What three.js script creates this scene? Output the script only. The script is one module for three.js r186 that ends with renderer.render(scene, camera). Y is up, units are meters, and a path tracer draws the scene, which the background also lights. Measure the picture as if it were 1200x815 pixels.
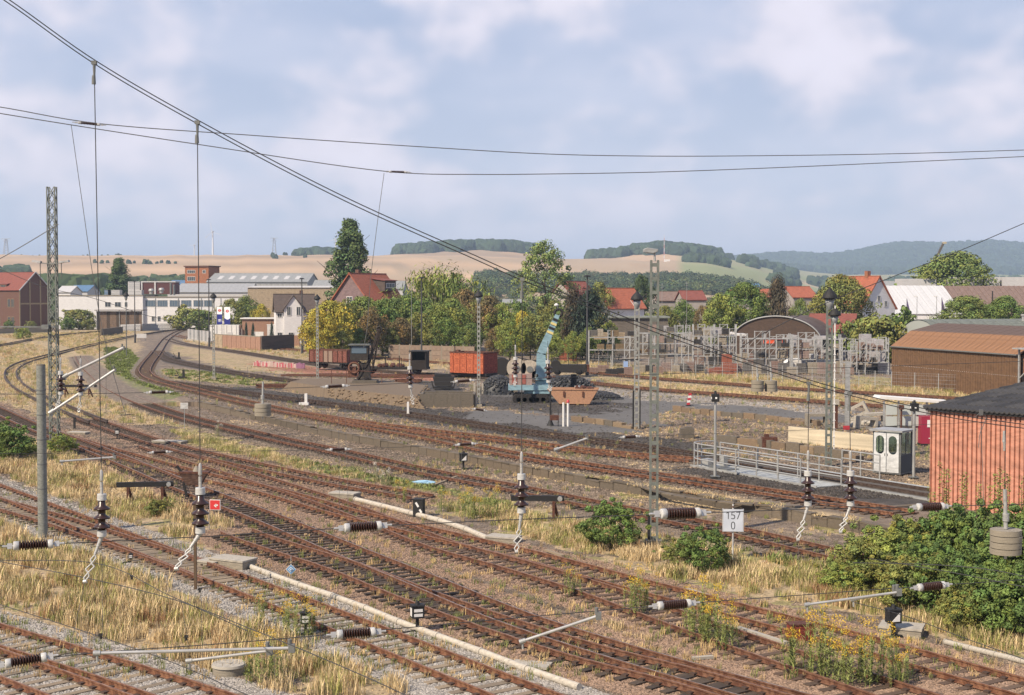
import * as THREE from 'three';
import { mergeGeometries } from 'three/addons/utils/BufferGeometryUtils.js';
import { createNoise2D } from 'simplex-noise';

/* ---------- camera, sky, sun, exposure ---------- */
const F = 1650, EYE = 11, HOR = 345;                       // focal length in photo pixels, eye height on the road bridge
const pitch = Math.atan((407.5 - HOR) / F);
const camera = new THREE.PerspectiveCamera(2 * Math.atan(407.5 / F) * 180 / Math.PI, 1200 / 815, 0.5, 30000);
camera.position.set(0, EYE, 0); camera.rotation.set(-pitch, 0, 0);
const scene = new THREE.Scene();
const renderer = new THREE.WebGLRenderer({ antialias: true });
renderer.toneMapping = THREE.LinearToneMapping; renderer.toneMappingExposure = 1.38;
renderer.shadowMap.enabled = true; renderer.shadowMap.type = THREE.PCFSoftShadowMap;
const SUN = new THREE.Vector3(-0.60, 0.76, 0.56).normalize();
const sun = new THREE.DirectionalLight(0xffeed6, 5.0);
sun.position.copy(SUN).multiplyScalar(400).add(new THREE.Vector3(0, 0, -120)); sun.target.position.set(0, 0, -120);
sun.castShadow = true; sun.shadow.mapSize.set(4096, 4096); sun.shadow.radius = 1.5;
Object.assign(sun.shadow.camera, { left: -220, right: 220, top: 220, bottom: -220, near: 10, far: 1200 });
scene.add(sun, sun.target);

function mulberry(a) { return () => { a |= 0; a = a + 0x6D2B79F5 | 0; let t = Math.imul(a ^ a >>> 15, 1 | a); t = t + Math.imul(t ^ t >>> 7, 61 | t) ^ t; return ((t ^ t >>> 14) >>> 0) / 4294967296; }; }
const rnd = mulberry(7), n2 = createNoise2D(mulberry(11)), n2b = createNoise2D(mulberry(23));
const fbm = (x, y, o = 4, n = n2) => { let s = 0, a = 0.5; for (let i = 0; i < o; i++) { s += a * n(x, y); x = x * 2.03 + 7.1; y = y * 2.03 - 3.7; a *= 0.5; } return s; };
const R = (a, b) => a + (b - a) * rnd(), clamp = (x, a = 0, b = 1) => Math.min(b, Math.max(a, x)), sm = (a, b, x) => { const t = clamp((x - a) / (b - a)); return t * t * (3 - 2 * t); }, lerp = (a, b, t) => a + (b - a) * t;

{ // hazy summer sky with soft cumulus
  const W = 2048, H = 1024, d = new Float32Array(W * H * 4);
  for (let j = 0; j < H; j++) {
    const el = (j + 0.5) / H * Math.PI - Math.PI / 2, sy = Math.sin(el), ce = Math.cos(el);
    for (let i = 0; i < W; i++) {
      const az = (i + 0.5) / W * Math.PI * 2, cx = Math.cos(az) * ce, cz = Math.sin(az) * ce, k = (j * W + i) * 4;
      const hz = Math.exp(-Math.max(0, sy) * 2.9);
      let r = lerp(0.07, 0.50, hz), g = lerp(0.16, 0.54, hz), b = lerp(0.38, 0.62, hz);
      const py = Math.max(sy, 0) + 0.22, u = cx / py * 1.2, v = cz / py * 1.2;
      const w = fbm(u * 0.9 + 4.2, v * 0.9 - 1.3, 3, n2b) * 0.7;
      const az2 = az * 4.4, el2 = el * 13;                    // far cumulus banks seen edge-on
      let c = fbm(u * 1.5 + w + 3.1, v * 1.5 + w * 0.7, 7) * 0.42 + fbm(az2 * 1.25 + w * 0.3, el2 * 0.62 + 9.4, 6) * 0.85 + fbm(az2 * 5.3, el2 * 2.2 + 3, 4) * 0.22;
      const cv = sm(-0.28, 0.46, c + 0.06) * sm(-0.02, 0.10, sy) * (1 - 0.75 * sm(0.3, 0.75, sy)) * 0.72;
      const cv2 = sm(-0.5, 0.6, fbm(az2 * 0.8 + 5, el2 * 0.9, 4, n2b)) * 0.30 * sm(-0.02, 0.08, sy);
      const br = 0.94 + 0.10 * sm(0.05, 0.7, c) ;
      r = lerp(r, 0.60, cv2); g = lerp(g, 0.60, cv2); b = lerp(b, 0.69, cv2);
      r = lerp(r, 0.70 * br, cv); g = lerp(g, 0.65 * br, cv); b = lerp(b, 0.71 * br, cv);
      if (sy < 0) { const q = sm(0, -0.06, sy); r = lerp(r, 0.3, q); g = lerp(g, 0.28, q); b = lerp(b, 0.25, q); }
      d[k] = r * 1.07; d[k + 1] = g * 1.07; d[k + 2] = b * 1.07; d[k + 3] = 1;
    }
  }
  const tx = new THREE.DataTexture(d, W, H, THREE.RGBAFormat, THREE.FloatType);
  tx.mapping = THREE.EquirectangularReflectionMapping; tx.magFilter = tx.minFilter = THREE.LinearFilter; tx.wrapS = THREE.RepeatWrapping; tx.needsUpdate = true;
  scene.background = tx; scene.environment = tx; scene.backgroundIntensity = 1; scene.environmentIntensity = 1;
}
scene.fog = new THREE.FogExp2(new THREE.Color().setRGB(0.52, 0.67, 0.88), 0.00015);

/* ---------- placing: where a sight line through the surveyed photo point meets a level ---------- */
const V = (x, y, z) => new THREE.Vector3(x, y, z);
function ray(u, v) { const x = u - 600, y = 407.5 - v, z = -F, c = Math.cos(pitch), s = Math.sin(pitch); return V(x, y * c + z * s, -y * s + z * c); }
function G(u, v, h = 0) { const r = ray(u, v), t = (h - EYE) / r.y; return V(r.x * t, h, r.z * t); }              // on a level h
function D(u, v, d) { const r = ray(u, v), t = d / -r.z; return V(r.x * t, EYE + r.y * t, -d); }                  // at a distance d
const plane = (a, b) => (u, v) => { const r = ray(u, v), t = a / (-r.z - b * r.x); return V(r.x * t, EYE + r.y * t, r.z * t); };
const S1 = plane(21.55, 0.3525), S2 = plane(48.1, 0.313);                                                         // the two cross-span planes over the tracks

/* ---------- geometry helpers ---------- */
function geo(pos, uv, col) {
  const g = new THREE.BufferGeometry(); g.setAttribute('position', new THREE.Float32BufferAttribute(pos, 3));
  g.setAttribute('uv', new THREE.Float32BufferAttribute(uv || new Float32Array(pos.length / 3 * 2), 2));
  if (col) g.setAttribute('color', new THREE.Float32BufferAttribute(col, 3));
  g.computeVertexNormals(); return g;
}
const flat = g => { const q = g.index ? g.toNonIndexed() : g; for (const k of Object.keys(q.attributes)) if (!['position', 'normal', 'uv'].includes(k)) q.deleteAttribute(k); return q; };
const boxCache = new Map();
function box(w, h, d, x = 0, y = 0, z = 0, ry = 0, rx = 0, rz = 0) {      // centred on x,z, standing on y; uv in metres
  const g = flat(new THREE.BoxGeometry(w, h, d)), p = g.attributes.position, n = g.attributes.normal, uv = g.attributes.uv;
  for (let i = 0; i < p.count; i++) {
    const ax = Math.abs(n.getX(i)), ay = Math.abs(n.getY(i));
    if (ax > 0.5) uv.setXY(i, p.getZ(i) + x + z, p.getY(i) + y); else if (ay > 0.5) uv.setXY(i, p.getX(i) + x, p.getZ(i) + z); else uv.setXY(i, p.getX(i) + x, p.getY(i) + y);
  }
  g.translate(0, h / 2, 0); if (rx) g.rotateX(rx); if (rz) g.rotateZ(rz); if (ry) g.rotateY(ry); return g.translate(x, y, z);
}
function cyl(r0, r1, h, x = 0, y = 0, z = 0, n = 10) { return flat(new THREE.CylinderGeometry(r1, r0, h, n)).translate(x, y + h / 2, z); }
function orient(g, p, q) { const d = q.clone().sub(p), L = d.length(); g.applyQuaternion(new THREE.Quaternion().setFromUnitVectors(V(0, 1, 0), d.divideScalar(L))); return g.translate(p.x, p.y, p.z); }
function rod(p, q, r, r1 = r, n = 6) { const L = p.distanceTo(q); return orient(flat(new THREE.CylinderGeometry(r1, r, L, n)).translate(0, L / 2, 0), p, q); }
function bar(p, q, w, d = w) { // rectangular bar, width w across the horizontal, d the other way
  const L = p.distanceTo(q), g = flat(new THREE.BoxGeometry(w, d, L)), o = new THREE.Object3D(); o.position.copy(p).add(q).multiplyScalar(0.5);
  if (Math.abs(q.y - p.y) / L > 0.999) o.rotation.x = Math.PI / 2; else o.lookAt(q); o.updateMatrix(); return g.applyMatrix4(o.matrix);
}
function tube(pts, r, n = 6, seg) { const c = new THREE.CatmullRomCurve3(pts); return flat(new THREE.TubeGeometry(c, seg || Math.max(2, pts.length * 6), r, n)); }
function lathe(pts, n = 14) { return flat(new THREE.LatheGeometry(pts.map(p => new THREE.Vector2(p[0], p[1])), n)); }
function prism(poly, h, bevel = 0) { // polygon in x,y extruded along z
  const s = new THREE.Shape(poly.map(p => new THREE.Vector2(p[0], p[1]))); return flat(new THREE.ExtrudeGeometry(s, { depth: h, bevelEnabled: bevel > 0, bevelSize: bevel, bevelThickness: bevel, bevelSegments: 1, curveSegments: 8 }));
}
const merge = a => a.length === 1 ? a[0] : mergeGeometries(a);
const tf = (g, x, y, z, ry = 0) => (ry ? g.rotateY(ry) : g, g.translate(x, y, z));

/* ---------- scene graph helpers ---------- */
const taken = {};
function numbered(n) { const k = taken[n] = (taken[n] ?? -1) + 1; return k ? `${n}_${String(k).padStart(3, '0')}` : n; }
function thing(name, label, category, pos, ry = 0, group) {
  const o = new THREE.Group(); o.name = numbered(name); scene.add(o);
  if (pos) o.position.copy(pos.isVector3 ? pos : V(...pos)); o.rotation.y = ry; o.userData = { label, category }; if (group) o.userData.group = group; return o;
}
function part(parent, name, geoms, m, extra) {
  const o = new THREE.Mesh(Array.isArray(geoms) ? merge(geoms) : geoms, m); o.name = name; o.castShadow = o.receiveShadow = true; parent.add(o); if (extra) o.userData = extra; return o;
}
function single(name, label, category, geoms, m, group) { const o = part(scene, numbered(name), geoms, m, { label, category }); if (group) o.userData.group = group; return o; }
function structure(name, geoms, m) { return part(scene, name, geoms, m, { kind: 'structure' }); }
function copyOf(root, pos, ry, label, scale) {
  const r = root.clone(); r.name = numbered(root.name.replace(/_\d{3}$/, '')); scene.add(r); r.position.copy(pos); r.rotation.y = ry; if (scale) r.scale.set(...(Array.isArray(scale) ? scale : [scale, scale, scale]));
  r.userData = { ...root.userData }; if (label) r.userData.label = label; return r;
}

/* ---------- textures and materials ---------- */
function tex(W, H, fn, rep, srgb = true) {
  const d = new Uint8Array(W * H * 4);
  for (let j = 0; j < H; j++) for (let i = 0; i < W; i++) { const c = fn(i / W, j / H, i, j), k = (j * W + i) * 4; d[k] = 255 * clamp(c[0]); d[k + 1] = 255 * clamp(c[1]); d[k + 2] = 255 * clamp(c[2]); d[k + 3] = 255; }
  const t = new THREE.DataTexture(d, W, H); t.wrapS = t.wrapT = THREE.RepeatWrapping; t.magFilter = THREE.LinearFilter; t.minFilter = THREE.LinearMipmapLinearFilter; t.generateMipmaps = true;
  if (srgb) t.colorSpace = THREE.SRGBColorSpace; if (rep) t.repeat.set(rep[0], rep[1]); t.needsUpdate = true; return t;
}
const tile = (u, v, s, o = 4, n = n2) => { // noise that repeats on the unit square
  const a = u * Math.PI * 2, b = v * Math.PI * 2; return 0.5 * (fbm(Math.cos(a) * s + 3 * Math.sin(b) * s, Math.sin(a) * s + Math.cos(b) * s * 1.7, o, n) + fbm(Math.sin(a) * s - 5, Math.cos(b) * s + Math.sin(b) * 2 * s, o, n)); };
const grime = tex(512, 512, (u, v) => { const q = 0.86 + 0.22 * tile(u, v, 0.9, 6) + (rnd() - 0.5) * 0.10; return [q, q * 0.985, q * 0.96]; }, [0.25, 0.25]);
const soft = tex(256, 256, (u, v) => { const q = 0.94 + 0.07 * tile(u, v, 0.9, 5) + (rnd() - 0.5) * 0.05; return [q, q * 0.992, q * 0.98]; }, [0.2, 0.2]);
const rustT = tex(512, 512, (u, v) => { const q = tile(u, v, 1.1, 6), w = tile(u, v, 3, 4, n2b), r = sm(-0.25, 0.3, q); return [0.72 + 0.25 * r + w * 0.2, 0.62 + 0.33 * r + w * 0.22, 0.55 + 0.36 * r + w * 0.2]; }, [0.5, 0.5]);
const woodT = tex(256, 256, (u, v) => { const q = 0.80 + 0.22 * fbm(u * 3, v * 42, 3) + 0.14 * fbm(u * 11 + 9, v * 90, 2, n2b) + (rnd() - 0.5) * 0.08; return [q, q * 0.97, q * 0.93]; }, [0.4, 3]);
const stainT = tex(512, 512, (u, v) => { const q = 0.84 + 0.16 * tile(u, v, 1.6, 5) - 0.20 * sm(0.1, 0.55, tile(u * 1, v, 2.4, 4, n2b)) + (rnd() - 0.5) * 0.08; return [q, q * 0.97, q * 0.92]; }, [0.5, 0.5]);
function mat(r, g, b, rough = 0.85, o = {}) { const m = new THREE.MeshStandardMaterial({ roughness: rough, metalness: o.metal || 0 }); m.color.setRGB(r, g, b); if (o.map) m.map = o.map; if (o.vc) m.vertexColors = true; if (o.side) m.side = THREE.DoubleSide; if (o.bump) { m.bumpMap = o.bump; m.bumpScale = o.bs || 0.01; } return m; }
const M = {
  railRust: mat(0.16, 0.08, 0.049, 0.75, { map: rustT }), railRust2: mat(0.19, 0.093, 0.053, 0.72, { map: rustT }), railDark: mat(0.075, 0.056, 0.046, 0.6, { map: rustT }), railTopDull: mat(0.27, 0.165, 0.115, 0.5, { map: rustT }), railTop: mat(0.42, 0.34, 0.29, 0.38, { metal: 0.6, map: rustT }),
  sleepDark: [[.085, .064, .05], [.105, .08, .06], [.07, .054, .044]].map(c => mat(...c, 0.95, { map: woodT })), sleepPale: [[.34, .28, .21], [.40, .335, .25], [.29, .245, .19]].map(c => mat(...c, 0.95, { map: woodT })), sleepBrown: [[.15, .10, .072], [.18, .125, .09], [.125, .088, .065]].map(c => mat(...c, 0.95, { map: woodT })),
  fast: mat(0.06, 0.036, 0.026, 0.8), galv: mat(0.50, 0.52, 0.53, 0.45, { metal: 0.35, map: grime }), galvDark: mat(0.20, 0.215, 0.22, 0.6, { metal: 0.2, map: grime }), steelGreen: mat(0.19, 0.215, 0.20, 0.6, { map: grime }), wire: mat(0.035, 0.035, 0.037, 0.6), wireGrey: mat(0.10, 0.10, 0.10, 0.55),
  porcelain: mat(0.034, 0.016, 0.013, 0.3), capWhite: mat(0.62, 0.64, 0.66, 0.45, { map: grime }), alu: mat(0.58, 0.59, 0.60, 0.4, { metal: 0.3, map: grime }), black: mat(0.014, 0.014, 0.015, 0.7, { map: grime }), white: mat(0.72, 0.72, 0.71, 0.7, { map: soft }), conc: mat(0.36, 0.34, 0.30, 0.92, { map: stainT }), concPale: mat(0.52, 0.51, 0.48, 0.9, { map: stainT }), concDark: mat(0.17, 0.155, 0.135, 0.92, { map: stainT }), stone: [[.17, .148, .122], [.205, .178, .145], [.14, .122, .10], [.185, .155, .122]].map(c => mat(...c, 0.95, { map: stainT })), tanStone: [[.27, .205, .145], [.30, .235, .165], [.235, .18, .13]].map(c => mat(...c, 0.95, { map: stainT })),
  glass: mat(0.045, 0.055, 0.065, 0.12), glassBlue: mat(0.10, 0.14, 0.18, 0.15), coal: mat(0.028, 0.029, 0.031, 0.55), rubber: mat(0.018, 0.016, 0.015, 0.85), brown: mat(0.12, 0.05, 0.032, 0.8, { map: rustT }), redPaint: mat(0.40, 0.03, 0.04, 0.5), crimson: mat(0.27, 0.018, 0.045, 0.5), poleDark: mat(0.05, 0.05, 0.052, 0.6), bark: mat(0.10, 0.075, 0.055, 0.95, { map: woodT })
};

/* ---------- tracks as surveyed centre lines: photo point, level ---------- */
const L1 = 0.5;                                             // the depot yard lies half a metre above the main tracks
const TR = [ // [label, sleepers, rail, ballast tone, level, points, level at each point where it differs]
  { l: 'main track with pale weathered sleepers and grey ballast by the concrete manhole', sl: 'sleepPale', rail: 'railRust2', tone: 1, h: 0, p: [[-120, 711], [-60, 728], [0, 746], [86, 772], [172, 799], [260, 828], [420, 880]] },
  { l: 'pale sleepered turnout leg joining the main track beside the round manhole', sl: 'sleepPale', rail: 'railRust2', tone: 1, h: 0, p: [[-120, 734], [-60, 757], [0, 779], [57, 800], [115, 822], [240, 868]] },
  { l: 'main track on grey ballast running alongside the white cable pipe', sl: 'sleepPale', rail: 'railRust2', tone: 1, h: 0, p: [[-140, 525], [-60, 553], [0, 576.5], [112, 620], [200, 654], [300, 692], [400, 731], [500, 771], [570, 799], [700, 850]], },
  { l: 'short turnout leg with pale sleepers under the tall grey tubular pole', sl: 'sleepPale', rail: 'railRust', tone: 1, h: 0, p: [[-140, 553], [-60, 575], [0, 592], [60, 609], [112, 626], [200, 656], [260, 679]] },
  { l: 'yard track with polished rail tops passing behind the small red sign', sl: 'sleepDark', rail: 'railRust', tone: 2, h: 0, shine: 1, p: [[-120, 428], [-60, 455], [0, 483], [45, 503], [75, 514], [120, 531], [178, 555], [200, 564.5], [269, 591.5], [320, 611], [400, 644.5], [488, 680], [600, 726], [700, 759], [800, 789], [900, 817], [1050, 858]] },
  { l: 'rusty siding beside the blue diamond marker joining the polished yard track', sl: 'sleepDark', rail: 'railRust', tone: 2, h: 0, p: [[277, 624], [300, 633], [362, 653], [400, 665], [500, 704], [600, 739], [700, 770], [800, 795], [900, 824], [1000, 850]] },
  { l: 'long rust brown yard track running past the black marker box and the bushes', sl: 'sleepBrown', rail: 'railRust2', tone: 2, h: 0, p: [[75, 513], [120, 526.5], [200, 549], [240, 559], [320, 577], [400, 600], [470, 617], [550, 636], [610, 650], [666, 664.5], [732, 682.5], [800, 700], [900, 726], [1000, 751.5], [1100, 780], [1200, 808], [1320, 842]] },
  { l: 'overgrown rusty track vanishing into goldenrod beside the red buffer block', sl: 'sleepBrown', rail: 'railRust', tone: 2, h: 0, p: [[175, 523], [205, 533], [246, 545], [303, 562], [400, 594], [450, 613], [519, 640], [600, 662.5], [666, 682], [706, 695], [800, 729], [900, 764], [1000, 797], [1100, 830]] },
  { l: 'rusty siding ending in weeds behind the black marker box', sl: 'sleepDark', rail: 'railRust', tone: 2, h: 0, p: [[100, 491], [130, 501], [200, 523.5], [284, 543], [340, 555], [400, 567], [495, 583]] },
  { l: 'dark siding at the foot of the old platform wall', sl: 'sleepDark', rail: 'railRust', tone: 3, h: 0, p: [[93, 418, 0.3], [100, 429, 0.2], [112, 440, 0.1], [128, 454], [160, 469.5], [210, 487], [270, 502], [340, 518], [400, 530.5], [503, 554], [600, 572], [700, 592.5], [800, 611.5], [861, 623], [955, 645], [1060, 669], [1180, 697]] },
  { l: 'orange rusted track along the top of the platform wall to the turntable forecourt', sl: 'sleepBrown', rail: 'railRust2', tone: 3, h: L1, p: [[300, 376], [250, 381], [215, 387], [197, 395.5], [190, 403], [182, 415], [172, 428], [169.5, 436], [178, 443], [200, 450], [250, 462.5], [298, 474], [400, 494.5], [503, 513], [600, 533], [700, 548.5], [800, 562.5], [900, 577.5], [1000, 592.5], [1060, 602]] },
  { l: 'rusted track leading to the left end of the turntable', sl: 'sleepBrown', rail: 'railRust2', tone: 3, h: L1, p: [[330, 481], [400, 492.5], [460, 501], [503, 506], [600, 517.5], [670, 527], [760, 535.5], [815, 540]] },
  { l: 'black oily track leading onto the turntable bridge', sl: 'sleepDark', rail: 'railDark', tone: 4, h: L1, p: [[190, 447], [225, 451.5], [310, 463.5], [400, 475], [500, 488], [600, 503.5], [688, 515], [760, 525], [822, 534]] },
  { l: 'dark track curving past the old coal crane', sl: 'sleepDark', rail: 'railDark', tone: 4, h: L1, p: [[184, 412], [192, 418], [205, 423], [250, 432], [286, 438.5], [344, 446], [392, 450]] },
  { l: 'wagon siding behind the old coal crane', sl: 'sleepDark', rail: 'railDark', tone: 3, h: L1, p: [[196, 397], [215, 403], [290, 414], [360, 425], [420, 433], [480, 437], [560, 442], [640, 447]] },
  { l: 'far siding in dry grass along the storage yard fence', sl: 'sleepDark', rail: 'railRust', tone: 3, h: L1, p: [[205, 393], [240, 400], [310, 407], [400, 415], [500, 424], [600, 430], [690, 436.5], [760, 443], [840, 449], [920, 455], [1030, 461.5], [1120, 467], [1240, 474]] },
  { l: 'rusty siding between the asphalt yard and the grass strip', sl: 'sleepDark', rail: 'railRust', tone: 3, h: L1, p: [[600, 437], [690, 448.5], [760, 456], [834, 461.5], [920, 468], [1035, 476.5], [1120, 482], [1240, 490]] },
  { l: 'branch line curving in front of the white factory and round the grass loop', sl: 'sleepDark', rail: 'railDark', tone: 0, h: 0, p: [[300, 378, 0.5], [240, 383.5, 0.5], [200, 388, 0.5], [158, 394.5, 0.5], [118, 403, 0.5], [96, 408, 0.46], [70, 414.5, 0.15], [30, 425, 0.03], [14, 434], [13, 444], [25, 456], [50, 469], [80, 482], [115, 496.5]] },
  { l: 'line in the dry grass in front of the brick house', sl: 'sleepDark', rail: 'railDark', tone: 0, h: 0, p: [[-60, 414, 0.02], [0, 405.5, 0.1], [30, 400, 0.3], [55, 395.5, 0.5], [105, 390, 0.5], [160, 386.5, 0.5], [220, 383, 0.5]] },
];
for (const t of TR) {
  const pts = t.p.map(q => G(q[0], q[1], (q[2] ?? t.h) + 0.14).setY(q[2] ?? t.h));
  t.curve = new THREE.CatmullRomCurve3(pts, false, 'centripetal'); t.len = t.curve.getLength(); t.curve.arcLengthDivisions = Math.ceil(t.len); t.curve.updateArcLengths();
}

/* ---------- ground colours by place (dry grass, gravel, oily soil, asphalt) ---------- */
const PAL = { gravel: [.16, .123, .091], straw: [.33, .25, .145], strawPale: [.29, .22, .125], green: [.125, .14, .045], weeds: [.235, .20, .085], dark: [.052, .045, .039], asphalt: [.105, .10, .094], apron: [.21, .208, .21], paleGravel: [.23, .205, .175], soil: [.165, .125, .09], reddish: [.26, .12, .075] };
const REG = [ // [kind, level, photo polygon]
  ['straw', 0, [[-200, 505], [0, 515], [60, 522], [140, 548], [230, 590], [300, 622], [290, 640], [235, 640], [110, 600], [0, 556], [-200, 500]]],
  ['straw', 0, [[-200, 560], [0, 606], [100, 645], [215, 690], [300, 728], [430, 775], [520, 815], [330, 830], [205, 790], [60, 728], [0, 712], [-200, 670]]],
  ['soil', 0, [[255, 800], [330, 770], [380, 800], [330, 840]]],
  ['straw', 0, [[-200, 394], [0, 393], [190, 384], [158, 397], [165, 408], [150, 425], [160, 445], [185, 470], [225, 498], [160, 498], [100, 490], [40, 488], [0, 470], [-200, 400]]],
  ['straw', L1, [[55, 397], [190, 384], [158, 397], [165, 408], [150, 425], [160, 445], [205, 470], [150, 462], [110, 440], [80, 415]]],
  ['green', L1, [[124, 408], [150, 411], [160, 426], [164, 440], [182, 452], [206, 466], [186, 474], [150, 460], [128, 438]]],
  ['weeds', 0, [[170, 484], [300, 523], [420, 556], [520, 578], [600, 594], [700, 612], [800, 630], [900, 650], [1010, 672], [1020, 700], [900, 706], [790, 690], [700, 660], [640, 640], [560, 608], [470, 575], [340, 548], [230, 524]]],
  ['straw', 0, [[560, 598], [650, 610], [760, 635], [860, 660], [960, 682], [940, 712], [800, 684], [700, 652], [610, 632]]],
  ['straw', 0, [[680, 706], [740, 705], [840, 742], [960, 785], [1080, 830], [960, 850], [880, 800], [780, 760], [700, 730]]],
  ['weeds', 0, [[900, 755], [1000, 775], [1120, 800], [1200, 830], [1000, 830]]],
  ['straw', 0, [[900, 660], [1020, 650], [1300, 700], [1300, 790], [1180, 765], [1060, 735], [940, 700]]],
  ['green', 0, [[122, 410], [150, 412], [162, 426], [166, 440], [184, 452], [206, 468], [186, 476], [150, 462], [126, 440]]],
  ['green', 0, [[340, 536], [420, 552], [560, 580], [600, 590], [560, 592], [440, 568], [350, 548]]],
  ['straw', L1, [[214, 398], [330, 404], [480, 420], [620, 430], [620, 437], [480, 432], [330, 420], [214, 406]]],
  ['straw', L1, [[195, 402], [260, 412], [330, 424], [420, 434], [340, 440], [270, 432], [200, 414]]],
  ['weeds', L1, [[176, 432], [260, 436], [340, 448], [340, 456], [240, 448], [186, 442]]],
  ['straw', L1, [[640, 420], [800, 432], [1000, 452], [1200, 462], [1200, 478], [1000, 469], [800, 453], [640, 438]]],
  ['straw', L1, [[660, 444], [760, 449], [900, 460], [1100, 473], [1100, 479], [920, 472], [780, 459], [660, 450]]],
  ['weeds', L1, [[1000, 440], [1240, 455], [1240, 475], [1000, 458]]],
  ['reddish', L1, [[290, 424], [420, 433], [520, 440], [520, 447], [420, 443], [320, 434]]],
  ['dark', L1, [[240, 452], [330, 458], [430, 472], [520, 480], [600, 490], [720, 506], [830, 524], [830, 546], [700, 526], [600, 513], [500, 496], [400, 480], [300, 467]]],
  ['dark', L1, [[800, 548], [1000, 566], [1110, 576], [1110, 612], [1010, 598], [900, 583], [820, 572]]],
  ['straw', L1, [[600, 537], [760, 562], [900, 584], [1010, 603], [1000, 613], [880, 592], [760, 573], [600, 545]]],
  ['asphalt', L1, [[545, 466], [600, 458], [640, 450], [690, 440], [760, 462], [860, 470], [1010, 483], [1010, 498], [900, 487], [790, 480], [770, 500], [690, 492], [600, 480]]],
  ['dark', L1, [[560, 464], [640, 466], [720, 470], [740, 478], [690, 486], [600, 480], [550, 474]]],
  ['asphalt', L1, [[540, 482], [600, 482], [690, 494], [760, 506], [690, 509], [600, 498], [540, 490]]],
  ['paleGravel', L1, [[700, 448], [760, 458], [860, 468], [1000, 480], [1000, 487], [860, 475], [760, 470], [690, 462]]],
  ['dark', L1, [[310, 455], [420, 447], [540, 447], [560, 470], [500, 478], [420, 462]]],
  ['gravel', L1, [[480, 463], [560, 478], [540, 484], [430, 470]]],
].map(([k, h, p]) => { const q = p.map(([u, v]) => { const g = G(u, Math.max(v, HOR + 28), h); return [g.x, g.z]; }); return { k, q, b: [Math.min(...q.map(a => a[0])) - 2, Math.max(...q.map(a => a[0])) + 2, Math.min(...q.map(a => a[1])) - 2, Math.max(...q.map(a => a[1])) + 2] }; });
function inside(q, x, z) { let c = false; for (let i = 0, j = q.length - 1; i < q.length; j = i++) if ((q[i][1] > z) !== (q[j][1] > z) && x < (q[j][0] - q[i][0]) * (z - q[i][1]) / (q[j][1] - q[i][1]) + q[i][0]) c = !c; return c; }
const TONES = [null, [.255, .235, .21], [.21, .142, .098], [.15, .118, .088], [.05, .042, .036]];
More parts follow.
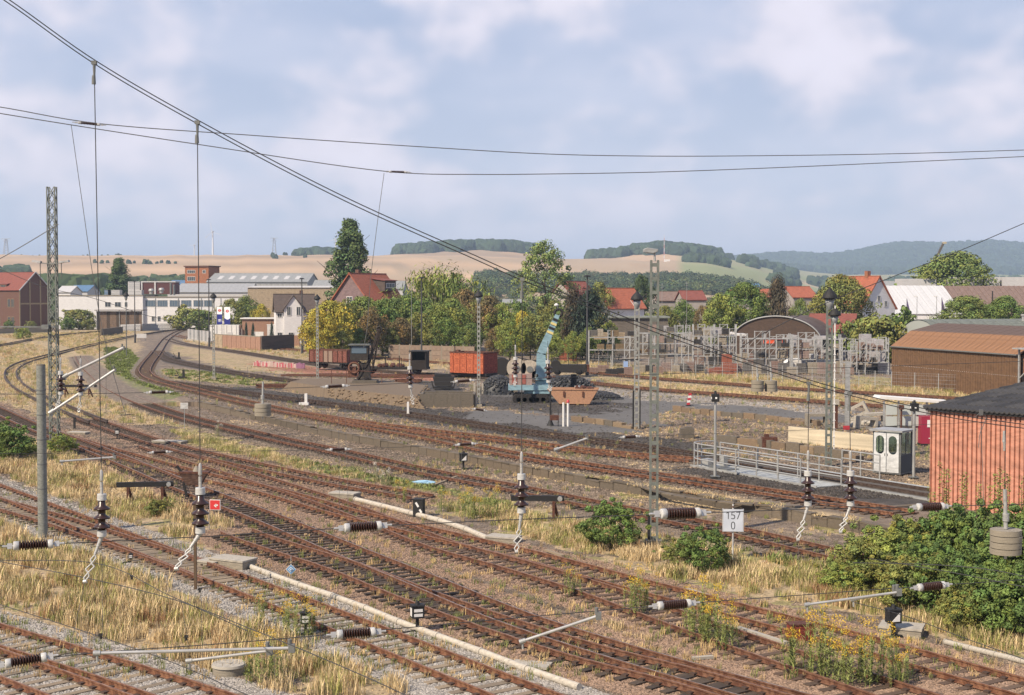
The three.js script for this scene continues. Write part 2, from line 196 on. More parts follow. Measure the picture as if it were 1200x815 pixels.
function groundMap(x0, x1, z0, z1, N) { // z0 near, z1 far
  const dx = (x1 - x0) / N, dz = (z1 - z0) / N, w = new Float32Array(N * N), tn = new Uint8Array(N * N);
  for (const t of TR) if (t.tone) for (let s = 0; s <= t.len; s += 0.22) { // ballast beds
    const p = t.curve.getPointAt(s / t.len); if (p.x < x0 - 3 || p.x > x1 + 3 || p.z > z0 + 3 || p.z < z1 - 3) continue;
    const rx = Math.ceil(2.6 / dx), rz = Math.ceil(2.6 / -dz), ci = Math.round((p.x - x0) / dx), cj = Math.round((p.z - z0) / dz);
    for (let j = Math.max(0, cj - rz); j <= Math.min(N - 1, cj + rz); j++) for (let i = Math.max(0, ci - rx); i <= Math.min(N - 1, ci + rx); i++) {
      const d2 = ((i - ci) * dx) ** 2 + ((j - cj) * dz) ** 2, q = 1 - sm(1.3, 2.5, Math.sqrt(d2)), k = j * N + i; if (q > w[k]) { w[k] = q; tn[k] = t.tone; }
    }
  }
  const d = new Uint8Array(N * N * 4), lin = new Float32Array(N * N * 3), g2 = x => 255 * (x <= 0.0031308 ? 12.92 * x : 1.055 * Math.pow(x, 1 / 2.4) - 0.055), kind = new Uint8Array(N * N), kinds = Object.keys(PAL);
  for (let j = 0; j < N; j++) {
    const z = z0 + (j + 0.5) * dz;
    for (let i = 0; i < N; i++) {
      const x = x0 + (i + 0.5) * dx, k = j * N + i;
      const a = fbm(x * 0.13, z * 0.13, 3), b = fbm(x * 0.9 + 40, z * 0.9, 3, n2b), wx = x + a * 2.4 + b * 0.9, wz = z + n2(x * 0.3 + 9, z * 0.3) * 1.6 + b * 0.9;
      let kk = 'gravel'; for (const r of REG) { if (wx < r.b[0] || wx > r.b[1] || wz < r.b[2] || wz > r.b[3]) continue; if (inside(r.q, wx, wz)) kk = r.k; }
      if ((kk === 'straw' || kk === 'weeds') && b + a * 0.6 > 0.42) kk = 'soil'; else if (kk === 'straw' && a - b * 0.3 > 0.28) kk = 'weeds'; else if (kk === 'weeds' && b - a > 0.3) kk = 'straw'; else if (kk === 'gravel' && a + b * 0.7 > 0.36) kk = rnd() < .5 ? 'strawPale' : 'gravel'; else if (kk === 'green' && (b < -.2 || rnd() < .12)) kk = a > 0 ? 'gravel' : 'weeds'; else if (kk === 'gravel' && b - a * .5 < -.3) kk = 'soil';
      let c = PAL[kk], q = 1 + 0.5 * b + 0.35 * a + (rnd() - 0.5) * 0.8; if (kk === 'asphalt' || kk === 'apron') q = 1 + 0.15 * b + 0.18 * a + (rnd() - 0.5) * 0.22;
      let r = c[0] * q, g = c[1] * q, bl = c[2] * q; kind[k] = kinds.indexOf(kk);
      if (w[k] > 0) { const tq = clamp(w[k] * 1.25 + b * 0.55), T = TONES[tn[k]], s = 1 + (rnd() - 0.5) * 0.9 + b * 0.3; r = lerp(r, T[0] * s, tq); g = lerp(g, T[1] * s, tq); bl = lerp(bl, T[2] * s, tq); }
      lin[k * 3] = r; lin[k * 3 + 1] = g; lin[k * 3 + 2] = bl; d[k * 4] = g2(clamp(r)); d[k * 4 + 1] = g2(clamp(g)); d[k * 4 + 2] = g2(clamp(bl)); d[k * 4 + 3] = 255;
    }
  }
  const t = new THREE.DataTexture(d, N, N); t.colorSpace = THREE.SRGBColorSpace; t.magFilter = THREE.LinearFilter; t.minFilter = THREE.LinearMipmapLinearFilter; t.generateMipmaps = true; t.wrapS = t.wrapT = THREE.MirroredRepeatWrapping; t.needsUpdate = true;
  const at = (x, z) => { const i = clamp(Math.floor((x - x0) / dx), 0, N - 1), j = clamp(Math.floor((z - z0) / dz), 0, N - 1), k = j * N + i; return { c: [lin[k * 3], lin[k * 3 + 1], lin[k * 3 + 2]], w: w[k], tone: tn[k], kind: kinds[kind[k]] }; };
  return { t, at, uv: (x, z) => [(x - x0) / (x1 - x0), (z - z0) / (z1 - z0)] };
}
const SPLIT = -125, mapNear = groundMap(-56, 56, -30, SPLIT, 2048), mapFar = groundMap(-190, 150, SPLIT, -445, 2048);
const groundAt = (x, z) => (z > SPLIT ? mapNear : mapFar).at(x, z);
console.log('ground maps done');
const gravelBump = tex(512, 512, () => { const q = rnd(); return [q, q, q]; }, null, false);
function gmat(m, rep) { const s = new THREE.MeshStandardMaterial({ map: m.t, roughness: 0.96 }); const b = gravelBump.clone(); b.repeat.set(rep[0], rep[1]); b.needsUpdate = true; s.bumpMap = b; s.bumpScale = 0.02; return s; }
const gNear = gmat(mapNear, [7, 6]), gFar = gmat(mapFar, [20, 20]);
function clipZ(poly, keep) { const o = []; for (let i = 0; i < poly.length; i++) { const a = poly[i], b = poly[(i + 1) % poly.length], ia = keep(a.z), ib = keep(b.z); if (ia) o.push(a); if (ia !== ib) { const t = (SPLIT - a.z) / (b.z - a.z); o.push(a.clone().lerp(b, t).setZ(SPLIT)); } } return o; }
function sheet(poly, y, m) { // flat polygon with the ground map laid on it in metres
  const s = poly.map(p => new THREE.Vector2(p.x, -p.z)), tri = THREE.ShapeUtils.triangulateShape(s, []), pos = [], uv = [];
  const ccw = THREE.ShapeUtils.area(s) > 0;
  for (const f of tri) for (const i of ccw ? f : [f[0], f[2], f[1]]) { pos.push(poly[i].x, y, poly[i].z); uv.push(...m.uv(poly[i].x, poly[i].z)); }
  return geo(pos, uv);
}
structure('ground', sheet([V(-56, 0, -30), V(56, 0, -30), V(56, 0, SPLIT), V(-56, 0, SPLIT)], 0, mapNear), gNear);
structure('ground_far', sheet([V(-190, 0, SPLIT), V(150, 0, SPLIT), V(150, 0, -445), V(-190, 0, -445)], 0, mapFar), gFar);
// the raised depot yard: its front edge is the platform wall, further left an earth slope
const EDGE = [[1420, 722], [1300, 690], [1180, 655], [1120, 638], [1060, 623], [1010, 612], [955, 603], [886, 591], [800, 577], [755, 570.5], [675, 556.5], [600, 543.5], [503, 526], [400, 507.5], [351, 497], [296, 485], [234, 471]].map(([u, v]) => G(u, v, L1));
const SLOPE = [[205, 464], [160, 450], [128, 434], [100, 420], [82, 409], [60, 401], [0, 396], [-100, 392]].map(([u, v]) => G(u, v, L1));
const yard = [...EDGE, ...SLOPE, V(-190, L1, -440), V(150, L1, -440), V(150, L1, -60)];
const EDGEPOLY = yard.map(q => [q.x, q.z]);
structure('yard_ground', sheet(clipZ(yard, z => z >= SPLIT), L1, mapNear), gNear);
structure('yard_ground_far', sheet(clipZ(yard, z => z <= SPLIT), L1, mapFar), gFar);
{ const pos = [], uv = [], e = [EDGE[EDGE.length - 1], ...SLOPE]; // earth slope
  for (let i = 0; i < e.length - 1; i++) { const a = e[i], b = e[i + 1], o = k => V(e[k].x - 5, -0.02, e[k].z + 4), p = i ? o(i) : V(a.x, -0.02, a.z), q = o(i + 1); for (const v of [a, b, q, a, q, p]) { pos.push(v.x, v.y, v.z); uv.push(...mapFar.uv(v.x, v.z)); } }
  const g = geo(pos, uv); const m = gFar.clone(); m.side = THREE.DoubleSide; structure('yard_slope', g, m); }
{ // platform wall of squared blocks with a coping
  const w = thing('platform_wall', 'long low wall of old squared stone blocks along the dark siding', 'wall'); let k = 0;
  const variants = [0, 1, 2, 3].map(i => { const g = box(1, 1, 0.4); return g; });
  for (let i = 0; i < EDGE.length - 1; i++) {
    const a = EDGE[i], b = EDGE[i + 1], L = a.distanceTo(b), ang = Math.atan2(-(b.z - a.z), b.x - a.x), n = Math.max(1, Math.round(L / R(.8, 1.5))), near = a.z > -110 && a.x < 26;
    for (let j = 0; j < n; j++) {
      if (!near && a.x >= 26) continue;
      const p = a.clone().lerp(b, (j + 0.5) / n), wd = L / n - 0.03, drop = rnd() < 0.16 ? R(.06, .2) : rnd() * 0.05;
      const o = part(w, 'block', variants[k % 4], M.stone[(k * 7 + j) % 4]); o.position.set(p.x, -0.06, p.z); o.rotation.y = ang + R(-0.015, 0.015); o.scale.set(wd, L1 + 0.06 - drop, 0.9 + rnd() * 0.2);
      const c = part(w, 'coping_stone', variants[(k + 1) % 4], M.stone[(k * 5 + 1) % 4]); c.position.set(p.x, L1 - drop + 0.004, p.z); c.rotation.y = ang + R(-0.03, 0.03); c.scale.set(wd, 0.07, 1.15); k++;
    }
  }
}
/* ---------- far land: fields, ridge, hills ---------- */
const ridgeH = (a, d) => { // a = bearing (x over distance)
  const u = a * F + 600; let h = 0;
  const field = sm(620, 2500, d) * lerp(77, 68, sm(500, 760, u)) * (1 - sm(800, 1000, u) * 0.9); h += field * (1 - 0.35 * sm(2700, 4200, d));
  h += 20 * sm(380, 560, u) * (1 - sm(600, 690, u)) * sm(2350, 2700, d);
  h += 22 * Math.exp(-(((u - 780) / 70) ** 2)) * sm(2250, 2600, d) * (1 - 0.2 * sm(2600, 3600, d));
  h += 85 * sm(800, 900, u) * sm(1700, 4200, d) * 0.75;
  const far = lerp(168, 205, sm(980, 1080, u)) + 12 * Math.sin(u * 0.012 + 1) + 6 * Math.sin(u * 0.05); h = Math.max(h, far * sm(4300, 6400, d) * lerp(0.45, 1, sm(680, 860, u)));
  return h + (d > 900 ? fbm(a * 30, d * 0.0012, 3) * 3 * sm(900, 2000, d) : 0) - 0.06;
};
const landH = (x, z) => ridgeH(x / Math.max(1, -z), -z);
{
  const pos = [], col = [], idx = [], ds = [-60, 5, 30, 60, 125, 200, 300, 440, 520, 600, 700, 800, 950, 1100, 1250, 1400, 1550, 1700, 1850, 2000, 2150, 2300, 2450, 2600, 2800, 3000, 3300, 3700, 4200, 4800, 5400, 6000, 6600, 7500, 9000], NA = 360;
  for (const d of ds) for (let i = 0; i <= NA; i++) {
    const a = -1.3 + 2.6 * i / NA, dd = Math.max(d, 0), x = a * Math.max(dd, 60) , z = -d, h = d < 600 ? -0.06 : ridgeH(a, d); pos.push(x, h, z);
    const u = a * F + 600, s = fbm(x * 0.0016 + 2, d * 0.0024, 4); let c = [.20, .165, .085];
    if (d >= 700) { c = [.335, .245, .15]; const strip = n2b(x * 0.0011 + 3, d * 0.0042); if (strip > 0.25) c = [.46, .315, .185]; else if (strip < -0.35) c = [.31, .215, .125]; if (u > 800 && d > 1500) c = strip > 0.1 ? [.26, .25, .12] : [.21, .23, .095]; if (u > 940 && d < 2600 && d > 1500 && strip > -0.1) c = [.40, .31, .19]; if (d > 4300) c = [.035, .055, .03]; }
    const q = 1 + 0.25 * s; col.push(c[0] * q, c[1] * q, c[2] * q);
  }
  for (let j = 0; j < ds.length - 1; j++) for (let i = 0; i < NA; i++) { const k = j * (NA + 1) + i; idx.push(k, k + 1, k + NA + 1, k + 1, k + NA + 2, k + NA + 1); }
  const g = new THREE.BufferGeometry(); g.setAttribute('position', new THREE.Float32BufferAttribute(pos, 3)); g.setAttribute('color', new THREE.Float32BufferAttribute(col, 3)); g.setAttribute('uv', new THREE.Float32BufferAttribute(pos.length / 3 * 2, 2)); g.setIndex(idx); g.computeVertexNormals();
  structure('far_land', g, mat(1, 1, 1, 1, { vc: 1 }));
}
/* ---------- building the tracks ---------- */
const PROF = [[-.07, 0], [-.07, .014], [-.016, .034], [-.012, .118], [-.036, .132], [-.036, .168], [-.03, .174], [.03, .174], [.036, .168], [.036, .132], [.012, .118], [.016, .034], [.07, .014], [.07, 0]];
function sweep(pts, side, y, prof = PROF) { // pts: {p, n} along the line
  const pos = [], uv = []; let s = 0;
  for (let i = 0; i < pts.length - 1; i++) {
    const A = pts[i], B = pts[i + 1], l = A.p.distanceTo(B.p);
    for (let k = 0; k < prof.length - 1; k++) {
      const q = (P, e) => [P.p.x + P.n.x * (side + e[0]), P.p.y + y + e[1], P.p.z + P.n.z * (side + e[0])], a = q(A, prof[k]), b = q(A, prof[k + 1]), c = q(B, prof[k + 1]), d = q(B, prof[k]);
      pos.push(...a, ...b, ...c, ...a, ...c, ...d); const v0 = k * 0.04, v1 = v0 + 0.04; uv.push(s, v0, s, v1, s + l, v1, s, v0, s + l, v1, s + l, v0);
    }
    s += l;
  }
  return geo(pos, uv);
}
const sleeperGeo = [0, 1, 2].map(() => { const g = box(0.25, 0.14, 2.55); const p = g.attributes.position; return g; });
const fastGeo = box(0.17, 0.075, 0.33);
let ti = 0;
for (const t of TR) {
  const o = thing('railway_track', t.l, 'track'); const lift = 0.035 + (ti % 6) * 0.006 + (t.tone ? 0 : .1); ti++;
  const at = s => { const q = clamp(s / t.len), p = t.curve.getPointAt(q), d = t.curve.getTangentAt(q); return { p, n: V(-d.z, 0, d.x).normalize(), d }; };
  const pts = []; for (let s = 0; s < t.len;) { const a = at(s); pts.push(a); s += a.p.z > -110 ? 1.5 : 3; } pts.push(at(t.len));
  for (const sd of [-.7525, .7525]) {
    const r = part(o, 'rail', sweep(pts, sd, lift + 0.02, t.tone ? PROF : PROF.map(q => [q[0] * 1.9, q[1] * 1.2])), M[t.rail]);
    if (t.rail !== 'railDark') part(r, 'running_surface', sweep(pts, sd, lift + 0.02 + 0.176, [[-.026, 0], [.026, 0]]), t.shine ? M.railTop : M.railTopDull);
  }
  const far = [], fast = []; let nb = 0;
  for (let s = 0.3; s < t.len; s += 0.63) {
    if (!t.tone) break; const a = at(s), ang = Math.atan2(-a.n.z, a.n.x) + Math.PI / 2 + R(-0.02, 0.02), u = 600 + F * a.p.x / -a.p.z;
    if (u < -90 || u > 1290 || a.p.z > -36) continue;
    const y = a.p.y + lift - 0.125 + R(-0.012, 0.008);
    if (a.p.z > -92 && nb < 300) { const m = part(o, 'sleeper', sleeperGeo[nb % 3], M[t.sl][(rnd() * 3) | 0]); m.position.set(a.p.x, y, a.p.z); m.rotation.y = ang; m.scale.set(R(.9, 1.1), 1, R(.97, 1.03)); nb++; }
    else if (a.p.z > -260) far.push(sleeperGeo[0].clone().rotateY(ang).translate(a.p.x, y, a.p.z));
    if (a.p.z > -190) for (const sd of [-.7525, .7525]) fast.push(fastGeo.clone().rotateY(ang).translate(a.p.x + a.n.x * sd, y + 0.125, a.p.z + a.n.z * sd));
  }
  if (far.length) part(o, 'sleepers', far, M[t.sl][1], { kind: 'stuff' });
  if (fast.length) part(o, 'rail_fastenings', fast, M.fast, { kind: 'stuff' });
}
console.log('tracks done');

/* ---------- vegetation ---------- */
const leafMat = (r, g, b) => { const m = new THREE.MeshPhysicalMaterial({ roughness: 0.8, vertexColors: true, side: THREE.DoubleSide }); m.color.setRGB(r, g, b); return m; };
// crown: leaves scattered through clumps that fill an envelope. env(t) gives the radius at height t (0..1)
function crown(seed, { h, base, env, clumps, per, leaf, cr, droop = 0, spread = 1, stray = 0 }) {
  const q = mulberry(seed), rr = (a, b) => a + (b - a) * q(), pos = [], col = [], nrm = [];
  for (let c = 0; c < clumps; c++) {
    const t = Math.pow(q(), 0.85), rad = env(t) * (0.35 + 0.65 * Math.sqrt(q())) * spread, an = q() * 6.283, lob = 1 + 0.22 * Math.sin(an * 3 + seed) + 0.15 * Math.sin(an * 5 + t * 9 + seed);
    const out = q() < stray ? rr(1.1, 1.38) : 1, cx = Math.cos(an) * rad * lob * out, cz = Math.sin(an) * rad * lob * out, cy = base + t * h * (out > 1 && h < 4 ? out * .96 : 1), R0 = cr * rr(0.6, 1.3) * (out > 1 ? .6 : 1), tone = rr(0.62, 1.38), hue = rr(-0.18, 0.16), n = per * rr(0.6, 1.3) | 0;
    for (let i = 0; i < n; i++) {
      let x = rr(-1, 1), y = rr(-1, 1), z = rr(-1, 1); const l = Math.hypot(x, y, z) || 1; if (l > 1) { i--; continue; }
      const k = 0.55 + 0.45 * l; x = x / l * k; y = y / l * k * (droop ? 1.6 : 0.8); z = z / l * k;
      const px = cx + x * R0, py = cy + y * R0 - droop * q() * R0, pz = cz + z * R0;
      const s = leaf * rr(0.6, 1.4); // leaf faces turned mostly outward and up
      const nx = x + rr(-.7, .7), ny = y + rr(-.3, 1), nz = z + rr(-.7, .7), nl = Math.hypot(nx, ny, nz) || 1, N = [nx / nl, ny / nl, nz / nl];
      let ax = rr(-1, 1), ay = droop ? -2 : rr(-1, 1), az = rr(-1, 1); const dt = ax * N[0] + ay * N[1] + az * N[2]; ax -= dt * N[0]; ay -= dt * N[1]; az -= dt * N[2]; const al = Math.hypot(ax, ay, az) || 1; ax /= al; ay /= al; az /= al;
      const bx = N[1] * az - N[2] * ay, by = N[2] * ax - N[0] * az, bz = N[0] * ay - N[1] * ax, e = s * (droop ? 1.3 : 0.62), f = s * (droop ? 0.2 : 0.42);
      const A = [px - ax * e, py - ay * e, pz - az * e], B = [px + bx * f, py + by * f, pz + bz * f], C = [px + ax * e, py + ay * e, pz + az * e], E = [px - bx * f, py - by * f, pz - bz * f];
      pos.push(...A, ...B, ...C, ...A, ...C, ...E); const v = tone * rr(0.8, 1.2), cc = [v * (1 + hue), v, v * (1 - hue)]; for (let m = 0; m < 6; m++) col.push(...cc);
    }
  }
  return geo(pos, null, col);
}
function limbs(seed, h, r, top, n) { // tapered trunk with limbs
  const q = mulberry(seed), g = []; let p = V(0, -0.1, 0); const segs = 5; let prev = r;
  const knots = [p]; for (let i = 1; i <= segs; i++) { const k = V((q() - .5) * h * .05, h * i / segs, (q() - .5) * h * .05); const r1 = lerp(r, top, i / segs); g.push(rod(knots[i - 1], k, prev, r1, 8)); prev = r1; knots.push(k); }
  for (let i = 0; i < n; i++) { const t = 0.3 + 0.65 * q(), k = Math.min(segs - 1, Math.floor(t * segs)), b = knots[k].clone().lerp(knots[k + 1], t * segs - k), a = q() * 6.283, L = h * (0.25 + 0.3 * q()) * (1.2 - t * .6); const e = b.clone().add(V(Math.cos(a) * L * .7, L * .65, Math.sin(a) * L * .7)); g.push(rod(b, e, lerp(r, top, t) * .55, 0.02, 6)); }
  return merge(g);
}
const ell = t => Math.sqrt(Math.max(0.02, 1 - (2 * t - 1) ** 2)), bulge = t => Math.pow(Math.sin(Math.PI * clamp(t * 0.9 + 0.08)), 0.7);
const KIND = {
  round: [1, 2, 3].map(s => ({ c: crown(100 + s, { h: 7.4, base: 2.0, env: t => 3.8 * bulge(t), clumps: 135, per: 62, leaf: 0.25, cr: 0.92, stray: 0.06 }), t: limbs(s, 6.2, 0.22, 0.06, 8) })),
  poplar: [1].map(s => ({ c: crown(200 + s, { h: 15, base: 1.2, env: t => 2.5 * Math.pow(Math.sin(Math.PI * clamp(t * 0.72 + 0.26)), 0.9), clumps: 330, per: 60, leaf: 0.25, cr: 0.75 }), t: limbs(s + 20, 13, 0.35, 0.05, 14) })),
  airy: [1].map(s => ({ c: crown(250 + s, { h: 14, base: 2.5, env: t => 4.4 * Math.pow(Math.sin(Math.PI * clamp(t * 0.85 + 0.1)), 0.8), clumps: 190, per: 58, leaf: 0.25, cr: 0.82 }), t: limbs(s + 20, 13.5, 0.3, 0.04, 20) })),
  willow: [1].map(s => ({ c: crown(300 + s, { h: 9, base: 1.8, env: t => 6.2 * ell(t * 0.72 + 0.25), clumps: 210, per: 46, leaf: 0.36, cr: 1.1, droop: 1.1 }), t: limbs(s + 30, 8, 0.4, 0.1, 10) })),
  spruce: [1].map(s => ({ c: crown(400 + s, { h: 10.5, base: 0.6, env: t => 3.4 * Math.pow(1 - t, 0.85) * (0.75 + 0.25 * Math.sin(t * 40)), clumps: 170, per: 40, leaf: 0.26, cr: 0.75, droop: 0.35 }), t: limbs(s + 40, 10.5, 0.2, 0.03, 4) })),
  big: [1, 2].map(s => ({ c: crown(150 + s, { h: 7.4, base: 2.0, env: t => 3.8 * bulge(t), clumps: 250, per: 88, leaf: 0.19, cr: 0.8 }), t: limbs(s + 7, 6.2, 0.24, 0.06, 10) })),
  bush: [1, 2, 3].map(s => ({ c: crown(500 + s, { h: 1.9, base: 0.2, env: t => 1.35 * bulge(t * 0.8 + 0.12), clumps: 150, per: 96, leaf: 0.075, cr: 0.25, spread: 1.0, stray: 0.3 }), t: limbs(s + 50, 1.5, 0.05, 0.012, 9) })),
  shrub: [1, 2].map(s => ({ c: crown(550 + s, { h: 3.0, base: 0.3, env: t => 2.4 * bulge(t * 0.8 + 0.12), clumps: 95, per: 40, leaf: 0.24, cr: 0.62, stray: 0.15 }), t: limbs(s + 55, 2.3, 0.08, 0.02, 9) })),
};
const LEAF = { green: leafMat(.105, .155, .03), mid: leafMat(.13, .168, .036), olive: leafMat(.17, .178, .04), yellow: leafMat(.34, .28, .034), lime: leafMat(.185, .22, .042), brown: leafMat(.155, .11, .04), rust: leafMat(.085, .066, .035), dark: leafMat(.05, .08, .026), spruce: leafMat(.03, .05, .030), blue: leafMat(.055, .09, .04), poplar: leafMat(.07, .11, .03), pale: leafMat(.19, .235, .07), hedge: leafMat(.10, .15, .03) };
function tree(name, label, kind, variant, leaf, pos, s, group, cat = 'tree') {
  const k = KIND[kind][variant % KIND[kind].length], o = thing(name, label, cat, pos, R(0, 6.28), group); part(o, 'trunk', k.t, M.bark); part(o, 'crown', k.c, LEAF[leaf]); o.scale.set(...(Array.isArray(s) ? s : [s, s, s])); return o;
}
// a tree whose top shows at photo point (u,v), standing at distance d: its height follows
const KH = { round: 9.9, big: 9.9, poplar: 16.6, airy: 17, willow: 11.6, spruce: 11.2, bush: 2.4, shrub: 3.7 };
function treeAt(name, label, kind, variant, leaf, u, v, d, wide = 1, group, cat) { const top = D(u, v, d), h = top.y - landBase(top), s = h / KH[kind]; return tree(name, label, kind, variant, leaf, V(top.x, landBase(top), -d), [s * wide, s, s * wide], group, cat); }
const landBase = p => -p.z < 440 ? L1 : landH(p.x, p.z);
// the belt of trees behind the concrete fence
const belt = { yellow: 'yellowing broad tree in the belt beside the white house', green: 'green leafy tree in the belt behind the concrete fence', olive: 'olive green tree in the belt behind the concrete fence', brown: 'brown withering tree in the belt behind the concrete fence', lime: 'bright light green tree in the belt behind the concrete fence', mid: 'mid green tree in the belt behind the concrete fence', dark: 'dark green tree in the belt behind the wagons' };
[[386, 352, 222, 'yellow', .95], [372, 362, 214, 'yellow', .8], [405, 352, 236, 'olive', .8], [424, 347, 240, 'lime', .9], [448, 350, 238, 'green', .85], [436, 361, 228, 'brown', .75], [462, 349, 244, 'mid', .8], [478, 346, 250, 'green', .9], [498, 350, 248, 'green', .9], [470, 372, 232, 'brown', .9], [492, 366, 236, 'olive', .9], [512, 355, 240, 'mid', .8], [530, 349, 238, 'lime', .8], [546, 338, 250, 'brown', .62], [560, 352, 246, 'olive', .7], [574, 346, 240, 'brown', .7], [588, 355, 238, 'lime', .75], [604, 352, 250, 'green', .75], [598, 373, 212, 'lime', .85], [612, 364, 220, 'yellow', .55], [622, 369, 214, 'olive', .8], [650, 352, 250, 'olive', .8], [662, 360, 236, 'green', .7], [640, 378, 222, 'mid', .9], [700, 374, 236, 'olive', .6], [714, 376, 224, 'lime', .6], [690, 384, 214, 'mid', .7], [672, 388, 212, 'lime', .7], [524, 372, 232, 'green', .9], [508, 384, 232, 'olive', 1], [552, 378, 230, 'mid', .9], [455, 384, 230, 'olive', 1], [416, 382, 226, 'green', .9], [400, 388, 216, 'olive', .9], [580, 384, 222, 'brown', .7], [650, 392, 206, 'lime', .8]].forEach(([u, v, d, c, w], i) => treeAt('belt_tree', belt[c], 'round', i, c, u, v, d, w * 1.05, 'trees of the belt behind the fence'));
treeAt('poplar_tree', 'tall dense columnar poplar standing behind the red roofed house', 'poplar', 0, 'poplar', 410, 256, 330, 1.12);
treeAt('willow_tree', 'broad weeping willow rising above the tree belt', 'willow', 0, 'lime', 517, 312, 262, 1.05);
treeAt('airy_poplar_tree', 'tall airy light green poplar beside the blue crane boom', 'airy', 0, 'pale', 638, 280, 262, 0.95);
treeAt('spruce_tree', 'dark blue green spruce standing beside the slim lamp pole', 'spruce', 0, 'spruce', 691, 342, 218, 1.7);
treeAt('spruce_tree', 'browning spruce leaning against the dark spruce', 'spruce', 0, 'rust', 672, 341, 226, 1.25);
treeAt('round_tree', 'grey green round tree left of the brick watch tower', 'poplar', 0, 'poplar', 139, 302, 560, 1.3);
// scattered trees between the houses
[[987, 322, 250, 'olive', .95, 'big', 'large olive tree in front of the white gabled house'], [966, 338, 252, 'olive', .7, 'round', 'olive tree beside the lattice lantern mast'], [1121, 295, 330, 'mid', 1.3, 'big', 'big round chestnut tree rising over the flat grey roofs'], [874, 330, 250, 'green', .95, 'big', 'bright green tree left of the dark curved hall'], [846, 344, 246, 'lime', .85, 'round', 'light green tree beside the scaffold racks'], [893, 345, 262, 'mid', .6, 'round', 'mid green tree above the dark curved hall'], [912, 328, 246, 'rust', 1.15, 'spruce', 'reddish brown spruce above the dark curved hall'], [752, 322, 330, 'dark', .55, 'round', 'tall dark tree behind the half timbered house'], [800, 352, 280, 'green', .8, 'round', 'green tree right of the half timbered house'], [780, 358, 262, 'olive', .7, 'round', 'olive tree in front of the half timbered house'], [824, 358, 270, 'brown', .6, 'round', 'brownish tree behind the scaffold racks'], [760, 368, 255, 'lime', .6, 'round', 'small light green tree before the half timbered house'], [702, 330, 300, 'olive', .6, 'round', 'olive tree between the two red roofs'], [938, 350, 280, 'mid', .6, 'round', 'small green tree beside the red tiled roofs'], [1030, 370, 215, 'olive', .9, 'shrub', 'olive bush in front of the white gabled house'], [1050, 368, 218, 'green', .8, 'shrub', 'green bush left of the green barrel roof'], [1012, 372, 220, 'mid', .8, 'shrub', 'green bush beside the dark curved hall'], [1132, 346, 236, 'mid', 1.25, 'big', 'rounded green tree in front of the brown corrugated roof'], [1178, 347, 236, 'green', 1.1, 'big', 'rounded green tree beside the brown corrugated roof'], [1155, 356, 240, 'mid', .9, 'round', 'small tree between the two rounded trees'], [92, 362, 418, 'olive', 1.2, 'shrub', 'dark rounded bush beside the white factory wall'], [80, 372, 412, 'green', .9, 'shrub', 'green bush at the foot of the white factory'], [104, 374, 414, 'olive', .9, 'shrub', 'olive bush at the foot of the white factory'], [222, 361, 416, 'olive', 1.35, 'shrub', 'rounded olive bush beside the railway curve'], [236, 363, 400, 'mid', 1.0, 'shrub', 'green bush next to the advertising banners'], [270, 350, 340, 'olive', .9, 'round', 'olive tree behind the white banners'], [288, 347, 345, 'mid', .9, 'round', 'green tree left of the white house'], [306, 356, 330, 'yellow', .7, 'round', 'yellowish tree left of the white house'], [26, 384, 330, 'lime', .9, 'shrub', 'yellow green bush in front of the brick house'], [10, 376, 425, 'green', .9, 'shrub', 'green bush in front of the brick house wall'], [36, 376, 425, 'olive', .9, 'shrub', 'olive bush at the corner of the brick house']].forEach(([u, v, d, c, w, k, l], i) => treeAt(k === 'shrub' ? 'shrub' : 'garden_tree', l, k, i, c, u, v, d, w, undefined, k === 'shrub' ? 'bush' : 'tree'));
console.log('trees done');

// near bushes
const bushAt = (u, v, h, w, leaf, label, var_, lvl = 0) => tree('bush', label, 'bush', var_, leaf, G(u, v, lvl), [w / 2.7, h / 2.4, w / 2.7], undefined, 'bush');
bushAt(716, 643, 2.0, 2.4, 'green', 'rounded green bush beside the lattice floodlight mast', 0);
bushAt(826, 670, 1.75, 1.9, 'hedge', 'dense green bush in front of the white kilometre sign', 1);
bushAt(800, 664, 1.1, 1.6, 'olive', 'low yellow green bush left of the kilometre sign', 2);
bushAt(14, 540, 2.3, 3.4, 'green', 'leafy green bush left of the grey tubular pole', 0);
bushAt(-14, 536, 2.6, 3.6, 'green', 'leafy green bush cut by the picture edge beside the main track', 1);
bushAt(70, 533, 1.4, 1.9, 'lime', 'low light green bush at the foot of the lattice mast', 2);
bushAt(186, 604, 0.8, 1.3, 'olive', 'small olive bush in dry grass beside the buffer stop', 2);
[[1014, 690, 1.9, 2.6, 'olive'], [1044, 688, 2.3, 2.8, 'lime'], [1076, 680, 2.4, 3.0, 'olive'], [1108, 682, 2.9, 2.8, 'hedge'], [1146, 686, 2.8, 3.2, 'hedge'], [1190, 690, 3.1, 3.2, 'green'], [1236, 696, 3.2, 3.4, 'hedge'], [1066, 714, 1.9, 2.4, 'olive'], [1102, 722, 2.2, 2.3, 'hedge'], [1128, 738, 1.5, 1.7, 'olive'], [1172, 742, 2.2, 2.6, 'hedge'], [1208, 748, 2.4, 2.5, 'green'], [992, 694, 1.1, 1.9, 'lime'], [1086, 700, 2.2, 2.2, 'green'], [1140, 712, 2.3, 2.4, 'green']].forEach(([u, v, h, w, l], i) => tree('hedge_bush', { olive: 'yellow green bush in the thicket before the orange shed', hedge: 'dark green bush in the thicket before the orange shed', green: 'mid green bush in the thicket before the orange shed', lime: 'pale low bush at the edge of the thicket' }[l], 'bush', i, l, G(u, v, 0), [w / 2.7, h / 2.4, w / 2.7], 'bushes of the thicket before the shed', 'bush'));
